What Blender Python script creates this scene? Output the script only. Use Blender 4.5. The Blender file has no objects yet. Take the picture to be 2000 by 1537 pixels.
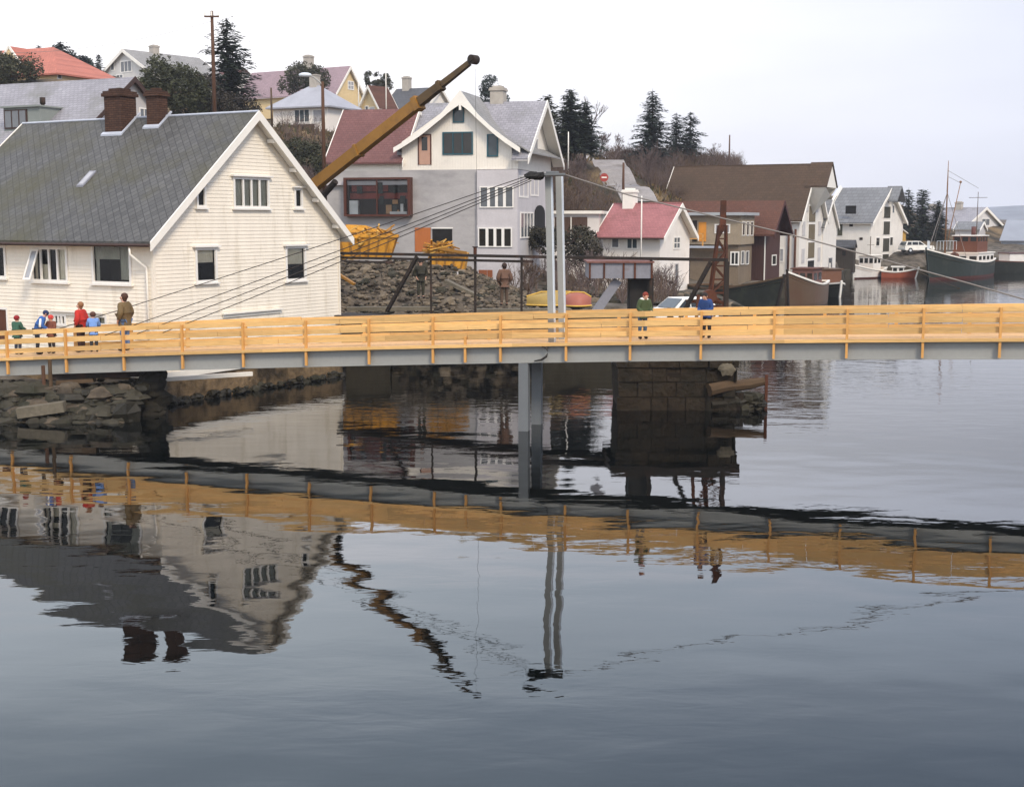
import bpy, bmesh, math, random
import numpy as np
from mathutils import Vector, Matrix, noise as mnoise
R = math.radians
scene = bpy.context.scene
COL = scene.collection
random.seed(7)

# ------------------------------------------------------------ camera, sky, sun, exposure
CAMZ = 6.0
FPX = 2600.0                      # focal length in photograph pixels (photo is 2000 px wide)
PITCH = math.atan((768.5 - 430.0) / FPX)
cam_data = bpy.data.cameras.new("camera")
cam_data.sensor_width = 36.0
cam_data.lens = FPX / 2000.0 * 36.0
cam_data.clip_start = 0.1
cam_data.clip_end = 5000.0
cam = bpy.data.objects.new("camera", cam_data)
COL.objects.link(cam)
cam.location = (0, 0, CAMZ)
cam.rotation_euler = (R(90) - PITCH, 0, 0)
scene.camera = cam

SUN_EL, SUN_AZ = R(42), R(152)    # azimuth measured clockwise from +Y (view direction)
world = bpy.data.worlds.new("World")
scene.world = world
world.use_nodes = True
nt = world.node_tree
nt.nodes.clear()
def wn(t, **k):
    n = nt.nodes.new(t)
    for a, b in k.items():
        setattr(n, a, b)
    return n
w_out = wn('ShaderNodeOutputWorld')
w_sky = wn('ShaderNodeTexSky', sky_type='NISHITA', sun_disc=False, sun_elevation=SUN_EL, sun_rotation=SUN_AZ,
           air_density=1.6, dust_density=3.0, ozone_density=1.5)
w_bg1 = wn('ShaderNodeBackground'); w_bg1.inputs[1].default_value = 0.07
nt.links.new(w_sky.outputs[0], w_bg1.inputs[0])
# thick overcast layer, a little brighter overhead and toward the left
w_tc = wn('ShaderNodeTexCoord')
w_sep = wn('ShaderNodeSeparateXYZ'); nt.links.new(w_tc.outputs['Generated'], w_sep.inputs[0])
w_map = wn('ShaderNodeMapping'); w_map.inputs['Scale'].default_value = (1.2, 1.2, 5.0)
nt.links.new(w_tc.outputs['Generated'], w_map.inputs[0])
w_noise = wn('ShaderNodeTexNoise'); w_noise.inputs['Scale'].default_value = 1.7; w_noise.inputs['Detail'].default_value = 4
nt.links.new(w_map.outputs[0], w_noise.inputs['Vector'])
w_r1 = wn('ShaderNodeMapRange'); nt.links.new(w_sep.outputs['X'], w_r1.inputs[0])
w_r1.inputs[1].default_value = -0.15; w_r1.inputs[2].default_value = 0.42
w_r1.inputs[3].default_value = 0.0; w_r1.inputs[4].default_value = 1.0
w_mix = wn('ShaderNodeMix', data_type='RGBA'); nt.links.new(w_r1.outputs[0], w_mix.inputs[0])
w_mix.inputs[6].default_value = (0.98, 0.96, 0.99, 1); w_mix.inputs[7].default_value = (0.565, 0.59, 0.69, 1)
w_r2 = wn('ShaderNodeValToRGB'); nt.links.new(w_sep.outputs['Z'], w_r2.inputs[0])
cr = w_r2.color_ramp; cr.interpolation = 'EASE'
cr.elements[0].position = 0.0; cr.elements[0].color = (.62,.62,.62,1)
cr.elements[1].position = 1.0; cr.elements[1].color = (.80,.80,.84,1)
for p_, c_ in ((.155,(.64,.64,.64)),(.215,(.93,.95,.98)),(.29,(.81,.92,.99)),(.40,(.55,.68,.80)),(.60,(.68,.72,.80))):  # bluish bright band above the frame, added to lift the water's reflection
    e_ = cr.elements.new(p_); e_.color = (*c_,1)
w_r2m = wn('ShaderNodeMix', data_type='RGBA', blend_type='MULTIPLY'); w_r2m.inputs[0].default_value = 1
nt.links.new(w_mix.outputs[2], w_r2m.inputs[6]); nt.links.new(w_r2.outputs[0], w_r2m.inputs[7])
w_r3 = wn('ShaderNodeMapRange'); nt.links.new(w_noise.outputs[0], w_r3.inputs[0])
w_r3.inputs[1].default_value = 0.25; w_r3.inputs[2].default_value = 0.75
w_r3.inputs[3].default_value = 1.40; w_r3.inputs[4].default_value = 1.80
w_bg2 = wn('ShaderNodeBackground'); nt.links.new(w_r2m.outputs[2], w_bg2.inputs[0]); nt.links.new(w_r3.outputs[0], w_bg2.inputs[1])
w_ms = wn('ShaderNodeMixShader'); w_ms.inputs[0].default_value = 0.88
nt.links.new(w_bg1.outputs[0], w_ms.inputs[1]); nt.links.new(w_bg2.outputs[0], w_ms.inputs[2])
nt.links.new(w_ms.outputs[0], w_out.inputs[0])

sun_data = bpy.data.lights.new("sun", 'SUN')
sun_data.energy = 1.9
sun_data.angle = R(14)
sun_data.color = (1.0, 0.87, 0.70)
sun = bpy.data.objects.new("sun", sun_data)
COL.objects.link(sun)
sd = Vector((math.sin(SUN_AZ) * math.cos(SUN_EL), math.cos(SUN_AZ) * math.cos(SUN_EL), math.sin(SUN_EL)))
sun.rotation_euler = sd.to_track_quat('Z', 'Y').to_euler()
scene.view_settings.view_transform = 'Standard'
scene.view_settings.look = 'None'
scene.view_settings.exposure = 0.56
scene.view_settings.gamma = 1.0
scene.render.filter_size = 1.8
scene.cycles.max_bounces = 6
scene.cycles.transparent_max_bounces = 8

# ------------------------------------------------------------ pixel rays (2000x1537 photograph) to world points
CAM = Vector((0, 0, CAMZ))
FW = Vector((0, math.cos(PITCH), -math.sin(PITCH)))
UP = Vector((0, math.sin(PITCH), math.cos(PITCH)))
def ray(px, py):
    return Vector(((px - 1000.0) / FPX, 0, 0)) + FW + UP * (-(py - 768.5) / FPX)
def at(px, py, Y):
    d = ray(px, py)
    return CAM + d * (Y / d.y)
def onz(px, py, z):
    d = ray(px, py)
    return CAM + d * ((z - CAMZ) / d.z)

# ------------------------------------------------------------ mesh builder
class MB:
    def __init__(s):
        s.v = []; s.f = []; s.m = []; s.T = None
    def add(s, verts, faces, mi=0):
        n = len(s.v)
        for p in verts:
            p = Vector(p)
            s.v.append(s.T @ p if s.T else p)
        for f in faces:
            s.f.append([i + n for i in f]); s.m.append(mi)
    def poly(s, pts, mi=0):
        s.add(pts, [list(range(len(pts)))], mi)
    def box(s, x0, x1, y0, y1, z0, z1, mi=0):
        s.add([(x0,y0,z0),(x1,y0,z0),(x1,y1,z0),(x0,y1,z0),(x0,y0,z1),(x1,y0,z1),(x1,y1,z1),(x0,y1,z1)],
              [(0,3,2,1),(4,5,6,7),(0,1,5,4),(1,2,6,5),(2,3,7,6),(3,0,4,7)], mi)
    def hexa(s, p, mi=0):            # 8 points, bottom ring then top ring
        s.add(p, [(0,3,2,1),(4,5,6,7),(0,1,5,4),(1,2,6,5),(2,3,7,6),(3,0,4,7)], mi)
    def beam(s, p0, p1, w, h, mi=0, up=(0,0,1), w1=None, h1=None):
        p0 = Vector(p0); p1 = Vector(p1); d = (p1 - p0).normalized()
        u = Vector(up); a = d.cross(u)
        if a.length < 1e-4:
            a = d.cross(Vector((1,0,0)))
        a.normalize(); b = a.cross(d)
        w1 = w if w1 is None else w1; h1 = h if h1 is None else h1
        q = []
        for p, ww, hh in ((p0, w, h), (p1, w1, h1)):
            q += [p - a*ww/2 - b*hh/2, p + a*ww/2 - b*hh/2, p + a*ww/2 + b*hh/2, p - a*ww/2 + b*hh/2]
        s.add(q, [(0,3,2,1),(4,5,6,7),(0,1,5,4),(1,2,6,5),(2,3,7,6),(3,0,4,7)], mi)
    def tube(s, pts, radii, n=8, mi=0, cap=True):
        pts = [Vector(p) for p in pts]
        if not hasattr(radii, '__len__'):
            radii = [radii] * len(pts)
        V = []; F = []
        ref = None
        for i, p in enumerate(pts):
            d = (pts[min(i+1, len(pts)-1)] - pts[max(i-1, 0)]).normalized()
            if ref is None:
                ref = Vector((0,0,1)) if abs(d.z) < .9 else Vector((1,0,0))
            a = d.cross(ref).normalized(); b = a.cross(d).normalized()
            for k in range(n):
                t = 2*math.pi*k/n
                V.append(p + (a*math.cos(t) + b*math.sin(t)) * radii[i])
        for i in range(len(pts)-1):
            for k in range(n):
                F.append((i*n+k, i*n+(k+1)%n, (i+1)*n+(k+1)%n, (i+1)*n+k))
        if cap:
            F.append(tuple(range(n-1, -1, -1))); F.append(tuple((len(pts)-1)*n + k for k in range(n)))
        s.add(V, F, mi)
    def extr(s, prof, vec, mi=0):    # closed profile extruded along a vector
        n = len(prof); vec = Vector(vec)
        V = [Vector(p) for p in prof] + [Vector(p) + vec for p in prof]
        F = [tuple(range(n-1, -1, -1)), tuple(range(n, 2*n))] + [(i, (i+1)%n, n+(i+1)%n, n+i) for i in range(n)]
        s.add(V, F, mi)
    def ball(s, c, rx, ry=None, rz=None, nu=10, nv=7, mi=0, jit=0, seed=0, M=None):
        ry = ry or rx; rz = rz or rx
        rnd = random.Random(seed)
        V = []; F = []; c = Vector(c)
        def P(x, y, z):
            k = 1 + (rnd.uniform(-jit, jit) if jit else 0)
            q = Vector((x*rx*k, y*ry*k, z*rz*k))
            return c + (M @ q if M else q)
        V.append(P(0,0,-1))
        for i in range(1, nv):
            ph = -math.pi/2 + math.pi*i/nv
            for k in range(nu):
                t = 2*math.pi*k/nu
                V.append(P(math.cos(ph)*math.cos(t), math.cos(ph)*math.sin(t), math.sin(ph)))
        V.append(P(0,0,1))
        for k in range(nu):
            F.append((0, 1+(k+1)%nu, 1+k))
        for i in range(nv-2):
            for k in range(nu):
                a = 1+i*nu; b = 1+(i+1)*nu
                F.append((a+k, a+(k+1)%nu, b+(k+1)%nu, b+k))
        L = len(V)-1; a = 1+(nv-2)*nu
        for k in range(nu):
            F.append((a+k, a+(k+1)%nu, L))
        s.add(V, F, mi)
    def build(s, name, mats, parent=None, smooth=False, norm=True, loc=None):
        me = bpy.data.meshes.new(name)
        me.from_pydata([tuple(p) for p in s.v], [], s.f)
        if not hasattr(mats, '__len__'):
            mats = [mats]
        for m in mats:
            me.materials.append(m)
        if len(mats) > 1:
            me.polygons.foreach_set('material_index', s.m)
        if norm:
            bm = bmesh.new(); bm.from_mesh(me)
            bmesh.ops.recalc_face_normals(bm, faces=bm.faces)
            bm.to_mesh(me); bm.free()
        if smooth:
            me.polygons.foreach_set('use_smooth', [True]*len(me.polygons))
        me.update()
        o = bpy.data.objects.new(name, me)
        COL.objects.link(o)
        if parent is not None:
            o.parent = parent
        if loc is not None:
            o.location = loc
        return o

def tag(o, label=None, cat=None, group=None, kind=None):
    if label: o['label'] = label
    if cat: o['category'] = cat
    if group: o['group'] = group
    if kind: o['kind'] = kind
    return o
def thing(name, label, cat, loc=(0,0,0), rz=0.0, group=None):
    o = bpy.data.objects.new(name, None)
    o.empty_display_size = .2
    COL.objects.link(o)
    o.location = loc; o.rotation_euler = (0, 0, rz)
    return tag(o, label, cat, group)
def copy_tree(o, parent=None):
    c = o.copy(); COL.objects.link(c)
    if parent is not None:
        c.parent = parent
    for ch in list(o.children):
        copy_tree(ch, c)
    return c

# ------------------------------------------------------------ materials
def lin(c):
    c = c/255.0
    return c/12.92 if c <= .04045 else ((c+.055)/1.055)**2.4
def C(r, g, b, k=.85):
    return (lin(r)*k, lin(g)*k, lin(b)*k)
MATS = {}
def M(name, col, rough=.75, var=.18, vscale=2.5, fine=.08, fscale=40, bump=0, bscale=25, spec=.3, metal=0,
      pattern=None, p=(), stain=None, stretch=(1,1,1)):
    m = bpy.data.materials.new(name); m.use_nodes = True
    t = m.node_tree; N = t.nodes; Lk = t.links
    b = N['Principled BSDF']
    b.inputs['Roughness'].default_value = rough
    b.inputs['Metallic'].default_value = metal
    b.inputs['Specular IOR Level'].default_value = spec
    tc = N.new('ShaderNodeTexCoord')
    mp = N.new('ShaderNodeMapping'); mp.inputs['Scale'].default_value = stretch
    Lk.new(tc.outputs['Object'], mp.inputs[0])
    def noise(scale, detail=4):
        n = N.new('ShaderNodeTexNoise'); n.inputs['Scale'].default_value = scale; n.inputs['Detail'].default_value = detail
        n.inputs['Roughness'].default_value = .6
        Lk.new(mp.outputs[0], n.inputs['Vector']); return n.outputs['Fac']
    def math_(op, a, b_=None, c_=None):
        n = N.new('ShaderNodeMath'); n.operation = op
        for i, x in enumerate((a, b_, c_)):
            if x is None: continue
            if isinstance(x, (int, float)): n.inputs[i].default_value = x
            else: Lk.new(x, n.inputs[i])
        return n.outputs[0]
    def rng(x, a, b_, c_, d):
        n = N.new('ShaderNodeMapRange'); Lk.new(x, n.inputs[0])
        for i, v in enumerate((a, b_, c_, d)): n.inputs[i+1].default_value = v
        return n.outputs[0]
    fac = rng(noise(vscale), .25, .75, 1-var, 1+var)
    fac = math_('MULTIPLY', fac, rng(noise(fscale, 2), .25, .75, 1-fine, 1+fine))
    height = None
    sep = N.new('ShaderNodeSeparateXYZ'); Lk.new(tc.outputs['Object'], sep.inputs[0])
    X, Y, Z = sep.outputs
    if pattern == 'clap':            # horizontal boards of height p[0]
        fr = math_('FRACT', math_('DIVIDE', Z, p[0]))
        height = math_('MULTIPLY', math_('SUBTRACT', 1.0, fr), .02)
    elif pattern == 'vert':          # vertical boards of width p[0]
        fr = math_('FRACT', math_('DIVIDE', math_('ADD', X, Y), p[0]))
        ed = math_('LESS_THAN', fr, .16)
        height = math_('MULTIPLY', ed, p[1] if len(p) > 1 else .02)
    elif pattern in ('brick', 'diamond', 'course'):
        cx = N.new('ShaderNodeCombineXYZ')
        if pattern == 'brick':
            Lk.new(math_('ADD', X, Y), cx.inputs[0]); Lk.new(Z, cx.inputs[1])
        else:
            # p = (size, length axis 'x' or 'y'); along the slope use the height
            a = Y if p[1] == 'y' else X
            s_ = math_('MULTIPLY', Z, p[2])
            if pattern == 'diamond':
                Lk.new(math_('ADD', a, s_), cx.inputs[0]); Lk.new(math_('SUBTRACT', a, s_), cx.inputs[1])
            else:
                Lk.new(a, cx.inputs[0]); Lk.new(s_, cx.inputs[1])
        br = N.new('ShaderNodeTexBrick'); Lk.new(cx.outputs[0], br.inputs['Vector'])
        br.inputs['Scale'].default_value = 1
        br.inputs['Brick Width'].default_value = p[0]
        br.inputs['Row Height'].default_value = p[0]*(1 if pattern == 'diamond' else .33 if pattern == 'brick' else .7)
        br.offset = 0 if pattern == 'diamond' else .5
        br.inputs['Mortar Size'].default_value = p[0]*.05
        lo, hi, mo = (.9,1.1,.72) if pattern == 'course' else (.8,1.2,.48)
        br.inputs['Color1'].default_value = (lo,lo,lo,1); br.inputs['Color2'].default_value = (hi,hi,hi,1)
        br.inputs['Mortar'].default_value = (mo,mo,mo,1)
        rgb = N.new('ShaderNodeRGBToBW'); Lk.new(br.outputs['Color'], rgb.inputs[0])
        fac = math_('MULTIPLY', fac, rgb.outputs[0])
        height = math_('MULTIPLY', br.outputs['Fac'], -.02)
    elif pattern == 'plank':         # separate planks along x, p = (length, height)
        cx = N.new('ShaderNodeCombineXYZ')
        Lk.new(math_('FLOOR', math_('DIVIDE', X, p[0])), cx.inputs[0])
        Lk.new(math_('FLOOR', math_('DIVIDE', Z, p[1])), cx.inputs[1])
        wnz = N.new('ShaderNodeTexWhiteNoise'); wnz.noise_dimensions = '2D'; Lk.new(cx.outputs[0], wnz.inputs['Vector'])
        fac = math_('MULTIPLY', fac, rng(wnz.outputs['Value'], 0, 1, .74, 1.12))
    mul = N.new('ShaderNodeVectorMath'); mul.operation = 'SCALE'
    mul.inputs[0].default_value = col; Lk.new(fac, mul.inputs['Scale'])
    out = mul.outputs[0]
    if stain:                        # (colour, amount, scale[, threshold]) irregular stains
        mx = N.new('ShaderNodeMix'); mx.data_type = 'RGBA'
        th = stain[3] if len(stain) > 3 else .5
        Lk.new(rng(noise(stain[2], 6), th, th+.18, 0, stain[1]), mx.inputs[0])
        Lk.new(out, mx.inputs[6]); mx.inputs[7].default_value = (*stain[0], 1); out = mx.outputs[2]
    Lk.new(out, b.inputs['Base Color'])
    if bump:
        h2 = math_('MULTIPLY', noise(bscale), bump)
        height = h2 if height is None else math_('ADD', height, h2)
    if height is not None:
        bp = N.new('ShaderNodeBump'); bp.inputs['Strength'].default_value = 1; bp.inputs['Distance'].default_value = 1
        Lk.new(height, bp.inputs['Height']); Lk.new(bp.outputs[0], b.inputs['Normal'])
    MATS[name] = m
    return m

cream = M('cream_boards', C(250,240,222,.86), .6, .07, 1.2, .05, 30, stain=(C(196,182,152), .45, 1.3, .54), stretch=(1.6,1.6,.35))
cream_v = M('cream_vertical_boards', C(246,238,224,.85), .65, .06, 1.0, .04, 30, pattern='vert', p=(.16,.012), stain=(C(190,182,168), .3, .8, .6))
white_v = M('white_vertical_boards', C(242,236,226,.85), .65, .07, .8, .05, 25, pattern='vert', p=(.2,.015), stain=(C(185,180,170), .35, .5, .55))
white_c = M('white_clapboard', C(244,238,228,.85), .65, .06, .8, .04, 25, pattern='clap', p=(.15,))
white_p = M('white_paint', C(248,243,232,.86), .5, .05, 2, .04, 30)
offwhite = M('grey_white_wall', C(206,202,200,.8), .75, .1, .7, .06, 20, stain=(C(150,145,140), .5, .6, .55))
yellow_w = M('yellow_boards', C(234,208,158,.8), .7, .06, 1, .04, 25, pattern='clap', p=(.16,))
slate = M('diamond_slate', C(108,107,104,.52), .6, .16, .5, .12, 18, pattern='diamond', p=(.34,'y',1.5), stain=(C(98,94,62,.5), .85, .28, .46))
grey_slate = M('grey_slate', C(178,176,182,.6), .65, .14, .6, .12, 14, pattern='course', p=(.3,'y',1.5), stain=(C(140,140,128,.55), .6, .4, .5))
grey_slate_x = M('grey_slate_cross', C(174,172,168,.6), .65, .14, .6, .12, 14, pattern='course', p=(.3,'x',1.5), stain=(C(140,140,128,.7), .5, .4, .55))
dark_slate = M('dark_slate', C(98,100,104,.6), .65, .14, .6, .1, 14, pattern='course', p=(.5,'y',1.5))
fibre_grey = M('grey_fibre_roof', C(128,130,132,.78), .7, .12, .3, .08, 10, pattern='course', p=(.6,'y',1.2))
brown_roof = M('dark_brown_roof', C(94,74,56,.6), .8, .16, .25, .14, 8, pattern='course', p=(.4,'y',1.3), stain=(C(84,72,50,.6), .5, .2, .55))
rust_roof = M('rust_brown_roof', C(118,78,62,.6), .8, .2, .4, .12, 9, pattern='course', p=(.32,'y',1.4), stain=(C(90,66,56,.7), .6, .4, .5))
redbrown_roof = M('red_brown_roof', C(136,94,90,.62), .75, .12, .6, .12, 14, pattern='course', p=(.28,'y',1.4))
pink_roof = M('faded_red_tile_roof', C(186,122,122,.66), .7, .12, .6, .1, 14, pattern='course', p=(.22,'y',1.4), stain=(C(126,84,76,.66), .75, .35, .52))
orange_roof = M('orange_tile_roof', C(212,132,112,.66), .75, .1, .5, .1, 12, pattern='course', p=(.28,'y',1.4))
mauve_roof = M('dull_red_tile_roof', C(178,154,160,.66), .75, .1, .5, .1, 12, pattern='course', p=(.28,'y',1.4))
purple_roof = M('dark_purple_brown_roof', C(108,90,94,.62), .75, .1, .5, .1, 12)
brick = M('red_brown_brick', C(100,70,54,.6), .85, .2, 2, .15, 20, pattern='brick', p=(.24,), stain=(C(60,40,34), .5, 1.6, .5))
plaster = M('grey_plaster', C(190,182,170,.75), .85, .15, 2, .08, 20)
flash = M('lead_flashing', C(190,195,205,.8), .45, .1, 3, spec=.5)
concrete = M('raw_concrete', C(192,188,186,.72), .85, .1, .8, .06, 9, bump=.004, bscale=12, stain=(C(150,148,148,.66), .55, .3, .5), stretch=(1,1,2.6))
concrete_l = M('pale_concrete', C(212,207,208,.76), .85, .08, .8, .05, 9, bump=.004, bscale=12, stain=(C(180,176,178,.76), .6, .6, .55))
frame_w = M('white_window_frame', C(244,240,232,.86), .5, .03, 2)
frame_t = M('teal_window_frame', C(40,92,104,.8), .5, .08, 4)
frame_b = M('brown_window_frame', C(100,56,42,.6), .5, .12, 4)
frame_d = M('dark_window_frame', C(70,50,42,.8), .6, .1, 4)
def glassy(name, col, rough=.06):
    return M(name, col, rough, .25, 1.3, .0, 20, spec=.5)
pane_d = glassy('dark_window_pane', (.018,.018,.016))
pane_g = glassy('greyish_window_pane', (.13,.14,.15))
pane_l = glassy('curtained_window_pane', (.32,.32,.33))
pane_b = glassy('bluish_window_pane', (.05,.07,.08))
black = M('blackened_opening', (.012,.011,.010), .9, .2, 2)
ply = M('orange_plywood', C(190,112,58,.8), .7, .12, 2, .06, 30, stretch=(1,1,.3))
door_pk = M('pinkish_door', C(200,158,136,.8), .6, .08, 3)
door_br = M('brown_door', C(96,56,36,.8), .6, .15, 3)
timber = M('fresh_timber', C(238,192,124,.80), .62, .12, .6, .16, 7, pattern='plank', p=(3.7,.28), stretch=(.35,1,6), stain=(C(196,128,66,.85), .5, 1.2, .58))
timber_post = M('fresh_timber_post', C(222,164,92,.84), .62, .12, 2, .1, 9, stretch=(4,4,.6))
deck_w = M('deck_planks', C(226,186,136,.8), .7, .12, 1, .1, 8)
steel = M('grey_painted_steel', C(174,174,169,.70), .5, .07, .5, .04, 10, spec=.4, stain=(C(126,124,116,.6), .5, .35, .55))
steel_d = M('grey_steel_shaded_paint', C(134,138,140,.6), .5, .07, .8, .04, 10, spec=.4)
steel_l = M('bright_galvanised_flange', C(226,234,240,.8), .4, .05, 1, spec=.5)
cable_m = M('dark_steel_cable', C(52,44,36,.7), .5, .1, 4, spec=.4)
rope_m = M('grey_rope', C(140,134,128,.8), .8, .1, 4)
rusty = M('rusty_iron', C(98,58,40,.75), .85, .3, 1.5, .2, 14, stain=(C(52,38,32,.8), .7, 1.2, .5))
darkiron = M('dark_weathered_iron', C(52,44,38,.75), .8, .3, 1.5, .2, 14, stain=(C(96,62,46,.75), .6, 1.5, .55))
greyplate = M('grey_weathered_plate', C(150,150,158,.7), .6, .12, 1.5, .08, 14, stain=(C(120,84,64,.7), .5, 1.8, .62))
crane_y = M('worn_yellow_paint', C(176,124,40,.62), .5, .16, .8, .08, 14, spec=.4, stain=(C(110,76,34,.7), .7, 1.1, .55))
crane_d = M('grimy_crane_paint', C(112,88,52,.6), .6, .2, 1.2, .1, 14, stain=(C(66,52,38,.7), .7, 1.6, .5))
skip_y = M('chipped_yellow_steel', C(216,154,46,.78), .6, .18, 2.2, .14, 16, stain=(C(150,84,26,.75), .8, 2.6, .54))
wood_old = M('weathered_pole_wood', C(96,68,50,.75), .85, .15, 2, .1, 20, stretch=(4,4,.4))
timber_wet = M('wet_dark_timber', C(58,44,28,.42), .7, .3, .8, .2, 9, pattern='vert', p=(.3,-.03), stretch=(2,2,.5), stain=(C(38,34,20,.8), .85, .9, .45))
log_m = M('grey_weathered_log', C(112,90,66,.5), .85, .25, 1.5, .15, 16, stretch=(1,3,3))
stone = M('foundation_stone', C(150,126,94,.55), .9, .35, 1.3, .3, 6, bump=.12, bscale=3.5, stain=(C(58,48,32,.6), .95, 1.0, .46))
seaweed_s = M('seaweed_stone', C(40,36,22,.75), .6, .3, 1.4, .2, 9, bump=.05, bscale=6, spec=.4)
rock_d = M('dark_quay_rock', C(66,62,50,.75), .85, .35, .8, .2, 7, bump=.06, bscale=4, stain=(C(36,38,22,.8), .8, .9, .48))
rock_l = M('grey_broken_rock', C(138,124,104,.6), .9, .25, .9, .2, 7, bump=.05, bscale=5, stain=(C(96,84,66,.7), .7, .8, .52))
slab_m = M('flat_slab_stone', C(120,112,96,.7), .9, .2, 1.2, .15, 9, bump=.03, bscale=6)
bark = M('grey_brown_bark', C(84,70,60,.6), .9, .2, 3, .1, 20)
twig = M('bare_twigs', C(118,102,98,.6), .9, .15, 1.5, .1, 10)
twig_b = M('reddish_brown_twigs', C(112,92,76,.6), .9, .2, 1.5, .1, 10)
def leafmat(name, col, var=.45):
    m = M(name, col, .7, var, .45, .35, 2.2, spec=.25); return m
spruce_m = leafmat('spruce_needles', (.034,.046,.032))
pine_m = leafmat('pine_needles', (.046,.050,.024))
fir_m = leafmat('bluish_needles', (.036,.050,.042))
hedge_m = leafmat('dark_evergreen_leaves', (.048,.050,.026))
moor = M('moor_grass', C(140,116,74,.6), .95, .3, .16, .25, 2, bump=.05, bscale=2, stain=(C(70,66,44,.6), .8, .12, .5))
skin_m = M('skin', C(226,176,150,.8), .6, .04, 8)
hullmats = {}
def paint(name, r, g, b, k=.8, rough=.55, **kw):
    return M(name, C(r,g,b,k), rough, .12, 1.2, .06, 14, **kw)
# ------------------------------------------------------------ land, water
SHORE = [(-260,40.5),(-40,40),(-18.5,39.6),(-15.5,39.5),(-13,39.7),(-11.2,40.6),(-11.55,42.9),(-6.6,51.6),(-7.6,57.6),(-2,58.4),(1,58.8),(4.5,60),(9,63),(12.5,70),
         (13.2,82),(13.4,95),(18,100),(20,102),(24,107),(27,113),(29.5,123),(33,134),(37.5,143),(44.5,143.6),(49,152),(57,158),(70,164),(95,168),(150,185),(240,230),(420,260),(420,900),(-260,900)]
SH = np.array(SHORE)
def inside_dist(P):
    x = P[:,0]; y = P[:,1]
    n = len(SH); ins = np.zeros(len(P), bool); dist = np.full(len(P), 1e9)
    for i in range(n):
        a = SH[i]; b = SH[(i+1)%n]
        c = ((a[1] > y) != (b[1] > y))
        with np.errstate(divide='ignore', invalid='ignore'):
            xi = (b[0]-a[0])*(y-a[1])/(b[1]-a[1]+1e-12)+a[0]
        ins ^= c & (x < xi)
        ab = b-a; t = np.clip(((P-a)@ab)/(ab@ab), 0, 1)
        d = np.hypot(*(P-(a+t[:,None]*ab)).T); dist = np.minimum(dist, d)
    return np.where(ins, dist, -dist)
# ground heights: (pixel x, pixel y, distance) seen in the photograph, or plain (x, y, z)
HP = []
def gp(px, py, Y):
    q = at(px, py, Y); HP.append((q.x, q.y, q.z))
def gz(x, y, z): HP.append((x, y, z))
for x, y, z in ((-19.5,40.2,.05),(-16.5,40.2,.05),(-14,40.4,.05),(-12,41,.1),(-19,41.3,.35),(-15.5,41.3,.35),(-13,41.6,.4),(-12,42.4,.6),(-13,42.8,.7),(-20,44,.9),(-30,44,1.2),(-45,44,1.5),(-22,52,1.4),(-12,56,1.8),(-10,60,2.0),(-3,60,2.0),(2,61,1.9),(6,63,1.6),
                (9,70,1.2),(12,78,1.1),(6,72,1.9),(0,76,2.1),(-8,76,2.2),(-16,70,2.4),(-30,58,3.0),(-28,66,5.0),(-30,80,7.5),(-20,84,5),(-50,70,8),
                (11,90,1.2),(12,97,1.1),(16,101,1.0),(19,106,1.0),(22,108,1.0),(24,112,1.0),(28,119,1.0),(24,120,1.2),(30,126,1.0),(33,130,1.0),(26,130,1.4),(36,140,1.0),(40,139,1.0),(42,146,1.3),(38,150,1.6),(46,144,1.0),(52,157,1.1),(50,152,1.1),(46,156,2.0),(60,165,1.2),(60,172,1.6),(75,168,1.3),(80,185,2.2),(95,172,1.3),(130,200,4),(9,84,1.3),(7,88,1.4),(11,96,1.4),(14,104,1.6),(3,62,2.25),(5.5,62.5,2.25),
                (-9,90,7),(0,92,6),(0,98,4.5),(5,104,6),(-2,108,10),(-12,110,11),(-40,100,11),(-60,100,14),(300,300,8),(200,300,6),(-240,100,20),(-240,44,4)):
    gz(x, y, z)
for q in ((620,268,139),(560,262,139),(700,262,142),(520,250,128),(440,230,104),(340,235,100),(418,225,80),(590,300,112),(680,225,165),(735,222,155),(800,212,170),
          (250,150,172),(100,155,115),(30,165,122),(150,160,155),(540,175,192),(960,208,150),(1060,296,124),(1110,300,124),(1150,306,126),(1192,350,124),(1222,366,117),(1170,336,132),(1152,325,140),(1200,312,150),
          (1270,312,142),(1330,316,146),(1345,316,146),(1420,322,160),(1400,325,152),(1185,368,116),(1150,318,142),(1100,395,104),(1130,345,112),
          (1215,398,108),(1290,370,128),(1500,345,165),(1600,385,170),(1700,400,175),(1780,470,166),(1835,472,166),(1790,486,152),(1900,455,240),(1960,440,300)):
    gp(*q)
for px in range(-400, 2500, 150):     # crest of the hill, then a slow fall behind it
    for Y, dz in ((215, -3), (300, -8), (450, -12)):
        yy = 175 if px < 900 else 175 + (px-900)*.27
        if px > 1750: yy = 418
        q = at(px, min(yy, 420), 190 if px < 1500 else 230)
        HP.append((q.x*Y/190.0, Y, max(q.z + dz, 2.5)))
HPn = np.array(HP)
def height(P):
    P = np.asarray(P, float)
    d2 = ((P[:,None,:]-HPn[None,:,:2])**2).sum(-1) + 4.0
    w = 1.0/d2**1.6
    z = (w*HPn[None,:,2]).sum(1)/w.sum(1)
    s = inside_dist(P)
    k = np.clip((s+.15)/.7, 0, 1)
    return np.where(s > -.15, -2.5+(z+2.5)*k, -2.5)
def hz(x, y):
    return float(height(np.array([[x, y]]))[0])

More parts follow.
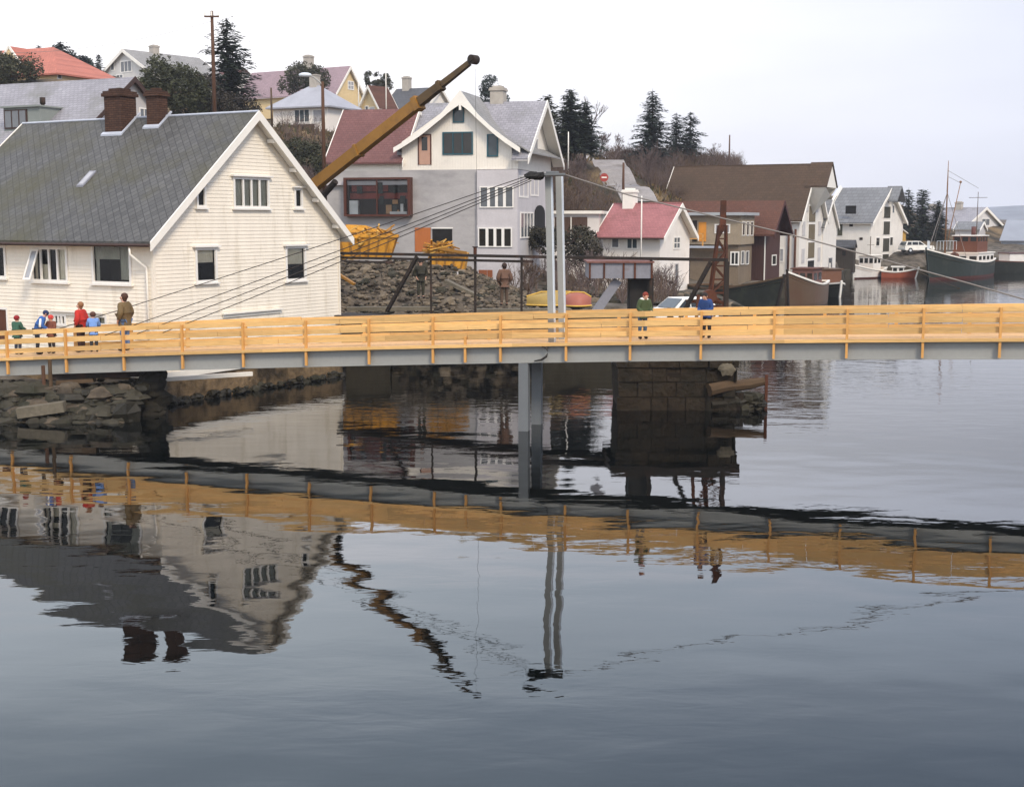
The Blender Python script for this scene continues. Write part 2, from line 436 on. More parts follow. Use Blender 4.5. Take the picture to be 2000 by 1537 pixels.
xs = np.concatenate([np.arange(-250,-60,8), np.arange(-60,-22,1.5), np.arange(-22,16,.55), np.arange(16,80,1.4), np.arange(80,420,9)])
ys = np.concatenate([np.arange(37,66,.6), np.arange(66,160,1.5), np.arange(160,260,5), np.arange(260,700,22)])
GX, GY = np.meshgrid(xs, ys)
PTS = np.stack([GX.ravel(), GY.ravel()], 1)
ZZ = np.concatenate([height(PTS[i:i+4000]) for i in range(0, len(PTS), 4000)])
me = bpy.data.meshes.new('terrain')
nx, ny = len(xs), len(ys)
rng_ = np.random.default_rng(3)
ZJ = ZZ + np.where(ZZ > 2.6, rng_.normal(0, .12, len(ZZ)), 0)
vv = [(float(a), float(b), float(c)) for (a, b), c in zip(PTS, ZJ)]
ff = [(j*nx+i, j*nx+i+1, (j+1)*nx+i+1, (j+1)*nx+i) for j in range(ny-1) for i in range(nx-1)]
me.from_pydata(vv, [], ff)
me.polygons.foreach_set('use_smooth', [True]*len(ff))
# ground: brown moor on the hill, gravel low down on the quays
gm = bpy.data.materials.new('hillside_ground'); gm.use_nodes = True
g = gm.node_tree; b = g.nodes['Principled BSDF']; b.inputs['Roughness'].default_value = .95; b.inputs['Specular IOR Level'].default_value = .15
geo = g.nodes.new('ShaderNodeNewGeometry')
def gnoise(sc, det=5):
    n = g.nodes.new('ShaderNodeTexNoise'); n.inputs['Scale'].default_value = sc; n.inputs['Detail'].default_value = det
    g.links.new(geo.outputs['Position'], n.inputs['Vector']); return n.outputs['Fac']
r1 = g.nodes.new('ShaderNodeValToRGB'); g.links.new(gnoise(.22, 8), r1.inputs[0])
cr = r1.color_ramp; cr.elements[0].position = .33; cr.elements[0].color = (.028,.026,.016,1)
cr.elements[1].position = .68; cr.elements[1].color = (.20,.14,.075,1)
e = cr.elements.new(.5); e.color = (.085,.064,.040,1)
r2 = g.nodes.new('ShaderNodeValToRGB'); g.links.new(gnoise(1.4, 8), r2.inputs[0])
cr = r2.color_ramp; cr.elements[0].position = .3; cr.elements[0].color = (.035,.03,.022,1); cr.elements[1].position = .72; cr.elements[1].color = (.17,.145,.115,1)
sp = g.nodes.new('ShaderNodeSeparateXYZ'); g.links.new(geo.outputs['Position'], sp.inputs[0])
mr = g.nodes.new('ShaderNodeMapRange'); g.links.new(sp.outputs['Z'], mr.inputs[0])
mr.inputs[1].default_value = 2.2; mr.inputs[2].default_value = 3.4
mx = g.nodes.new('ShaderNodeMix'); mx.data_type = 'RGBA'; g.links.new(mr.outputs[0], mx.inputs[0])
g.links.new(r2.outputs[0], mx.inputs[6]); g.links.new(r1.outputs[0], mx.inputs[7]); g.links.new(mx.outputs[2], b.inputs['Base Color'])
bp = g.nodes.new('ShaderNodeBump'); bp.inputs['Distance'].default_value = .25; g.links.new(gnoise(2.5, 8), bp.inputs['Height']); g.links.new(bp.outputs[0], b.inputs['Normal'])
me.materials.append(gm)
terrain = bpy.data.objects.new('terrain', me); COL.objects.link(terrain); tag(terrain, kind='structure')

# far hills across the water
mb = MB()
far_m = M('haze_faded_hill', C(150,156,166,.6), .95, .2, .01, .15, .08)  # fade of the distant air put into the pale blue-grey
V = []; n = 60; hr = random.Random(5)
for j, (dy, hk) in enumerate(((0,0),(40,.7),(110,1),(260,.9))):
    for i in range(n+1):
        x = -400 + 1500*i/n
        hgt = 9 + 16*max(0, (x-60)/700) + 5*mnoise.noise(Vector((x*.012, j*.3, 2))) + 3*mnoise.noise(Vector((x*.05, j, 7)))
        V.append((x, 820+dy, -2 + hgt*hk))
F = [(j*(n+1)+i, j*(n+1)+i+1, (j+1)*(n+1)+i+1, (j+1)*(n+1)+i) for j in range(3) for i in range(n)]
mb.add(V, F)
tag(mb.build('hills', far_m, smooth=True), kind='structure')

# water
wm = bpy.data.materials.new('calm_harbour_water'); wm.use_nodes = True
w = wm.node_tree; b = w.nodes['Principled BSDF']
b.inputs['Base Color'].default_value = (.001,.002,.002,1); b.inputs['Roughness'].default_value = .015; b.inputs['IOR'].default_value = 1.38
b.inputs['Specular IOR Level'].default_value = .5
geo = w.nodes.new('ShaderNodeNewGeometry')
def wnoise(scale, det, sx=1, sy=1, dist=0, rot=0):
    mp = w.nodes.new('ShaderNodeMapping'); mp.inputs['Scale'].default_value = (sx, sy, 1); mp.inputs['Rotation'].default_value = (0,0,R(rot))
    w.links.new(geo.outputs['Position'], mp.inputs[0])
    n = w.nodes.new('ShaderNodeTexNoise'); n.inputs['Scale'].default_value = scale; n.inputs['Detail'].default_value = det
    n.inputs['Distortion'].default_value = dist
    w.links.new(mp.outputs[0], n.inputs['Vector']); return n.outputs['Fac']
def wmath(op, a, b_):
    n = w.nodes.new('ShaderNodeMath'); n.operation = op
    for i, x in enumerate((a, b_)):
        if isinstance(x, (int, float)): n.inputs[i].default_value = x
        else: w.links.new(x, n.inputs[i])
    return n.outputs[0]
def wrng(x, a, b_, c_, d):
    n = w.nodes.new('ShaderNodeMapRange'); n.interpolation_type = 'SMOOTHSTEP'; w.links.new(x, n.inputs[0])
    for i, v in enumerate((a, b_, c_, d)): n.inputs[i+1].default_value = v
    return n.outputs[0]
ps = w.nodes.new('ShaderNodeSeparateXYZ'); w.links.new(geo.outputs['Position'], ps.inputs[0])
swell = wmath('MULTIPLY', wnoise(.55, 1, .8, 1.3, rot=12), .014)
rip = wmath('MULTIPLY', wnoise(2.1, 2, .55, 1.3, .5, rot=8), .0095)
fine = wmath('MULTIPLY', wnoise(6.0, 2, .6, 1.2, rot=-10), .0020)
patch = wrng(wnoise(.07, 2, 1, 1.6), .40, .62, .42, 1.0)
# wind-ruffled band out past the bridge, calmer close to the camera
band = wmath('MULTIPLY', wrng(ps.outputs['Y'], 33, 44, .28, 1.25), 1.0)
h = wmath('ADD', swell, wmath('MULTIPLY', wmath('ADD', rip, fine), wmath('MULTIPLY', patch, band)))
bp = w.nodes.new('ShaderNodeBump'); bp.inputs['Strength'].default_value = 1; bp.inputs['Distance'].default_value = 1
w.links.new(h, bp.inputs['Height']); w.links.new(bp.outputs[0], b.inputs['Normal'])
mb = MB(); mb.add([(-500,-80,0),(900,-80,0),(900,1200,0),(-500,1200,0)], [(0,1,2,3)])
water = mb.build('water', wm, norm=False); tag(water, kind='structure')

# road up the hill
mb = MB()
road_m = M('pale_worn_road', C(186,180,176,.5), .9, .25, .5, .15, 5, stain=(C(110,96,80,.5), .6, .35, .52))
cl = [(1250,384,110),(1218,364,117),(1192,347,124),(1172,333,132),(1152,323,140),(1128,317,150)]
pts = [at(*q) for q in cl]
pts = [a.lerp(b_, f) for a, b_ in zip(pts[:-1], pts[1:]) for f in (0,.25,.5,.75)] + [pts[-1]]
wd = [2.2,2.3,2.4,2.5,2.5,2.4]
Vr = []
for i, p in enumerate(pts):
    d = (pts[min(i+1,len(pts)-1)]-pts[max(i-1,0)]); d.z = 0; d.normalize(); nrm = Vector((d.y,-d.x,0))
    a = p - nrm*1.5; b_ = p + nrm*1.5; za = max(hz(a.x,a.y), hz(b_.x,b_.y), hz(p.x,p.y))+.12; a.z = b_.z = za; dn = Vector((0,0,-1.2))
    Vr += [a, b_, b_+dn, a+dn]
for i in range(len(pts)-1):
    a = i*4; c_ = a+4
    mb.add([Vr[a],Vr[a+1],Vr[c_+1],Vr[c_]], [(0,1,2,3)]); mb.add([Vr[a+1],Vr[a+2],Vr[c_+2],Vr[c_+1]], [(0,1,2,3)]); mb.add([Vr[a],Vr[a+3],Vr[c_+3],Vr[c_]], [(0,1,2,3)])
tag(mb.build('road', road_m), kind='structure')

# quay edging walls
mb = MB()
def quaywall(a, b_, z, t=.5):
    a = Vector((*a,0)); b_ = Vector((*b_,0)); d = (b_-a).normalized(); nn = Vector((d.y,-d.x,0))
    q = [a, b_, b_-nn*t, a-nn*t]
    mb.hexa([p + Vector((0,0,-2)) for p in q] + [p + Vector((0,0,z)) for p in q])
quaywall((-7.2,57.35),(-5.3,57.6),2.0); quaywall((-5.25,57.7),(1.05,58.6),1.5); quaywall((1.1,58.5),(4.6,59.7),1.9)
quaywall((4.7,59.75),(9.2,62.7),1.6); quaywall((9.3,62.8),(12.8,69.8),1.3); quaywall((12.9,70),(13.5,81.8),1.15)
quaywall((13.6,82),(13.75,95),1.1); quaywall((13.8,95.2),(18.2,99.8),1.0); quaywall((18.3,100),(24.2,106.9),.98); quaywall((24.3,107),(27.3,112.8),1.02); quaywall((27.4,113),(29.8,122.8),1.0); quaywall((29.9,123),(33.3,133.8),1.02); quaywall((33.4,134),(37.9,142.7),1.03)
quaywall((38,142.8),(44.7,143.3),1.0); quaywall((44.9,143.5),(49.4,151.8),1.15); quaywall((49.6,152),(57.3,157.6),1.2); quaywall((57.4,157.5),(95,167),1.3)
tag(mb.build('quay', M('quay_masonry', C(92,84,66,.45), .9, .25, .7, .15, 5, bump=.06, bscale=2.5, stain=(C(46,44,30,.8), .9, .5, .5))), kind='structure')

# ------------------------------------------------------------ house builder
class House:
    """Corner of the two visible walls at the local origin; R wall is y=0, L wall is x=0."""
    def __init__(s, name, label, corner, rz, z0, right=None, A=None, left=None, B=None, group=None, cat='house'):
        c = at(*corner); s.eave = c.z - z0; s.rz = R(rz)
        s.root = thing(name, label, cat, (c.x, c.y, z0), s.rz, group)
        s.o = Vector((c.x, c.y, z0)); s.ax = Vector((math.cos(s.rz), math.sin(s.rz), 0)); s.ay = Vector((-s.ax.y, s.ax.x, 0))
        s.A = A if A else s.hit('R', *right)[0]
        s.B = B if B else s.hit('L', *left)[0]
    def loc(s, P):
        d = P - s.o; return Vector((d.dot(s.ax), d.dot(s.ay), d.z))
    def cast(s, px, py, axis, val):          # ray against local plane x=val or y=val -> local point
        n = s.ax if axis == 'x' else s.ay
        d = ray(px, py); t = ((s.o + n*val) - CAM).dot(n)/d.dot(n)
        return s.loc(CAM + d*t)
    def hit(s, face, px, py):
        q = s.cast(px, py, 'y' if face == 'R' else 'x', 0)
        return (q.x if face == 'R' else q.y), q.z
    def slope_hit(s, px, py):                # ray against the roof slope nearest the camera
        if s.ridge == 'y': nl = s.ax*(-s.sl) + Vector((0,0,1))
        else: nl = s.ay*(-s.sl) + Vector((0,0,1))
        p0 = s.o + Vector((0,0,s.eave + s.rt))
        d = ray(px, py); t = (p0 - CAM).dot(nl)/d.dot(nl)
        return s.loc(CAM + d*t)
    def fb(s, mb, face, u0, u1, d0, d1, z0, z1, mi=0):
        if face == 'R': mb.box(u0, u1, -d1, -d0, z0, z1, mi)
        else: mb.box(-d1, -d0, u0, u1, z0, z1, mi)
    def gable(s, ridge, apex=None, rise=None, wall=None, roof=None, trim=None, og=.35, oe=.4, rt=.12, make_wall=True, barge=.2, gutter=None, ridgecap=None):
        s.ridge = ridge; A, B, h = s.A, s.B, s.eave
        S, Ln = (A, B) if ridge == 'y' else (B, A)
        if apex:
            s.rise = s.hit('R' if ridge == 'y' else 'L', *apex)[1] - rt - h
        else: s.rise = rise
        s.rt = rt; s.sl = s.rise/(S/2); s.S = S; s.Ln = Ln
        Q = (lambda a, b_, z: (a, b_, z)) if ridge == 'y' else (lambda a, b_, z: (b_, a, z))
        s.Q = Q
        if make_wall:
            mb = MB()
            mb.poly([Q(0,0,0), Q(0,Ln,0), Q(0,Ln,h), Q(0,0,h)]); mb.poly([Q(S,0,0), Q(S,Ln,0), Q(S,Ln,h), Q(S,0,h)])
            for b_ in (0, Ln):
                mb.poly([Q(0,b_,0), Q(S,b_,0), Q(S,b_,h), Q(S/2,b_,h+s.rise), Q(0,b_,h)])
            s.wall = mb.build('wall', wall, s.root, norm=False)
        sl = s.sl
        mb = MB()
        zt = h + s.rise
        for sg in (0, 1):
            e = -oe if sg == 0 else S+oe; ze = h - oe*sl; m_ = S/2
            prof = [Q(e,-og,ze+.004), Q(m_,-og,zt+.004), Q(m_,-og,zt+rt), Q(e,-og,ze+rt)]
            mb.extr(prof, Vector(Q(0, Ln+2*og, 0)))
        s.roof = mb.build('roof', roof, s.root)
        if trim and min(og, oe) > .1:
            mb = MB()
            for sg in (0, 1):
                e = -oe if sg == 0 else S+oe; i0 = -.03 if sg == 0 else S+.03; ze = h - oe*sl; m_ = S/2; zi = h - .03*sl
                mb.extr([Q(e,-og,ze-.022), Q(m_,-og,zt-.022), Q(m_,-og,zt), Q(e,-og,ze)], Vector(Q(0,og-.03,0)))
                mb.extr([Q(e,-.028,ze-.022), Q(i0,-.028,zi-.022), Q(i0,-.028,zi), Q(e,-.028,ze)], Vector(Q(0,Ln+og,0)))
            mb.build('soffit', trim, s.root)
        if trim:
            for b0, b1 in ((-og-.05, -og-.004), (Ln+og+.004, Ln+og+.05)):
                mb = MB(); n0 = len(mb.v)
                e0 = -oe-.04; e1 = S+oe+.04; ze = h - (oe+.04)*sl; m_ = S/2
                P2 = [(e0,ze-barge+.03),(m_,zt-barge),(e1,ze-barge+.03),(e1,ze+rt+.03),(m_,zt+rt+.03),(e0,ze+rt+.03)]
                V = [Q(a,b0,z) for a,z in P2] + [Q(a,b1,z) for a,z in P2]
                mb.add(V, [(0,1,4,5),(1,2,3,4),(6,7,10,11),(7,8,9,10)] + [(i,(i+1)%6,6+(i+1)%6,6+i) for i in range(6)])
                s.barge = mb.build('bargeboard', trim, s.root)
        if ridgecap:
            mb = MB(); mb.tube([Q(S/2,-og-.02,zt+rt+.0), Q(S/2,Ln+og+.02,zt+rt+.0)], .055, 6); mb.build('ridge_cap', ridgecap, s.roof)
        if gutter:
            mb = MB(); ze = h - oe*sl
            mb.tube([Q(-oe-.06,-og,ze+.02), Q(-oe-.06,Ln+og,ze+.02)], .06, 6)
            mb.build('gutter', gutter, s.root)
        return s
    def hip(s, top_px, wall, roof, oe=.5, rt=.12, trim=None, rise=None):
        A, B, h = s.A, s.B, s.eave
        mb = MB()
        for q in ([(0,0),(A,0)],[(A,0),(A,B)],[(A,B),(0,B)],[(0,B),(0,0)]):
            mb.poly([(*q[0],0),(*q[1],0),(*q[1],h),(*q[0],h)])
        s.wall = mb.build('wall', wall, s.root, norm=False)
        rise = rise if rise else s.cast(top_px[0], top_px[1], 'y', B/2).z - h
        mb = MB()
        ring = [(-oe,-oe),(A+oe,-oe),(A+oe,B+oe),(-oe,B+oe)]
        rb = [(x,y,h-.1) for x,y in ring]; rtp = [(x,y,h+.04) for x,y in ring]
        L2 = max(0, (A-B)/2); M2 = max(0, (B-A)/2)
        t0 = (A/2-L2, B/2-M2, h+rise); t1 = (A/2+L2+.01, B/2+M2+.01, h+rise)
        V = rb + rtp + [t0, t1]
        if A >= B: F = [(4,5,9,8),(5,6,9),(6,7,8,9),(7,4,8)]
        else: F = [(4,5,8),(5,6,9,8),(6,7,9),(7,4,8,9)]
        F += [(0,1,5,4),(1,2,6,5),(2,3,7,6),(3,0,4,7),(3,2,1,0)]
        mb.add(V, F)
        s.roof = mb.build('roof', roof, s.root)
        s.apex = Vector((A/2, B/2, h+rise))
        return s
    def rect(s, face, x0, y0, x1, y1):
        a = s.hit(face, x0, y0); b_ = s.hit(face, x1, y1)
        return min(a[0],b_[0]), max(a[0],b_[0]), min(a[1],b_[1]), max(a[1],b_[1])
    def win(s, face, r, cols=1, rows=1, frame=None, pane=None, fw=.07, dep=.05, name='window', head=False, pname='pane', mull=None, base=0.0):
        u0, u1, z0, z1 = s.rect(face, *r)
        u0 = min(max(u0, .02), (s.A if face=='R' else s.B)-.02-.1)
        u1 = max(u1, u0+.2)
        mw = mull or fw*.7
        mb = MB()
        s.fb(mb, face, u0-fw, u0, base-.01, base+dep, z0-fw, z1+fw); s.fb(mb, face, u1, u1+fw, base-.01, base+dep, z0-fw, z1+fw)
        s.fb(mb, face, u0, u1, base-.01, base+dep-.002, z1, z1+fw); s.fb(mb, face, u0, u1, base-.01, base+dep-.002, z0-fw, z0)
        for i in range(1, cols):
            c = u0+(u1-u0)*i/cols; s.fb(mb, face, c-mw/2, c+mw/2, base-.01, base+dep-.006, z0, z1)
        for j in range(1, rows):
            c = z0+(z1-z0)*j/rows; s.fb(mb, face, u0, u1, base-.01, base+dep-.012, c-mw/2, c+mw/2)
        if head:
            s.fb(mb, face, u0-fw-.1, u1+fw+.1, base-.01, base+dep+.10, z1+fw+.003, z1+fw+.06)
            s.fb(mb, face, u0-fw-.06, u1+fw+.06, base-.01, base+dep+.06, z0-fw-.05, z0-fw-.003)
        f = mb.build(name, frame or frame_w, s.root)
        mb = MB(); s.fb(mb, face, u0, u1, base-.008, base+.014, z0, z1)
        mb.build(pname, pane or pane_d, f)
        return f
    def door(s, face, r, mat, frame=None, glass=None, fw=.08, handle=True):
        u0, u1, z0, z1 = s.rect(face, *r)
        mb = MB()
        s.fb(mb, face, u0, u1, -.01, .03, z0, z1)
        d = mb.build('door', mat, s.root)
        mb = MB()
        s.fb(mb, face, u0-fw, u0-.002, -.01, .06, z0, z1+fw); s.fb(mb, face, u1+.002, u1+fw, -.01, .06, z0, z1+fw); s.fb(mb, face, u0-.002, u1+.002, -.01, .058, z1+.002, z1+fw)
        mb.build('door_frame', frame or frame_w, d)
        if glass:
            mb = MB(); w_ = u1-u0
            s.fb(mb, face, u0+w_*.25, u1-w_*.25, .02, .04, z0+(z1-z0)*.45, z1-(z1-z0)*.08); mb.build('pane', glass, d)
        if handle and u1-u0 > .5:
            mb = MB(); s.fb(mb, face, u1-.16, u1-.08, .03, .08, z0+(z1-z0)*.42, z0+(z1-z0)*.45); mb.build('handle', darkiron, d)
        return d
    def chimney(s, p, w_, l, top_z, mat, cap=None, name='chimney', capm=None):
        """p = local (x,y) of the corner nearest the camera; w_ along x, l along y."""
        parent = s.roof
        mb = MB(); x, y, zb = p
        mb.box(x, x+w_, y, y+l, zb-1.0, top_z-.14)
        mb.box(x-.07, x+w_+.07, y-.07, y+l+.07, top_z-.137, top_z-.02)
        mb.box(x-.03, x+w_+.03, y-.03, y+l+.03, top_z-.017, top_z+.06)
        mb.box(x+.12, x+w_-.12, y+.12, y+l-.12, top_z+.063, top_z+.16)
        ch = mb.build(name, mat, parent)
        return ch

def rocks(name, regions, mats, seed, kind=None, parent=None, tilt=.6):
    rnd = random.Random(seed); mb = MB()
    for (fn, count, s0, s1) in regions:
        for i in range(count):
            p = fn(rnd); s_ = s0*(s1/s0)**rnd.random()
            Mx = Matrix.Rotation(rnd.uniform(0,6.28),3,'Z') @ Matrix.Rotation(rnd.uniform(-tilt,tilt),3,'X')
            mb.ball(p, s_, s_*rnd.uniform(.5,.9), s_*rnd.uniform(.25,.6), 6, 4, rnd.randrange(len(mats)), jit=.22, seed=rnd.random(), M=Mx)
    return mb.build(name, mats, parent)
# ------------------------------------------------------------ the white clapboard house beside the bridge
H = House('white_house', 'large cream clapboard house with slate roof and two brick chimneys at the water edge', (297,459,43.0), 60.2, 1.0, right=(663,560), B=11.2)
H.gable('y', apex=(510,221), wall=cream, roof=slate, trim=white_p, og=.35, oe=.42, rt=.14, make_wall=False, barge=.16, gutter=frame_d, ridgecap=flash)
A, B, h = H.A, H.B, H.eave
glass_m = bpy.data.materials.new('clear_window_glass'); glass_m.use_nodes = True
gt = glass_m.node_tree; gt.nodes.remove(gt.nodes['Principled BSDF'])
tr = gt.nodes.new('ShaderNodeBsdfTransparent'); tr.inputs[0].default_value = (.94,.95,.94,1)
gl = gt.nodes.new('ShaderNodeBsdfGlossy'); gl.inputs['Roughness'].default_value = .03
fr = gt.nodes.new('ShaderNodeFresnel'); fr.inputs[0].default_value = 1.35
ms = gt.nodes.new('ShaderNodeMixShader'); gt.links.new(fr.outputs[0], ms.inputs[0]); gt.links.new(tr.outputs[0], ms.inputs[1]); gt.links.new(gl.outputs[0], ms.inputs[2])
gt.links.new(ms.outputs[0], gt.nodes['Material Output'].inputs[0])
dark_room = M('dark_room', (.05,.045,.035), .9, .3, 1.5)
curtain_m = M('pale_net_curtain', (.70,.64,.50), .9, .15, 2, pattern='vert', p=(.1,.02))
curtain_g = M('olive_curtain', (.36,.35,.28), .9, .15, 2, pattern='vert', p=(.12,.02))
win_spec = [ # face, px rect, cols, header, curtain
    ('L', (-24,484,11,539), 2, True, None), ('L', (64,487,131,547), 4, True, 'low'), ('L', (183,480,255,551), 1, True, 'drape'),
    ('L', (109,617,128,632), 3, False, None), ('L', (194,620,207,632), 1, False, 'full'),
    ('R', (383,489,420,546), 1, True, 'top'), ('R', (559,486,594,543), 1, True, 'blind'),
    ('R', (457,350,522,403), 4, True, 'full'), ('R', (385,366,398,401), 1, True, None), ('R', (576,372,587,403), 1, True, None)]
openings = {'L': [], 'R': []}
for fc, r_, cols, head, cur in win_spec:
    openings[fc].append(H.rect(fc, *r_))
mb = MB()
CH = .125
def clapwall(face, u0, u1, uL, uR, z0, z1, ops, mi=0):
    """lapped boards with openings left out; uL(z), uR(z) give the outline"""
    def P(u, d, z):
        return (u, -d, z) if face == 'R' else (-d, u, z)
    k = 0; z = z0
    while z < z1 - 1e-4:
        zb = min(z + CH, z1)
        cuts = sorted({z, zb} | {c for o in ops for c in (o[2], o[3]) if z < c < zb})
        for a, b_ in zip(cuts[:-1], cuts[1:]):
            segs = [(uL(a), uL(b_), uR(a), uR(b_))]
            oo = sorted([o for o in ops if o[2] <= a + 1e-6 and o[3] >= b_ - 1e-6])
            out = []
            cur_ = segs[0]; lo = (cur_[0], cur_[1])
            for o in oo:
                out.append((lo[0], lo[1], o[0], o[0])); lo = (o[1], o[1])
            out.append((lo[0], lo[1], cur_[2], cur_[3]))
            da = .015*(1-(a-z)/CH); db = .015*(1-(b_-z)/CH)
            for la, lb, ra, rb in out:
                if ra - la < 1e-3 and rb - lb < 1e-3: continue
                mb.poly([P(la,da,a), P(ra,da,a), P(rb,db,b_), P(lb,db,b_)], mi)
                if abs(a - z) < 1e-6:
                    mb.poly([P(la,-.001,a), P(ra,-.001,a), P(ra,da,a), P(la,da,a)], mi)
        z = zb
clapwall('L', 0, B, lambda z: 0.0, lambda z: B, 0, h, openings['L'])
gl_ = lambda z: max(0, (z-h)/H.sl); gr_ = lambda z: A - max(0, (z-h)/H.sl)
clapwall('R', 0, A, gl_, gr_, 0, h + H.rise - .01, openings['R'])
mb.poly([(A,0,0),(A,B,0),(A,B,h),(A,0,h)]); mb.poly([(0,B,0),(A,B,0),(A,B,h),(A/2,B,h+H.rise),(0,B,h)])
for cx_, cy_ in ((0,0),):
    mb.box(-.035, .07, -.035, -.022, .02, h-.02); mb.box(-.035, -.022, -.021, .07, .02, h-.02)
mb.box(A-.07, A+.03, -.035, -.022, .02, h-.02)
H.wall = mb.build('wall', cream, H.root, norm=False)
for fc, r_, cols, head, cur in win_spec:
    f = H.win(fc, r_, cols, 1, frame_w, glass_m, fw=.09, dep=.055, head=head, mull=.075)
    bpy.data.objects.remove(f.children[0])
    u0, u1, z0, z1 = H.rect(fc, *r_)
    mb = MB(); mb.poly([(u0,.004,z0),(u1,.004,z0),(u1,.004,z1),(u0,.004,z1)] if fc == 'R' else [(.004,u1,z0),(.004,u0,z0),(.004,u0,z1),(.004,u1,z1)]); mb.build('pane', glass_m, f, norm=False)
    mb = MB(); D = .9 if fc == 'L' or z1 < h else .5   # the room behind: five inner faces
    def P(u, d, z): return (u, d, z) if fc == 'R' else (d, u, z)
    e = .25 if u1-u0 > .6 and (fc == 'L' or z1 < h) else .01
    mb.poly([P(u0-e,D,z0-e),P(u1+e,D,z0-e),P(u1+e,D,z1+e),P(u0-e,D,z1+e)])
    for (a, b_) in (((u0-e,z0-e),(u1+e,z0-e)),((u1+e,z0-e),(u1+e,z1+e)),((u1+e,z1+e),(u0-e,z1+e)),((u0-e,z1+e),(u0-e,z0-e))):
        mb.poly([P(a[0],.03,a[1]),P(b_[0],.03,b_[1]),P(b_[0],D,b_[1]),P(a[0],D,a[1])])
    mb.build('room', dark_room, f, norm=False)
    if cur:
        mb = MB(); w_ = u1-u0; hh = z1-z0
        def cloth(ua, ub, za, zb):
            n = max(3, int((ub-ua)/.05))
            for i in range(n):
                a = ua+(ub-ua)*i/n; b2 = ua+(ub-ua)*(i+1)/n
                mb.poly([P(a,.05+.02*(i%2),za),P(b2,.05+.02*((i+1)%2),za),P(b2,.05+.02*((i+1)%2),zb),P(a,.05+.02*(i%2),zb)])
        if cur == 'full': cloth(u0, u1, z0, z1)
        if cur == 'low': cloth(u0, u0+w_*.28, z0, z1); cloth(u0+w_*.55, u0+w_*.75, z0, z0+hh*.5); cloth(u0+w_*.9, u1, z0, z1)
        if cur == 'drape': cloth(u0, u0+w_*.3, z0+hh*.05, z1); cloth(u0+w_*.3, u1, z0+hh*.62, z1); cloth(u1-w_*.12, u1, z0, z1)
        if cur == 'top': cloth(u0, u1, z1-hh*.42, z1)
        if cur == 'blind': cloth(u0, u1, z0+hh*.48, z1)
        mb.build('curtain', curtain_m if cur in ('blind','top','low') else curtain_g, f, norm=False)
H.door('L', (-8,604,17,668), door_br)
w2 = [c for c in H.root.children if c.name.startswith('window')][1]
u0,u1,z0,z1 = H.rect('L', 64,487,131,547); cw = (u1-u0)/4; ua, ub = u1-cw+.02, u1-.02
mb = MB(); fr_ = .06
def tl(u, t, d=0): return (-.06-.42*t-d, u, z1-(z1-z0)*t)
for (a,b_,t0,t1) in ((ua,ua+fr_,0,1),(ub-fr_,ub,0,1),(ua+fr_,ub-fr_,0,.06),(ua+fr_,ub-fr_,.94,1)):
    mb.hexa([tl(a,t0),tl(b_,t0),tl(b_,t1),tl(a,t1),tl(a,t0,.04),tl(b_,t0,.04),tl(b_,t1,.04),tl(a,t1,.04)])
sash = mb.build('open_sash', frame_w, w2)
mb = MB(); mb.hexa([tl(ua+fr_,.06,.01),tl(ub-fr_,.06,.01),tl(ub-fr_,.94,.01),tl(ua+fr_,.94,.01),tl(ua+fr_,.06,.02),tl(ub-fr_,.06,.02),tl(ub-fr_,.94,.02),tl(ua+fr_,.94,.02)]); so_ = mb.build('sash_pane', pane_l, w2)
# header shelves over the cellar openings
for fc, r_ in (('L',(100,605,206,611)), ('R',(432,612,548,616))):
    u0, u1, z0, z1 = H.rect(fc, *r_)
    mb = MB(); H.fb(mb, fc, u0, u1, .021, .14, z1-.05, z1); H.fb(mb, fc, u0+.05, u1-.05, .021, .06, z1-.16, z1-.052)
    mb.build('cellar_hood', white_p, H.root)
# stone foundation down into the water
mb = MB(); mb.box(-.05, A+.06, -.06, B, -2.6, -.002)
mb.build('foundation', stone, H.root)
mb = MB(); mb.box(-.03, A+.04, -.12, -.062, -.16, .05); mb.box(-.12, -.04, -.05, B, -.12, .05)
mb.build('sill_board', white_p, H.root)
# soffit brackets under the verge
for k in (.18,.42,.68,.92):
    mb = MB(); xx = A/2 + k*A/2; zz = h + H.rise - (xx-A/2)*H.sl
    mb.box(xx-.08, xx+.08, -.34, -.04, zz-.16, zz-.03)
    mb.build('verge_bracket', white_p, H.root)
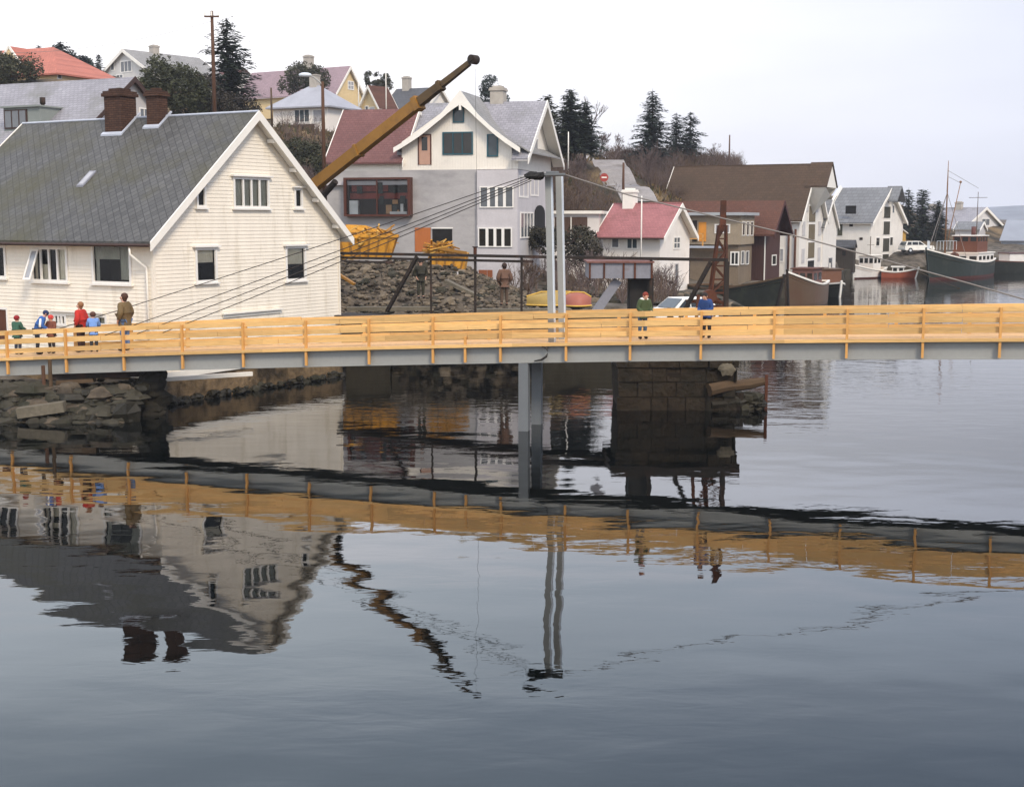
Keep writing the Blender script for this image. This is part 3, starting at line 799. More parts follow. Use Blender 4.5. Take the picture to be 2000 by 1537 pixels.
# chimneys and skylight on the slope toward the camera
for (px, py, w_, l, tpx) in ((237,260,.78,.82,(232,180)), (309,246,.5,.55,(308,180))):
    q = H.slope_hit(px, py)
    tz = H.loc(at(tpx[0], tpx[1], (H.root.matrix_basis @ q).y)).z
    ch = H.chimney((q.x, q.y, q.z), w_, l, tz, brick)
    mb = MB(); sl = H.sl; s_ = lambda x: h + H.rt + x*sl
    mb.hexa([(q.x-.12,q.y-.12,s_(q.x-.12)+.005),(q.x+w_+.1,q.y-.12,s_(q.x+w_+.1)+.005),(q.x+w_+.1,q.y-.03,s_(q.x+w_+.1)+.005),(q.x-.12,q.y-.03,s_(q.x-.12)+.005),
             (q.x-.12,q.y-.12,s_(q.x-.12)+.06),(q.x+w_+.1,q.y-.12,s_(q.x+w_+.1)+.06),(q.x+w_+.1,q.y-.03,s_(q.x+w_+.1)+.06),(q.x-.12,q.y-.03,s_(q.x-.12)+.06)])
    mb.hexa([(q.x-.13,q.y-.13,s_(q.x-.13)+.005),(q.x-.02,q.y-.13,s_(q.x-.02)+.005),(q.x-.02,q.y+l+.1,s_(q.x-.02)+.005),(q.x-.13,q.y+l+.1,s_(q.x-.13)+.005),
             (q.x-.13,q.y-.13,s_(q.x-.13)+.07),(q.x-.02,q.y-.13,s_(q.x-.02)+.07),(q.x-.02,q.y+l+.1,s_(q.x-.02)+.07),(q.x-.13,q.y+l+.1,s_(q.x-.13)+.07)])
    mb.build('flashing', flash, ch)
qa = H.slope_hit(149, 366); qb = H.slope_hit(188, 337)
mb = MB(); ya, yb = sorted((qa.y, qb.y)); xa, xb = sorted((qa.x, qb.x)); s_ = lambda x: h + H.rt + x*H.sl
mb.hexa([(xa,ya,s_(xa)),(xb,ya,s_(xb)),(xb,yb,s_(xb)),(xa,yb,s_(xa)),(xa,ya,s_(xa)+.06),(xb,ya,s_(xb)+.06),(xb,yb,s_(xb)+.06),(xa,yb,s_(xa)+.06)])
skl = mb.build('skylight', greyplate, H.roof)
mb = MB(); e = .06
mb.hexa([(xa+e,ya+e,s_(xa+e)+.03),(xb-e,ya+e,s_(xb-e)+.03),(xb-e,yb-e,s_(xb-e)+.03),(xa+e,yb-e,s_(xa+e)+.03),(xa+e,ya+e,s_(xa+e)+.07),(xb-e,ya+e,s_(xb-e)+.07),(xb-e,yb-e,s_(xb-e)+.07),(xa+e,yb-e,s_(xa+e)+.07)])
mb.build('pane', pane_l, skl)
# rain pipe at the corner
mb = MB(); mb.tube([(-.45,.55,h-.42),(-.45,.55,h-.62),(-.09,.22,h-1.05),(-.09,.2,h-1.3),(-.09,.2,.1)], .04, 6)
mb.build('rain_pipe', white_p, H.root, smooth=True)
main_house = H

# ------------------------------------------------------------ grey house with the long roof behind it
H = House('long_grey_house', 'long house with pale grey slate roof and dormer behind the white clapboard house', (150,268,72), 65, 6.0, A=8.8, B=17)
H.gable('y', apex=(268,153), wall=offwhite, roof=grey_slate, trim=frame_d, og=.3, oe=.5, barge=.16, gutter=frame_d)
H.win('R', (273,213,289,236), 2, 1, frame_w, pane_g)
H.win('L', (0,300,12,330), 1, 1, frame_b, pane_d); H.win('L', (20,290,44,318), 2, 1, frame_w, pane_d)
qa = H.slope_hit(82, 252); y0 = qa.y; mb = MB()
fx = qa.x - .1; zb = h_ = H.eave + H.rt + fx*H.sl
y1 = H.slope_hit(14, 252).y
mb.box(fx, fx+2.2, y0, y1, zb-.3, zb+1.25); mb.box(fx-.15, fx+2.3, y0-.1, y1+.1, zb+1.253, zb+1.34)
dm = mb.build('dormer', M('grey_green_dormer', C(150,156,150,.72), .7, .12, 1), H.roof)
mb = MB(); mb.box(fx-.05, fx-.003, y0+.9, y1-.05, zb+.12, zb+1.15); wf = mb.build('window', frame_d, dm)
mb = MB(); n_ = 3; yy0 = y0+.95; yy1 = y1-.1
for i in range(n_):
    a = yy0+(yy1-yy0)*i/n_; mb.box(fx-.065, fx-.052, a+.05, a+(yy1-yy0)/n_-.05, zb+.2, zb+1.08)
mb.build('pane', pane_g, wf)
q = H.slope_hit(85, 238); mb = MB(); mb.tube([(q.x,q.y,q.z-.2),(q.x,q.y,q.z+1.25)], .1, 8); mb.tube([(q.x,q.y,q.z+.95),(q.x,q.y,q.z+1.3)], .15, 8); mb.build('vent_pipe', darkiron, H.roof, smooth=True)

# ------------------------------------------------------------ houses on the hill
H = House('hill_house', 'yellow house with bright orange tiled hip roof at the far left on the hill', (112,145,118), 66, 17.0, A=7.6, B=20)
H.hip(None, yellow_w, orange_roof, rise=2.9)
mb = MB()
dq = H.cast(30, 118, 'x', 1.2); zd = dq.z
mb.poly([(.5,dq.y-1.7,zd-1.0),(.5,dq.y+1.7,zd-1.0),(.5,dq.y,zd+1.0)]); mb.build('dormer_gable', yellow_w, H.roof)
mb = MB()
for sg in (-1,1):
    mb.beam((.48,dq.y+sg*1.9,zd-1.15),(.48,dq.y,zd+1.1), .1, .2)
mb.build('dormer_trim', white_p, H.roof)
mb = MB()
for sg in (-1,1): mb.hexa([(.5,dq.y+sg*1.8,zd-1.05),(3.0,dq.y+sg*1.8,zd-1.05),(3.0,dq.y,zd+1.0),(.5,dq.y,zd+1.0),(.5,dq.y+sg*1.8,zd-.9),(3.0,dq.y+sg*1.8,zd-.9),(3.0,dq.y,zd+1.15),(.5,dq.y,zd+1.15)])
mb.build('dormer_roof', orange_roof, H.roof)
H.win('R', (111,145,119,154), 1, 1, frame_w, pane_d)

H = House('hill_house', 'white gabled house with light grey roof on the hilltop left of the tall pole', (287,133,165), 52, 21.0, A=11, left=(205,140))
H.gable('x', apex=(247,96), wall=M('weathered_white_boards', C(226,222,216,.78), .75, .1, .6, .05, 20, pattern='vert', p=(.22,.015)), roof=grey_slate_x, trim=white_p, og=.4, oe=.4, barge=.3)
H.win('L', (236,122,257,139), 3, 1, frame_w, pane_g, fw=.12); H.win('L', (217,124,223,137), 1, 1, frame_w, pane_g, fw=.1)
H.win('L', (228,148,240,160), 2, 1, frame_w, pane_g, fw=.1)
H.chimney((3.9, H.B/2-.5, H.eave+H.rise-.2), .9, .9, H.loc(at(288,89,170)).z, plaster)

H = House('hill_house', 'dark purple brown roofed house far behind the tall spruce', (556,172,192), 30, 17.0, A=8, B=14)
H.gable('y', rise=2.6, wall=door_br, roof=purple_roof, trim=frame_d, og=.4, oe=.4)
H.chimney((3.4, 2.7, H.eave+2.2), .9, .9, H.loc(at(520,131,196)).z, plaster)
H = House('hill_house', 'low house with dull red roof half hidden between dark pines and tall spruce', (428,172,175), 40, 18.0, A=7, B=10)
H.gable('y', rise=2.6, wall=offwhite, roof=redbrown_roof, trim=frame_d, og=.3, oe=.4)

H = House('hill_house', 'white square house with grey hip roof behind the lamp post', (640,208,135), 66, 14.6, right=(697,214), left=(533,206))
H.hip((577,160), M('smooth_white_wall', C(240,232,222,.85), .7, .06, .6, .04, 20), M('pale_grey_hip_roof', C(176,178,186,.72), .65, .12, .6, .1, 12), oe=.55)
H.win('L', (576,216,604,238), 3, 1, frame_w, pane_b, fw=.1); H.win('L', (612,216,634,238), 1, 1, frame_w, pane_l, fw=.1); H.win('R', (668,222,682,233), 1, 1, frame_w, pane_l, fw=.08)
mb = MB(); a = H.apex; mb.box(a.x-.4, a.x+.4, a.y-.4, a.y+.4, a.z-.7, a.z+.9); mb.box(a.x-.47, a.x+.47, a.y-.47, a.y+.47, a.z+.903, a.z+1.02); mb.build('chimney', plaster, H.roof)
mb = MB(); u0, u1, z0, z1 = H.rect('L', 560,258,628,262); H.fb(mb, 'L', u0, u1, .0, 1.3, z0, z0+.12); H.fb(mb,'L',u0,u1,1.25,1.3,z0+.12,z0+.9); mb.build('balcony', frame_d, H.root)

H = House('hill_house', 'yellow gabled house with mauve tiled roof and chimney highest on the hill', (655,178,165), 60, 18.6, right=(706,176), B=15)
H.gable('y', apex=(689,131), wall=yellow_w, roof=mauve_roof, trim=white_p, og=.4, oe=.4, barge=.28)
H.win('R', (680,160,690,175), 2, 2, frame_w, pane_l, fw=.12)
H.chimney((H.A/2-.6, 5.6, H.eave+H.rise-.3), 1.0, .9, H.loc(at(609,114,172)).z, plaster)

H = House('hill_house', 'small yellow house with steep white edged gable in front of the dark roofed house', (741,206,156), 50, 17.6, A=2.4, left=(706,200))
H.gable('x', apex=(725,167), wall=yellow_w, roof=rust_roof, trim=white_p, og=.4, oe=.3, barge=.26)
H.door('L', (722,211,731,228), offwhite, frame_w, handle=False); H.win('L', (714,209,719,219), 1, 1, frame_w, pane_g, fw=.1); H.win('R', (742,209,746,218), 1, 1, frame_w, pane_g, fw=.1)

H = House('hill_house', 'white house with dark slate roof and white gable edges right of the yellow houses', (826,214,166), 66, 17.4, A=8.5, left=(748,214))
H.gable('y', apex=(833,166), wall=white_c, roof=dark_slate, trim=white_p, og=.4, oe=.5, barge=.3)
H.chimney((H.A/2-.5, H.B*.72, H.eave+H.rise-.3), .9, .9, H.loc(at(768,153,172)).z, plaster)
H.win('L', (775,217,786,226), 2, 1, frame_w, pane_g, fw=.1); H.win('L', (800,217,811,226), 2, 1, frame_w, pane_g, fw=.1)

# ------------------------------------------------------------ the big half-built shop house in the middle
S = House('shop_house', 'large cream gabled house on raw grey concrete storeys with brown shop window', (1012,300,77), 76, 2.0, right=(1076,302), left=(785,300))
A, B, h = S.A, S.B, S.eave
zc = S.hit('L', 860, 332)[1]              # top of the concrete storeys
S.rt = .12
mb = MB()
mb.poly([(0,0,zc),(0,B,zc),(0,B,h),(0,0,h)]); mb.poly([(A,0,0),(A,B,0),(A,B,h),(A,0,h)]); mb.poly([(0,B,0),(A,B,0),(A,B,h),(0,B,h)])
rz_ = S.cast(1060, 203, 'y', 0).z - h - .12
mb.poly([(0,0,zc),(A,0,zc),(A,0,h),(A/2,0,h+rz_),(0,0,h)]); mb.poly([(0,B,h),(A,B,h),(A/2,B,h+rz_)])
# cross gable wall on the front
yc = S.hit('L', 893, 250)[0]; ga = S.hit('L', 898, 196); gz_ = ga[1]
yl = S.hit('L', 785, 300)[0]; yr = S.hit('L', 1000, 300)[0]
mb.poly([(-.03,yr,zc),(-.03,yl,zc),(-.03,yl,S.hit('L',785,278)[1]),(-.03,(yl+yr)/2,gz_-.1),(-.03,yr,S.hit('L',1000,278)[1])])
wl = mb.build('wall', cream_v, S.root, norm=False)
# concrete storeys: darker raw part, window bay painted paler as a turned face's shading, white lower right face
mb = MB(); yb = S.hit('L', 933, 420)[0]; ya = S.hit('L', 640, 420)[0]
mb.box(-.05, .5, yb, ya, 0, zc-.002, 0)
mb.build('concrete_storeys', concrete, S.root)
mb = MB(); mb.box(-.22, .5, -.02, yb-.003, 0, zc-.03); mb.box(.502, A+.02, -.02, .4, zc*.42, zc-.03)
mb.build('concrete_bay', concrete_l, S.root)
mb = MB(); mb.box(-.30, -.052, ya-5.2, ya, zc-.85, zc-.62); mb.build('ledge', concrete_l, S.root)
mb = MB(); mb.box(.5, A, 0, .3, 0, zc*.42-.003); mb.build('plinth_wall', offwhite, S.root)
# roofs
def roofslab(mb, a, b_, c_, d, t=.12):
    p = [Vector(q) for q in (a,b_,c_,d)]; mb.hexa(p + [q + Vector((0,0,t)) for q in p])
mb = MB(); zr = h + rz_; oe = .55; sl = rz_/(A/2); og = .7
e0 = (-oe, h-oe*sl)
xm = .0; zm_ = h+xm*sl
roofslab(mb, (xm,-og,zm_), (A/2,-og,zr), (A/2,B+.3,zr), (xm,B+.3,zm_)); roofslab(mb, (-oe,-og,e0[1]), (xm,-og,zm_), (xm,yr-.1,zm_), (-oe,yr-.1,e0[1]))
roofslab(mb, (A+oe,-og,e0[1]), (A/2,-og,zr), (A/2,B+.3,zr), (A+oe,B+.3,e0[1]))
main_roof = mb.build('roof', grey_slate, S.root)
mb = MB()
tipL = S.cast(769, 291, 'x', -.5); tipR = S.cast(1016, 291, 'x', -.5); apx = S.cast(899, 188, 'x', -.5)
def gcurve(k, inner=0):
    """outline of the bell-cast gable from left tip (k=0) to apex (1) to right tip (2)"""
    if k <= 1: a = tipL; t = k
    else: a = tipR; t = 2-k
    y = a.y+(apx.y-a.y)*t; z = a.z+(apx.z-a.z)*t
    z -= .45*math.sin(math.pi*min(t,1))*.55                     # sag
    z += .28*max(0, t-.72)/.28
    if inner:
        z -= .22
        if t > .6: z -= .55*((t-.6)/.4)**2
    return y, z
K = [i/24 for i in range(49)]
for dx in (3.6,):
    V = []
    for k in K:
        y, z = gcurve(k); V += [(-.5,y,z-.1),(dx,y,z-.1),(-.5,y,z+.03),(dx,y,z+.03)]
    F = []
    for i in range(48):
        a = i*4; b_ = a+4
        F += [(a,b_,b_+1,a+1),(a+2,a+3,b_+3,b_+2),(a,a+2,b_+2,b_),(a+1,b_+1,b_+3,a+3)]
    mb.add(V, F)
mb.build('gable_roof', grey_slate_x, S.root)
mb = MB(); V = []
for k in K:
    y, z = gcurve(k); y2, z2 = gcurve(k, 1)
    V += [(-.58,y,z+.06),(-.58,y2,z2),(-.503,y,z+.06),(-.503,y2,z2)]
F = []
for i in range(48):
    a = i*4; b_ = a+4
    F += [(a,a+1,b_+1,b_),(a+2,b_+2,b_+3,a+3),(a,b_,b_+2,a+2),(a+1,a+3,b_+3,b_+1)]
mb.add(V, F)
mb.box(-.6, -.48, apx.y-.06, apx.y+.06, gcurve(1,1)[1]-.3, gcurve(1,1)[1]+.1)
mb.build('bargeboard', white_p, S.root)
mb = MB()
for sg in (0,1):
    e = -oe if sg == 0 else A+oe
    mb.extr([(e,-og,e0[1]-.03),(A/2,-og,zr-.03),(A/2,-og,zr-.004),(e,-og,e0[1]-.004)], (0,og-.03,0))
mb.build('soffit', white_p, S.root)
mb = MB()
for sg in (0,1):
    e = -oe-.04 if sg == 0 else A+oe+.04
    mb.extr([(e,-og-.06,e0[1]-.22),(A/2,-og-.06,zr-.25),(A/2,-og-.06,zr+.16),(e,-og-.06,e0[1]+.14)], (0,.055,0))
mb.build('side_bargeboard', white_p, S.root)
# skirt roof under the side gable
mb = MB(); sk = S.cast(1098, 303, 'y', -.9)
zz = h+.45
roofslab(mb, (-.3,-.75,zz-.45), (A+.6,-.75,zz-.45), (A+.6,.0,zz), (-.3,.0,zz), .08)
mb.build('skirt_roof', grey_slate_x, S.root)
S.roof = main_roof
S.chimney((A/2-.2, S.hit('L',927,190)[0]-.6, zr-.3), .9, .8, S.loc(at(926,174,82)).z, plaster)
# openings
S.win('L', (887,212,905,238), 1, 1, frame_t, pane_b, fw=.06, dep=.06, base=.03)
S.win('L', (867,261,922,300), 3, 1, frame_t, pane_d, fw=.07, dep=.06, base=.03)
S.win('L', (954,265,971,304), 1, 1, frame_t, pane_b, fw=.07, dep=.06, base=.03)
dd = S.rect('L', 819,265,841,322)
mb = MB(); S.fb(mb, 'L', dd[0], dd[1], .03, .07, dd[2], dd[3]); dr = mb.build('door', door_pk, S.root)
mb = MB(); S.fb(mb, 'L', dd[0]-.07, dd[0]-.002, .03, .09, dd[2], dd[3]+.07); S.fb(mb, 'L', dd[1]+.002, dd[1]+.07, .03, .09, dd[2], dd[3]+.07); S.fb(mb,'L',dd[0],dd[1],.03,.088,dd[3]+.002,dd[3]+.07); mb.build('door_frame', frame_b, dr)
mb = MB(); S.fb(mb, 'L', dd[0]+.16, dd[1]-.16, .06, .08, dd[2]+(dd[3]-dd[2])*.48, dd[3]-.1); mb.build('pane', pane_d, dr)
for r_ in ((941,367,1003,404), (938,447,1000,481)):
    f = S.win('L', r_, 4, 1, frame_w if r_[1] > 400 else frame_w, pane_g if r_[1] < 400 else pane_d, fw=.06, dep=.07, mull=.16, base=.22)
S.win('R', (1014,346,1030,384), 2, 1, frame_w, pane_g, fw=.1); S.win('R', (1036,345,1050,381), 2, 1, frame_w, pane_g, fw=.1)
S.win('R', (1037,270,1050,296), 1, 1, frame_w, pane_l, fw=.12)
S.win('R', (1016,417,1040,462), 4, 1, frame_w, pane_g, fw=.08, base=.02)
u0,u1,z0,z1 = S.rect('R', 1043,404,1062,478); mb = MB()
pr = [(u0,-.03,z0),(u1,-.03,z0)] + [((u0+u1)/2+(u1-u0)/2*math.cos(t),-.03,z1-.4+.5*math.sin(t)) for t in [math.pi*i/8 for i in range(9)]]
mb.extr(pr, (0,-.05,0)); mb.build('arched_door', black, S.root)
# shop window: a brown timber box with the shop's wares behind glass
u0,u1,z0,z1 = S.rect('L', 682,352,802,419); mb = MB()
S.fb(mb,'L',u0-.16,u0,.05,.55,z0-.12,z1+.12); S.fb(mb,'L',u1,u1+.16,.05,.55,z0-.12,z1+.12); S.fb(mb,'L',u0,u1,.05,.55,z1,z1+.12); S.fb(mb,'L',u0,u1,.05,.55,z0-.12,z0)
S.fb(mb,'L',u0+(u1-u0)*.49,u0+(u1-u0)*.51,.46,.53,z0,z1)
sw = mb.build('shop_window', frame_b, S.root)
mb = MB(); mb.poly([(-.45,u1,z0),(-.45,u0,z0),(-.45,u0,z1),(-.45,u1,z1)]); mb.build('pane', glass_m, sw, norm=False)
mb = MB(); S.fb(mb,'L',u0,u1,.052,.07,z0,z1); mb.build('back_panel', M('dim_shop_interior', (.02,.017,.014), .9, .5, 1.2), sw)
rnd = random.Random(11); mbs = [MB() for _ in range(4)]
sm_ = [M('red_shop_wares', C(170,74,56,.5), .7, .4, 2), M('white_shop_wares', (.62,.62,.6), .6, .2, 2), M('dark_shop_wares', (.03,.035,.03), .6, .4, 2), M('buff_shop_wares', C(220,170,120,.6), .7, .3, 2)]
du = u1-u0; dz = z1-z0
S.fb(mbs[0],'L',u0+.1,u1-.1,.1,.14,z0+dz*.45,z0+dz*.62); S.fb(mbs[0],'L',u0+du*.35,u1-.2,.1,.14,z0+dz*.66,z0+dz*.9)
for i in range(13):
    a = u0+.1+(du-.5)*rnd.random(); b0 = z0+dz*rnd.choice((.02,.02,.6,.3)); k = rnd.choice((1,1,2,2,3))
    d_ = .16+.02*i
    S.fb(mbs[k],'L',a,a+rnd.uniform(.12,.4),d_,d_+.017,b0,b0+dz*rnd.uniform(.1,.32))
S.fb(mbs[1],'L',u0+.1,u0+du*.3,.2,.42,z0+.01,z0+dz*.08); S.fb(mbs[1],'L',u1-du*.18,u1-.15,.2,.42,z0+.01,z0+dz*.4)
for q, m_, nm in zip(mbs, sm_, ('red_wares','white_wares','dark_wares','buff_wares')):
    if q.v: q.build(nm, m_, sw)
# plywood sheet and open hole below
u0,u1,z0,z1 = S.rect('L', 811,445,842,492); mb = MB(); S.fb(mb,'L',u0,u1,.052,.09,z0,z1); mb.build('plywood_sheet', ply, S.root)
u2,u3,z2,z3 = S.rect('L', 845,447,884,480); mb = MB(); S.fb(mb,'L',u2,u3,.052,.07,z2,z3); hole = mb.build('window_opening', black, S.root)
mb = MB(); S.fb(mb,'L',u2-.05,u3+.05,.052,.1,z3+.002,z3+.07); mb.build('lintel', frame_w, hole)
u0,u1,z0,z1 = S.rect('L', 937,527,964,572); mb = MB(); S.fb(mb,'L',u0,u0+(u1-u0)*.36,.222,.25,z0,z1); S.fb(mb,'L',u0+(u1-u0)*.40,u1,.222,.25,z0,z1)
d_ = mb.build('lower_door', M('brown_orange_door', C(150,88,56,.75), .7, .15, 3), S.root)
# annex with red-brown roof to the left
axw = S.root.matrix_basis @ S.cast(786, 309, 'x', .08)
AX = House('annex', None, (786,309,axw.y), 76, 2.0, A=6.0, left=(640,309)); rt_ = AX.root
AX.gable('y', rise=2.95, wall=cream_v, roof=redbrown_roof, trim=white_p, og=.1, oe=.35, barge=.2)
for ch in list(AX.root.children):           # the annex is part of the same building
    mw_ = rt_.matrix_basis @ ch.matrix_basis
    ch.parent = S.root; ch.matrix_basis = S.root.matrix_basis.inverted() @ mw_
    ch.name = {'wall':'annex_wall','roof':'annex_roof','bargeboard':'annex_bargeboard'}.get(ch.name.split('.')[0], 'annex_part')
bpy.data.objects.remove(rt_)
shop = S

# ------------------------------------------------------------ flat garage, pink-roofed house
H = House('garage', 'low white garage with flat roof and brown door behind the bridge pylon', (1170,418,88), 82, 1.6, A=6, left=(1080,418))
A,B,h = H.A,H.B,H.eave
mb = MB(); mb.box(0,A,0,B,0,h); mb.build('wall', M('white_garage_wall', C(232,226,220,.82), .8, .08, .6, .05, 15), H.root)
mb = MB(); mb.box(-.25,A+.2,-.2,B+.2,h+.003,h+.2); mb.build('roof', white_p, H.root)
u0,u1,z0,z1 = H.rect('L',1084,424,1147,470); mb = MB(); H.fb(mb,'L',u0,u1,.003,.05,z0,z1); gd = mb.build('garage_door', M('brown_garage_door', C(92,70,58,.75), .7, .12, 1.5, pattern='vert', p=(.14,.02)), H.root)
mb = MB(); H.fb(mb,'L',(u0+u1)/2-.03,(u0+u1)/2+.03,.052,.09,z0,z1); mb.build('door_post', white_p, gd)

H = House('cottage', 'small white house with faded red tiled roof and white chimney', (1289,458,86), 63, 1.2, right=(1347,458), left=(1178,458))
H.gable('y', apex=(1331,398), wall=M('white_washed_wall', C(240,234,226,.85), .75, .07, .6, .05, 15, stain=(C(196,186,172), .4, .7, .55)), roof=pink_roof, trim=white_p, og=.45, oe=.45, barge=.22, ridgecap=pink_roof, gutter=frame_d)
H.win('R', (1316,465,1327,484), 2, 2, frame_w, pane_g, fw=.09); H.win('R', (1318,517,1323,552), 1, 1, offwhite, pane_g, fw=.08)
H.win('L', (1226,465,1244,485), 2, 1, frame_w, pane_b, fw=.08); H.win('L', (1196,466,1208,483), 1, 1, frame_w, pane_g, fw=.08)
q = H.slope_hit(1236, 408); H.chimney((q.x, q.y, q.z), .85, .75, H.loc(at(1231,374,92)).z, white_p)

# ------------------------------------------------------------ half-built brown boathouse, red boathouse, warehouses
B_ = House('unfinished_house', 'two storey unfinished brown panel house with balcony and orange board', (1447,421,99), 68, 1.1, right=(1474,421), left=(1343,421))
A,B,h = B_.A,B_.B,B_.eave
raw = M('raw_chipboard', C(178,162,138,.68), .85, .14, .7, .1, 9, stain=(C(150,130,106,.68), .6, .5, .5), pattern='vert', p=(1.2,.01))
z2 = B_.hit('L', 1400, 478)[1]
mb = MB(); mb.box(0,A,0,B,z2,h); mb.build('upper_storey', raw, B_.root)
mb = MB(); mb.box(.25,A-.1,.15,B-.2,0,z2-.002); mb.build('lower_storey', M('brown_lower_boards', C(152,134,112,.62), .85, .14, .7, .1, 9, pattern='vert', p=(.18,.015)), B_.root)
mb = MB(); mb.box(-.5,A+.3,-.3,B+.3,h+.003,h+.22); mb.build('roof', M('pale_roof_edge', C(180,184,186,.75), .7, .1, 1), B_.root)
mb = MB(); mb.box(-.55,.0,1.0,B+.2,z2-.25,z2-.1); blc = mb.build('balcony', M('blue_white_beam', C(190,196,206,.75), .7, .1, 1), B_.root)
mb = MB(); yy = B_.hit('L',1372,470)[0]
mb.box(-.55,-.47,yy-.2,B+.2,z2+.75,z2+.85); mb.box(-.55,-.47,yy-.2,B+.2,z2+.4,z2+.48); mb.box(-.55,-.47,yy-.2,yy-.1,z2-.1,z2+.85); mb.box(-.55,-.47,B+.1,B+.2,z2-.1,z2+.85)
mb.build('railing', timber_post, blc)
u0,u1,z0,z1 = B_.rect('L',1365,434,1379,472); mb = MB(); B_.fb(mb,'L',u0,u1,.003,.04,z0,z1); mb.build('orange_board', M('orange_board', C(224,150,58,.8), .7, .1, 2), B_.root)
u0,u1,z0,z1 = B_.rect('L',1353,431,1361,472); mb = MB(); B_.fb(mb,'L',u0,u1,.003,.04,z0,z1); mb.build('door', pane_d, B_.root)
B_.win('L',(1398,440,1424,454),2,1,frame_w,pane_l,fw=.08)
for px in (1450,1458,1466): B_.win('R',(px,434,px+4,459),1,1,frame_w,pane_d,fw=.06)
f = B_.win('L',(1428,494,1440,516),2,1,frame_w,pane_d,fw=.1,base=-.2)
for px in (1450,1459): 
    B_.win('R',(px,492,px+5,515),1,1,frame_w,pane_g,fw=.06,base=-.1)

H = House('red_boathouse', 'dark red boathouse with rust brown roof wedged between unfinished house and white warehouse', (1494,448,103.5), 62, .9, right=(1524,450), B=17)
H.gable('y', apex=(1513,392), wall=M('dark_red_boards', C(92,62,56,.6), .8, .15, .8, .1, 12, pattern='vert', p=(.2,.02)), roof=rust_roof, trim=M('maroon_trim', C(84,52,48,.75), .8), og=.9, oe=.5, barge=.2)
mb = MB(); mb.box(-.06,.08,-.06,-.003,.02,H.eave-.05); mb.build('corner_board', white_p, H.root)
H.win('R',(1508,500,1515,516),1,1,frame_w,pane_d,fw=.08)

H = House('warehouse', 'big white wharf warehouse with dark brown roof and hoist hood on its gable', (1562,421,112), 63.5, .7, right=(1608,424), B=12.2)
H.gable('y', apex=(1597,322), wall=white_v, roof=brown_roof, trim=white_p, og=.35, oe=.5, barge=.26, ridgecap=brown_roof)
A,B,h = H.A,H.B,H.eave
# hoist hood
mb = MB(); zt = h+H.rise
roofslab(mb,(A/2-2.0,-1.7,zt-1.9),(A/2,-1.7,zt+.15),(A/2,.2,zt+.15),(A/2-2.0,.2,zt-1.9)); roofslab(mb,(A/2+2.0,-1.7,zt-1.9),(A/2,-1.7,zt+.15),(A/2,.2,zt+.15),(A/2+2.0,.2,zt-1.9))
mb.build('hoist_roof', brown_roof, H.root)
mb = MB(); mb.poly([(A/2-1.9,-1.6,zt-1.9),(A/2+1.9,-1.6,zt-1.9),(A/2,-1.6,zt+.05)]); mb.poly([(A/2-1.9,-1.6,zt-1.9),(A/2-1.9,-.01,zt-1.9),(A/2-.0,-.01,zt-4.2),(A/2,-1.55,zt-2.6)]); mb.poly([(A/2+1.9,-1.6,zt-1.9),(A/2+1.9,-.01,zt-1.9),(A/2+.1,-.01,zt-4.2),(A/2+.1,-1.55,zt-2.6)])
mb.build('hoist_hood', white_p, H.root, norm=False)
olive = M('olive_loft_door', C(124,110,84,.75), .7, .15, 1.5)
u0,u1,_,_ = H.rect('R',1579,400,1589,500)
zs = [.15, .27, .45, .63, .80]
for i in range(4):
    z0 = .5+(h+H.rise-3.6)*i/4*.98; z1 = z0+(h+H.rise-3.6)/4*.84
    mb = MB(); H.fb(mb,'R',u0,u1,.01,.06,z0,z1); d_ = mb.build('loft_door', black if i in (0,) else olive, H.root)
    mb = MB(); H.fb(mb,'R',u0-.12,u0-.003,.01,.08,z0,z1); H.fb(mb,'R',u1+.003,u1+.12,.01,.08,z0,z1); H.fb(mb,'R',u0-.12,u1+.12,.01,.08,z1,z1+.1); mb.build('door_frame', frame_w, d_)
for x_, z_ in ((.16,.25),(.84,.25),(.16,.5),(.84,.5),(.3,.72),(.7,.72)):
    zc_ = (h+H.rise)*z_*.92; uc = A*x_
    mb = MB(); H.fb(mb,'R',uc-.45,uc+.45,.005,.05,zc_-.6,zc_+.6); f = mb.build('shutter', M('grey_shutter', C(206,202,200,.8), .7) if 'grey_shutter' not in MATS else MATS['grey_shutter'], H.root)
mb = MB()
for px, py0, py1 in ((1541,424,520),(1554,448,518)):
    u, _, = H.hit('L',px,470); za = H.hit('L',px,py0)[1]; mb.tube([(-.12,u,.3),(-.12,u,za)], .09, 6)
mb.build('rusty_pipe', rusty, H.root, smooth=True)
H.win('L',(1524,487,1529,510),1,1,frame_w,pane_l,fw=.1)
# low lean-to on its right
H2 = House('low_shed', 'low white shed with grey roof joined to the right of the brown roofed warehouse', (1608,441,119), 63.5, .7, right=(1634,441), B=9)
H2.gable('y', rise=2.2, wall=white_v, roof=fibre_grey, trim=white_p, og=.2, oe=.3)
H2.win('R',(1618,505,1624,530),1,1,offwhite,pane_g,fw=.08)

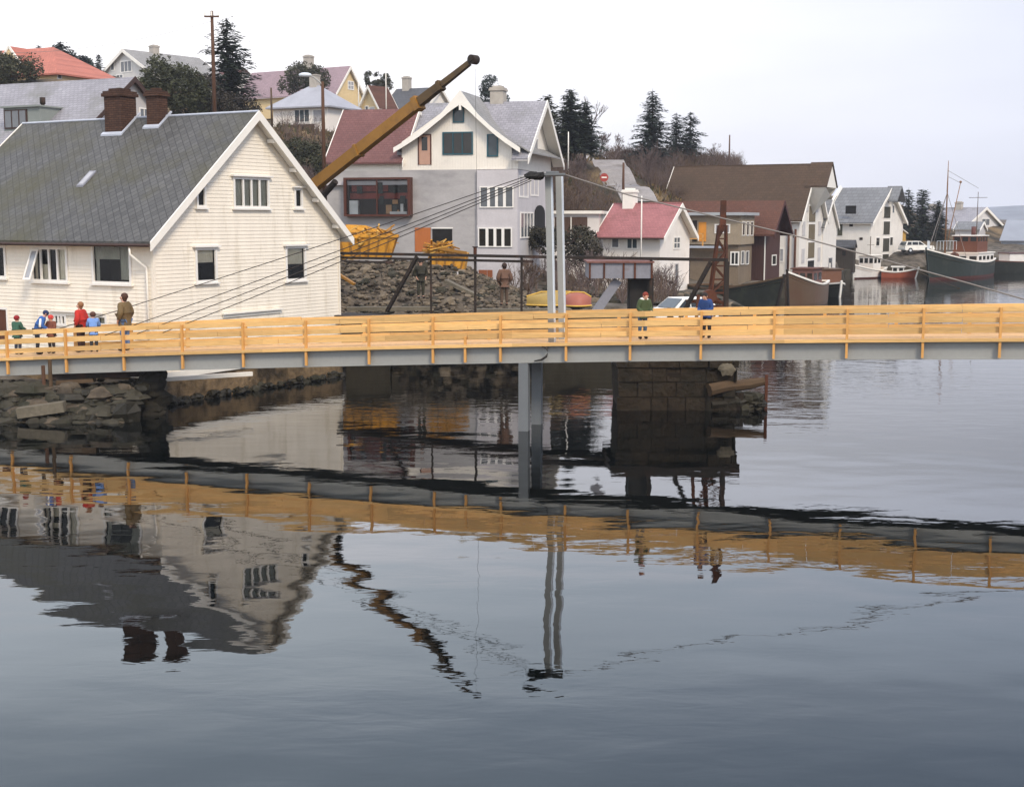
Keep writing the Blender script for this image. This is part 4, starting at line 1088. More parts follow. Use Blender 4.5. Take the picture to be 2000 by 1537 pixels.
H = House('warehouse', 'white wharf warehouse with grey roof and column of loft doors in its gable', (1701,432,144.5), 56.5, .5, right=(1764,432), left=(1616,432))
H.gable('y', apex=(1752,367), wall=white_v, roof=fibre_grey, trim=white_p, og=.4, oe=.45, barge=.26)
A,B,h = H.A,H.B,H.eave
mb = MB(); u0,u1,_,_ = H.rect('R',1726,400,1735,500)
for py0, py1 in ((404,426),(433,458),(466,491),(497,516)):
    _,_,z0,z1 = H.rect('R',1726,py0,1735,py1)
    mb = MB(); H.fb(mb,'R',u0,u1,.01,.06,max(z0,.2),z1); d_ = mb.build('loft_door', M('dark_green_door', C(70,66,48,.7), .7, .15, 2) if 'dark_green_door' not in MATS else MATS['dark_green_door'], H.root)
    mb = MB(); H.fb(mb,'R',u0-.14,u0-.003,.01,.08,max(z0,.2),z1); H.fb(mb,'R',u1+.003,u1+.14,.01,.08,max(z0,.2),z1); H.fb(mb,'R',u0-.14,u1+.14,.01,.08,z1,z1+.1); mb.build('door_frame', frame_w, d_)
for r_ in ((1711,465,1717,480),(1738,464,1743,479),(1743,402,1746,416),(1718,405,1721,416)): H.win('R', r_, 1, 1, frame_w, pane_d if r_[1]>450 else pane_g, fw=.1)
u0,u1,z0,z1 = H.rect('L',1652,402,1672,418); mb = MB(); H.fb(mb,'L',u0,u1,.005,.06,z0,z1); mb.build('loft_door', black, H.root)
for r_ in ((1660,432,1665,442),(1683,433,1687,436),(1680,465,1684,468)): H.win('L', r_, 1, 1, frame_d, pane_d, fw=.05)
u0,u1,z0,z1 = H.rect('L',1637,430,1645,460); mb = MB(); H.fb(mb,'L',u0,u1,.005,.06,z0,z1); mb.build('side_door', M('dull_green_door', C(84,84,66,.7), .7, .15, 2), H.root)
zt = h+H.rise; mb = MB(); roofslab(mb,(A/2-1.5,-1.5,zt-1.5),(A/2,-1.5,zt+.12),(A/2,.1,zt+.12),(A/2-1.5,.1,zt-1.5)); roofslab(mb,(A/2+1.5,-1.5,zt-1.5),(A/2,-1.5,zt+.12),(A/2,.1,zt+.12),(A/2+1.5,.1,zt-1.5)); mb.build('hoist_roof', fibre_grey, H.root)
mb = MB(); mb.beam((A/2,-1.4,zt-.1),(A/2,.1,zt-1.6),.14,.14); mb.build('hoist_beam', frame_d, H.root)
y_ = H.slope_hit(1633, 382).y; mb = MB(); s_ = lambda x: h+H.rt+x*H.sl
mb.hexa([(-.4,y_-.12,s_(-.4)),(A/2,y_-.12,s_(A/2)),(A/2,y_+.12,s_(A/2)),(-.4,y_+.12,s_(-.4)),(-.4,y_-.12,s_(-.4)+.2),(A/2,y_-.12,s_(A/2)+.2),(A/2,y_+.12,s_(A/2)+.2),(-.4,y_+.12,s_(-.4)+.2)])
mb.build('parapet', white_p, H.roof)
mb = MB(); mb.box(A+.01,A+2.2,.3,3.0,0,h-1.2); mb.build('yellow_lean_to', M('yellow_lean_to_boards', C(214,170,84,.75), .8, .1, .8, pattern='vert', p=(.2,.02)), H.root)
mb = MB(); roofslab(mb,(A-.0,.1,h-.9),(A+2.5,.1,h-1.5),(A+2.5,3.2,h-1.5),(A-.0,3.2,h-.9),.1); mb.build('lean_to_roof', white_p, H.root)

H = House('quay_shed', 'small dark brown shed at the quay edge between the white warehouses', (1668,481,136), 60, .7, right=(1672,481), left=(1632,481))
H.gable('y', rise=.5, wall=M('dark_shed_boards', C(72,64,54,.7), .8, .15, 1, pattern='vert', p=(.18,.02)), roof=dark_slate, og=.1, oe=.15)
H.win('L',(1645,490,1652,500),1,1,frame_d,pane_d,fw=.05)

H = House('harbour_house', 'far white gabled house with grey roof behind the moored fishing ship', (1880,446,190), 52, 2.4, right=(1958,446), B=10)
H.gable('y', apex=(1926,405), wall=M('hazy_white_boards', C(226,222,218,.8), .75, .08, .5), roof=grey_slate, trim=white_p, og=.4, oe=.5, barge=.26)
H.win('R',(1918,428,1932,440),2,1,frame_w,pane_g,fw=.12); H.win('R',(1900,455,1910,468),1,1,frame_w,pane_g,fw=.1); H.win('R',(1936,455,1946,468),1,1,frame_w,pane_g,fw=.1)
H.chimney((H.A/2-1.2, 3.0, H.eave+H.rise-.6), .9, .9, H.loc(at(1902,395,194)).z, plaster); H.chimney((H.A/2-1.2, 7.0, H.eave+H.rise-.6), .9, .9, H.loc(at(1885,400,197)).z, plaster)
H = House('harbour_house', 'low pale blue grey shed house in front of the far white gable', (1912,448,182), 60, 2.2, right=(1925,448), left=(1866,448))
H.gable('y', rise=.9, wall=offwhite, roof=fibre_grey, trim=white_p, og=.2, oe=.3)
H = House('harbour_shed', 'long blue grey metal shed at the right edge of the harbour', (2090,470,178), 60, 1.5, A=9, left=(1956,464))
H.gable('y', rise=2.6, wall=M('blue_grey_metal', C(176,180,190,.72), .6, .08, .4, pattern='vert', p=(.4,.02)), roof=M('blue_grey_roof', C(158,164,174,.72), .6, .1, .4), og=.2, oe=.3)
# ------------------------------------------------------------ the new footbridge
BT = Vector((1,-.22,0)).normalized(); BN = Vector((.22,1,0)).normalized()
def bY(x): return 37.7 - .22*x
def ztop(x): return 3.36 + .039*x - .0006*x*x
def bp_(x, n, z): return Vector((x, bY(x), 0)) + BN*n + Vector((0,0,z))
br = thing('footbridge', 'new pale timber footbridge on grey steel girders crossing the whole water', 'bridge', (0, bY(0), 0))
BO = Vector((0, bY(0), 0))
XS = [-24 + .75*i for i in range(63)]
def sweep(mb, n0, n1, d0, d1, xa=-24, xb=22.5, mi=0):
    """box swept along the bridge, d0/d1 relative to the top of the front rail"""
    xs_ = [xa] + [x for x in XS if xa+.05 < x < xb-.05] + [xb]
    V = []; F = []
    for x in xs_:
        z = ztop(x)
        V += [bp_(x,n0,z+d0)-BO, bp_(x,n1,z+d0)-BO, bp_(x,n1,z+d1)-BO, bp_(x,n0,z+d1)-BO]
    for i in range(len(xs_)-1):
        a = i*4; b_ = a+4
        F += [(a+k, a+(k+1)%4, b_+(k+1)%4, b_+k) for k in range(4)]
    F += [(3,2,1,0), tuple(len(V)-4+k for k in range(4))]
    mb.add(V, F, mi)
BW = 1.75
def board_run(n0, n1, d0, d1, xa, xb, seed):
    """one rail: butted boards of uneven length, each slightly out of line"""
    rnd = random.Random(seed); mb = MB(); x = xa
    while x < xb:
        xe = min(x + rnd.choice((3.77, 3.77, 5.65, 5.65)), xb)
        j = rnd.uniform(-.014,.014); t = rnd.uniform(-.012,.012)
        sweep(mb, n0, n1, d0+j, d1+j+t, x+.006, xe-.006); x = xe
    return mb.build('rail_board', timber, br)
BACK0 = at(112,650,41.9).x
for k, (a, b_) in enumerate(((-.155,0),(-.43,-.275),(-.705,-.55))):
    board_run(.10, .135, a, b_, -23.9, 22.4, 10+k)
    board_run(BW-.135, BW-.10, a-.022, b_-.022, BACK0, 22.4, 20+k)
post_x = []
for px in (-100, 12,127,240,355,474,597,720,845,908,977,1105,1230,1368,1510,1652,1800,1950,2110):
    r = (px-1000)/FPX; Yp = 37.7/(1+.22*r*1.0); 
    for _ in range(3): Yp = 37.7-.22*(r*Yp*1.0*(1/1.0))
    zc_ = math.cos(PITCH)*Yp + (CAMZ-2)*math.sin(PITCH)
    post_x.append(r*zc_)
for x in post_x:
    z = ztop(x); mb = MB()
    mb.T = Matrix.Translation(-BO)
    p0 = bp_(x,.045,z-1.36); p1 = bp_(x,.045,z-.03 if abs(x+1.32) > .5 else z-.62)
    mb.beam(p0, p1, .09, .065, up=BT)
    mb.build('rail_post', timber_post, br)
for x in [BACK0 + 1.9*i for i in range(19)]:
    z = ztop(x); mb = MB(); mb.T = Matrix.Translation(-BO)
    mb.beam(bp_(x,BW-.045,z-.9), bp_(x,BW-.045,z-.08), .10, .09, up=BT); mb.build('rail_post', timber_post, br)
mb = MB(); sweep(mb, .14, BW-.14, -.91, -.85); mb.build('deck', deck_w, br)
mb = MB(); sweep(mb, -.03, .096, -.93, -.845); mb.build('edge_plank', timber, br)
mb = MB(); sweep(mb, BW-.096, BW+.03, -.93, -.845); mb.build('edge_plank', timber, br)
for n in (.17, BW-.17):
    mb = MB(); sweep(mb, n-.01, n+.01, -1.39, -.95); sweep(mb, n-.07, n+.07, -.949, -.932); sweep(mb, n-.07, n+.07, -1.41, -1.392)
    mb.build('girder', steel, br)
mb = MB(); x0 = .85
mb.T = Matrix.Translation(-BO)
mb.tube([bp_(x0,.02,ztop(x0)-.93), bp_(x0+.12,.0,ztop(x0)-.97), bp_(x0+.17,-.01,ztop(x0)-1.1), bp_(x0+.12,0,ztop(x0)-1.22), bp_(x0-.02,.02,ztop(x0)-1.32), bp_(x0-.22,.04,ztop(x0)-1.36)], [.03,.035,.035,.035,.03,.02], 7)
mb.build('cable_loop', cable_m, br, smooth=True)

# pylon: two leaning H-section legs through the railing with a cable saddle on top
ptop = at(1075,343,37.75); 
py_ = thing('bridge_pylon', 'grey steel twin leg pylon with dark cable saddle standing on the timber bridge', 'pylon', (ptop.x+.1, 37.75, 0))
PO = Vector((ptop.x+.1, 37.75, 0))
def hleg(mb, p0, p1, w=.19, d=.2, mis=(0,1)):
    ax = (p1-p0).normalized(); a = BT.copy(); a = (a - ax*a.dot(ax)).normalized(); b_ = ax.cross(a)
    def bar(ca, cb, wa, wb, mi):
        q = []
        for p in (p0, p1):
            c = p + a*ca + b_*cb
            q += [c-a*wa/2-b_*wb/2, c+a*wa/2-b_*wb/2, c+a*wa/2+b_*wb/2, c-a*wa/2+b_*wb/2]
        mb.add(q, [(0,3,2,1),(4,5,6,7),(0,1,5,4),(1,2,6,5),(2,3,7,6),(3,0,4,7)], mi)
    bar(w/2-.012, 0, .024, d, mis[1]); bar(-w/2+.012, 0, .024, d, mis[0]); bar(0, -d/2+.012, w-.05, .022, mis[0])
for n, top, bot in ((.42,(1072,345),(1078,640)),(BW-.42,(1092.5,345),(1098.5,640))):
    Yb = bY(ptop.x)+n*.977
    p1 = at(top[0], top[1], Yb); p0 = at(bot[0], bot[1], Yb); p0 = p0 + (p0-p1).normalized()*.55
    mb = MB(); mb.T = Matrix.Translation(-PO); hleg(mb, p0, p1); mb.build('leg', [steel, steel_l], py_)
mb = MB(); mb.T = Matrix.Translation(-PO)
ca = at(1072,342,bY(ptop.x)+.2); cb = at(1094,342,bY(ptop.x)+BW-.2)
mb.beam(at(1061,342,37.85), at(1103,341,37.85), .85, .05); mb.beam(at(1067,337,37.85), at(1091,337,37.85), .5, .05)
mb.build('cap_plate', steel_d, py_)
sad = MB(); sad.T = Matrix.Translation(-PO)
for n in (-.35, .35):
    c = at(1045,344,37.75) + BN*n
    sad.ball(c, .22, .14, .11, 10, 7, jit=.12, seed=3)
sad.beam(at(1032,346,37.75), at(1062,341,37.75), .8, .12)
sad.build('cable_saddle', M('black_grease', (.012,.011,.010), .7, .2, 3), py_)
# columns under the deck
pr_ = thing('bridge_pier', 'pair of grey steel columns in the water under the timber bridge', 'pier', (.5, 38.4, 0))
for (px, n) in ((1024,.25),(1049,BW-.2)):
    Yb = bY(.5)+n*.977; q = at(px, 780, Yb); z = ztop(q.x)-1.42
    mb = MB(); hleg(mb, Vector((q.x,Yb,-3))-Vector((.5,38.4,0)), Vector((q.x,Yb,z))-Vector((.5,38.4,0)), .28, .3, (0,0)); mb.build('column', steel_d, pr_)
# stay cables
def cable(name, pts, r, m, label, cat, group=None, sag=0):
    P = [Vector(p) for p in pts]; out = []
    for a, b_ in zip(P[:-1], P[1:]):
        for i in range(8):
            t = i/8; q = a.lerp(b_, t); q.z -= sag*4*t*(1-t); out.append(q)
    out.append(P[-1]); o = out[0].copy()
    mb = MB(); mb.tube([q-o for q in out], r, 5); ob = mb.build(name, m, smooth=True, loc=o); return tag(ob, label, cat, group)
ends = [((1032,343),(112,643),1.5),((1034,347),(205,655),.35),((1036,350),(268,652),1.45),((1038,353),(318,650),.4)]
lab = ['uppermost stay cable reaching farthest left from the pylon saddle', 'second stay cable from the top left of the pylon', 'third stay cable from the top left of the pylon', 'lowest stay cable left of the pylon anchored nearest to it']
for (a, b_, n), l in zip(ends, lab):
    q = at(*b_, 40.5); x = q.x; Yb = bY(x)+n*.977
    cable('stay_cable', [at(*a, bY(ptop.x)+n*.977), at(*b_, Yb)], .013, cable_m, l, 'cable', 'stay cables left of the pylon', sag=.07)
cable('stay_cable', [at(1105,342,38), at(1230,382,37.6), at(1400,424,37.1), at(1550,460,36.6), at(1680,495,36.2), at(1890,553,35.4), at(2130,622,34.4)], .02, rope_m, 'grey backstay cable sagging from pylon top down to the right', 'cable')

# ------------------------------------------------------------ old swing bridge on its pier
pier = thing('stone_pier', 'dark timber clad old bridge pier standing in the water', 'pier', (5.4, 43.2, 0))
def rel(o): 
    b_ = Vector(o.location); return lambda v: Vector(v)-b_
rp = rel(pier)
mb = MB()
q0 = at(1207,800,42.0); q1 = at(1436,800,42.0)
n = 16; prof = []
xa, xb = q0.x, q1.x; yA = 42.0; yB = 45.6
ring = []
for i in range(n):
    t = i/n*2*math.pi; cx_ = (xa+xb)/2; cy_ = (yA+yB)/2
    ex = abs(math.cos(t))**.25*math.copysign(1,math.cos(t)); ey = abs(math.sin(t))**.25*math.copysign(1,math.sin(t))
    ring.append((cx_+ex*(xb-xa)/2, cy_+ey*(yB-yA)/2))
V = []
lv = [(-3,.97),(0,.975),(.42,.985),(.421,1.0),(.8,1.0),(.801,.99),(1.2,1.02),(1.201,.99),(1.75,1.03)]
for z, k in lv:
    for x, y in ring: V.append(rp(((xa+xb)/2+(x-(xa+xb)/2)*k,(yA+yB)/2+(y-(yA+yB)/2)*k,z)))
F = [(j*n+i, j*n+(i+1)%n, (j+1)*n+(i+1)%n, (j+1)*n+i) for j in range(len(lv)-1) for i in range(n)] + [tuple((len(lv)-1)*n+i for i in range(n))]
mb.add(V, F); mb.build('crib', timber_wet, pier)
rnd = random.Random(12); mb = MB()
for (z0, z1, k) in ((-1.2,-.1,0),(-.1,.42,.02),(.42,.9,-.03),(.9,1.36,.0),(1.36,1.752,.05)):   # rough courses of big stones
    x = xa-.03-k
    while x < xb+k:
        w_ = min(rnd.uniform(.45,1.15), xb+k-x+.02); dy = rnd.uniform(.02,.14)+k; g = .012
        q = [(x+g,yA-dy,z0+g),(x+w_-g,yA-dy,z0+g),(x+w_-g,yA+.3,z0+g),(x+g,yA+.3,z0+g),(x+g,yA-dy+rnd.uniform(-.04,.04),z1-g),(x+w_-g,yA-dy+rnd.uniform(-.04,.04),z1-g+rnd.uniform(-.03,.0)),(x+w_-g,yA+.3,z1-g),(x+g,yA+.3,z1-g)]
        mb.hexa([rp(v) for v in q]); x += w_
mb.build('masonry', M('dark_pier_masonry', C(72,58,38,.42), .8, .4, 1.1, .3, 6, bump=.09, bscale=4, stain=(C(34,30,18,.7), .9, .9, .46)), pier)
mb = MB(); c0 = at(1196,700,42.0).x-.02; c1 = at(1447,700,42.0).x
mb.box(c0-5.4, c1-5.4, 41.8-43.2, 46-43.2, 1.753, 2.15); mb.build('cap_slab', darkiron, pier)
mb = MB(); rnd = random.Random(4)
a = at(1384,762,41.75); b_ = at(1494,744,42.5); mb.tube([rp(a), rp(a.lerp(b_,.3)+Vector((0,0,.03))), rp(a.lerp(b_,.7)-Vector((0,0,.02))), rp(b_)], [.21,.19,.18,.13], 9)
a = at(1388,790,41.85); b_ = at(1494,782,42.5); mb.tube([rp(a), rp(b_)], [.13,.11], 8, 1)
mb.tube([rp(at(1386,752,41.95)), rp(Vector((at(1386,735,41.95).x, 41.95, -1)))], .15, 8, 1); mb.tube([rp(at(1444,766,42.1)), rp(Vector((at(1444,745,42.1).x, 42.1, -1)))], .15, 8, 1)
a = at(1445,765,42.1); b_ = at(1490,752,42.6)
mb.hexa([rp((a.x-1.0,41.9,-.6)),rp((b_.x,42.5,-.6)),rp((b_.x,43.6,-.6)),rp((a.x-1.0,43.6,-.6)),rp((a.x-1.0,41.9,.28)),rp((b_.x,42.5,.3)),rp((b_.x,43.6,.3)),rp((a.x-1.0,43.6,.28))],1)
mb.build('fender_logs', [log_m, timber_wet], pier, smooth=False)
rk_ = rocks('fender_base', [(lambda r: rp((r.uniform(at(1392,780,42).x, at(1490,780,42).x), r.uniform(42.05,43.4), r.uniform(-.4,.42))), 170, .14, .34)], [seaweed_s, rock_d], 46, None, pier)
mb = MB(); a = at(1497,732,42.4); mb.beam(rp((a.x,42.4,-2)), rp(a), .09, .09); mb.build('fender_post', rusty, pier)
mb = MB(); c = at(1420,722,41.78); mb.ball(rp(c), .26, .07, .2, 9, 6, jit=.2, seed=8); mb.build('pale_stone', slab_m, pier)

ob = thing('old_swing_bridge', 'rusty old swing bridge frame with counterweight box and lattice mast behind the new bridge', 'bridge', (4, 46, 2.1))
ro = rel(ob)
mb = MB()
bl = at(655,495,52.2); bm_ = at(1040,503,47); brr = at(1420,508,43.2); bl.z = bm_.z = brr.z = at(1420,508,43.2).z
mb.beam(ro(bl), ro(bm_), .16, .10); mb.beam(ro(bm_), ro(brr), .16, .10)
mb.beam(ro(bl-Vector((0,0,.17))), ro(bm_-Vector((0,0,.17))), .12, .09)
mb.build('top_beam', darkiron, ob)
mb = MB(); zb_ = 2.25
mb.beam(ro((bl.x,bl.y,zb_)), ro((bm_.x,bm_.y,zb_)), 1.6, .22); mb.beam(ro((bm_.x,bm_.y,zb_)), ro((brr.x,brr.y,zb_)), 1.6, .22)
mb.build('lower_deck', darkiron, ob)
def onbeam(px):
    for a, b_ in ((bl,bm_),(bm_,brr)):
        for i in range(101):
            q = a.lerp(b_, i/100)
            zc_ = math.cos(PITCH)*q.y+(CAMZ-q.z)*math.sin(PITCH)
            if 1000+FPX*q.x/zc_ >= px: return q
    return brr
for px, w_ in ((838,.07),(926,.09),(1016,.08),(1270,.09),(1418,.14)):
    q = onbeam(px); mb = MB(); mb.beam(ro((q.x,q.y,zb_+.11)), ro((q.x,q.y,q.z-.05)), w_, w_); mb.build('post', darkiron, ob)
for (pa, pb) in ((812,752),(1385,1322)):
    a = onbeam(pa); b_ = onbeam(pb); mb = MB(); mb.beam(ro((a.x,a.y-.1,a.z-.08)), ro((b_.x,b_.y-.1,zb_+.3)), .12, .12); mb.build('diagonal_brace', darkiron, ob)
q = onbeam(926); mb = MB(); mb.tube([ro(q+Vector((0,0,.05))), ro(q+Vector((0,0,.28))), ro(q+Vector((0,0,.33)))], [.06,.06,.12], 8); mb.build('bollard', rusty, ob)
# counterweight box
mb = MB(); q = onbeam(1212); cl_ = at(1150,530,q.y-.7); cr_ = at(1274,530,q.y-.7); zt = at(1200,514,q.y-.7).z; zb2 = at(1200,544,q.y-.7).z
mb.box(cl_.x-4, cr_.x-4, q.y-.7-46, q.y+1.5-46, zb2-2.1, zt-2.1); cw = mb.build('counterweight_box', greyplate, ob)
mb = MB(); mb.box(cl_.x-4.06, cr_.x-3.94, q.y-.78-46, q.y+1.55-46, zt-2.097, zt-2.04); mb.build('rusty_lid', M('rusty_lid_plate', C(140,100,92,.75), .8, .2, 2, .1, 10, stain=(C(98,58,44,.75), .7, 1.5, .5)), cw)
mb = MB()
for px in (1152,1180,1218,1240,1273):
    x = at(px,530,q.y-.7).x-4; mb.box(x-.03, x+.03, q.y-.74-46, q.y-.702-46, zb2-2.1, zt-2.1)
mb.build('rib', rusty, cw)
mb = MB(); a = at(1230,546,q.y); b_ = at(1275,546,q.y); mb.box(a.x-4, b_.x-4, q.y-.3-46, q.y+.9-46, zb_-2.1+.11, zb2-2.1-.003); mb.build('pedestal', M('black_pedestal_steel', (.02,.018,.016), .8, .3, 2), ob)
mb = MB(); a = at(1207,547,q.y-.4); b_ = at(1162,612,q.y-.4); mb.beam(ro(a), ro(b_), .14, .3); mb.build('grey_strut', greyplate, ob)
# lattice mast
ms_ = onbeam(1408); ms_ = Vector((ms_.x, ms_.y+1.2, 0)); mb = MB()
zt = at(1410,392,ms_.y).z; zm = at(1410,440,ms_.y).z
xc = at(1408,450,ms_.y).x
for sx in (-1,1):
    for sy in (-1,1):
        mb.beam(ro((xc-.12+sx*.34,ms_.y+sy*.34,zb_)), ro((xc+.05+sx*.11,ms_.y+sy*.11,zm)), .07, .07)
mb.beam(ro((xc+.05,ms_.y,zm-.2)), ro((xc+.07,ms_.y,zt)), .24, .2, w1=.17, h1=.17)
nst = 8
for i in range(nst):
    t0, t1 = i/nst, (i+1)/nst
    for sy in (-1,1):
        def LP(sx, t): return Vector((xc-.12+.17*t+sx*(.34-.23*t), ms_.y+sy*(.34-.23*t), zb_+(zm-zb_)*t))
        s_ = 1 if i%2 else -1
        mb.beam(ro(LP(-s_,t0)), ro(LP(s_,t1)), .045, .045); mb.beam(ro(LP(-1,t1)), ro(LP(1,t1)), .04, .04)
mb.build('lattice_mast', rusty, ob)
mb = MB(); a = onbeam(1340); b_ = onbeam(1418)
mb.beam(ro((a.x,a.y,3.35)), ro((b_.x,b_.y,3.35)), .12, .1); mb.beam(ro((b_.x-1,b_.y,zb_)), ro((b_.x-.9,b_.y,3.6)), .1, .1); mb.beam(ro((b_.x-.9,b_.y,3.3)), ro((b_.x-.2,b_.y,zb_+.1)), .08, .08)
mb.tube([ro((b_.x-.55,b_.y-.2,3.55)), ro((b_.x-.55,b_.y+.2,3.55))], .22, 12); mb.build('winch', rusty, ob, smooth=False)

# ------------------------------------------------------------ mobile crane behind the house
P_tip = at(925,117,49.2); P_vis = at(636,345,54.0)
bd = (P_tip-P_vis).normalized(); P_base = P_vis - bd*6.2
cr = thing('mobile_crane', 'yellow telescopic mobile crane boom raised from behind the white clapboard house', 'crane', (P_base.x, P_base.y, hz(P_base.x,P_base.y)))
rc = rel(cr)
def bpos(t): return rc(P_base.lerp(P_tip, t))
L_ = (P_tip-P_base).length; tv = 6.2/L_
def tpx(px):        # parameter along the visible boom for a photo x
    lo, hi = tv-.1, 1.0
    for _ in range(40):
        m_ = (lo+hi)/2; q = P_base.lerp(P_tip, m_); zc_ = math.cos(PITCH)*q.y+(CAMZ-q.z)*math.sin(PITCH)
        if 1000+FPX*q.x/zc_ < px: lo = m_
        else: hi = m_
    return lo
t1 = tpx(818); t2 = tpx(862)
mb = MB(); mb.beam(bpos(0), bpos(t1), .36, .46, w1=.32, h1=.40); mb.beam(bpos(t1-.012), bpos(t1+.004), .42, .52); mb.beam(bpos(tpx(700)-.004), bpos(tpx(700)+.004), .40, .5); mb.build('boom_section', crane_y, cr)
mb = MB(); mb.beam(bpos(t1+.005), bpos(t2), .28, .33, w1=.26, h1=.29); mb.beam(bpos(t2-.008), bpos(t2+.002), .32, .36); mb.build('boom_section', crane_d, cr)
mb = MB(); mb.beam(bpos(t2+.003), bpos(.985), .20, .22, w1=.16, h1=.18); mb.build('boom_section', crane_d, cr)
mb = MB(); sd_ = Vector((-bd.y, bd.x, 0)).normalized()
mb.tube([bpos(1.0)-sd_*.16, bpos(1.0)+sd_*.16], .17, 16); mb.tube([bpos(1.0)-sd_*.2, bpos(1.0)-sd_*.16], .09, 12); mb.build('sheave_head', darkiron, cr)
mb = MB(); q = at(928,135,49.2); mb.tube([rc(q), rc(at(931,345,49.2)), rc(at(932,440,49.2))], .005, 4); mb.build('hoist_rope', cable_m, cr)
mb = MB(); a = bpos(tpx(655))-Vector((0,0,.5)); mb.tube([a - bd*4.6 - Vector((0,0,1.0)), a], .13, 8); mb.build('lift_ram', darkiron, cr)
mb = MB(); zc0 = .9
mb.box(-4.2,2.8,-1.2,1.2,zc0,zc0+.5); mb.box(-1.4,1.6,-1.1,1.1,zc0+.503,zc0+1.0); mb.build('chassis', crane_d, cr)
mb = MB(); mb.box(-1.2,1.2,-1.05,.25,zc0+1.003,max(zc0+2.2, bpos(0).z+.2)); mb.build('turret', crane_y, cr)
mb = MB(); mb.box(-4.1,-2.4,-1.15,1.15,zc0+.503,zc0+2.0); cabo = mb.build('cab', crane_y, cr)
mb = MB(); mb.box(-4.13,-4.103,-1.0,1.0,zc0+1.2,zc0+1.85); mb.box(-3.9,-2.7,-1.18,-1.153,zc0+1.2,zc0+1.85); mb.build('pane', pane_d, cabo)
for x in (-3.4,-1.8,.8,2.1):
    for y in (-1.25,1.0):
        mb = MB(); mb.tube([(x,y,.5),(x,y+.25,.5)], .5, 14); mb.build('wheel', black, cr)

# ------------------------------------------------------------ rubble and yellow skips
def mound_z(x, y):
    # crest follows the outline of the pile in the photograph
    k = max(0, 1-((y-70)/11.2)**2); u = 1000+2600*x/y
    top = 3.75 if u < 880 else 3.75 - (u-880)/165*1.8
    return 1.95 + max(0, top-1.95)*k*(1+.10*mnoise.noise(Vector((x*.9,y*.9,3))))
mb = MB(); nx_, ny_ = 56, 40; V = []
for j in range(ny_+1):
    for i in range(nx_+1):
        x = -15.5+19*i/nx_; y = 58.6+16*j/ny_
        V.append((x, y, mound_z(x,y)+.16*mnoise.noise(Vector((x*2.3,y*2.3,1)))-.06))
mb.add(V, [(j*(nx_+1)+i, j*(nx_+1)+i+1, (j+1)*(nx_+1)+i+1, (j+1)*(nx_+1)+i) for j in range(ny_) for i in range(nx_)])
rub_m = M('rubble_dirt', C(112,100,84,.6), .95, .4, .9, .25, 6, bump=.08, bscale=4, stain=(C(56,48,38,.6), .85, .8, .48))
tag(mb.build('rubble_mound', rub_m, smooth=False), 'sloping mound of grey dug out earth and stone behind the bridge', 'rubble', kind='stuff')
def on_mound(rnd):
    x = rnd.uniform(-14,2.6); y = rnd.uniform(58.8,71.5); return Vector((x,y,mound_z(x,y)+.03))
def quay_front(rnd):
    x = rnd.uniform(-7.5,2.6); y = rnd.uniform(57.8,59.2); return Vector((x,y,2.05))
ru = rocks('rubble', [(lambda r: Vector((r.uniform(-5.2,1.2), (lambda t: 57.5+1.3*t)(r.random()), r.uniform(0,1.6))), 240, .12, .4), (on_mound, 3000, .05, .24), (on_mound, 60, .25, .42), (quay_front, 160, .05, .18)], [rock_l, rub_m, rock_l, rub_m, rock_d], 5); tag(ru, 'heap of broken grey rock and concrete lumps behind the bridge', 'rubble', kind='stuff')
def debris(px, py, Y, ln, ang, tilt, m_, label, w_=.18, h_=.12):
    p = at(px,py,Y); d = Vector((math.cos(ang)*math.cos(tilt), math.sin(ang)*math.cos(tilt), math.sin(tilt)))
    mb = MB(); mb.beam(-d*ln/2, d*ln/2, w_, h_); o = mb.build('debris_beam', m_, loc=p); return tag(o, label, 'debris')
debris(900,563,62.0,1.6,-.25,-.42,slab_m,'pale broken slab slanting down the rubble heap right of the dark post', .5, .16)
debris(873,535,66.5,1.1,.1,-.02,concrete_l,'short white concrete block under the second yellow skip', .5, .2)
debris(720,512,68.5,2.7,-.05,-.02,darkiron,'long dark pipe lying across the rubble below the large yellow skip', .14, .12)
debris(676,545,61,1.0,-.4,-.5,crane_y,'yellow plank sticking out of the rubble beside the house corner', .2, .1)
debris(760,603,57.3,3.6,.1,0,slab_m,'grey concrete kerb block along the quay edge below the rubble', .5, .16)
debris(1000,607,57.6,3.2,.12,0,slab_m,'grey flat quay beam at the foot of the rubble', .5, .18)

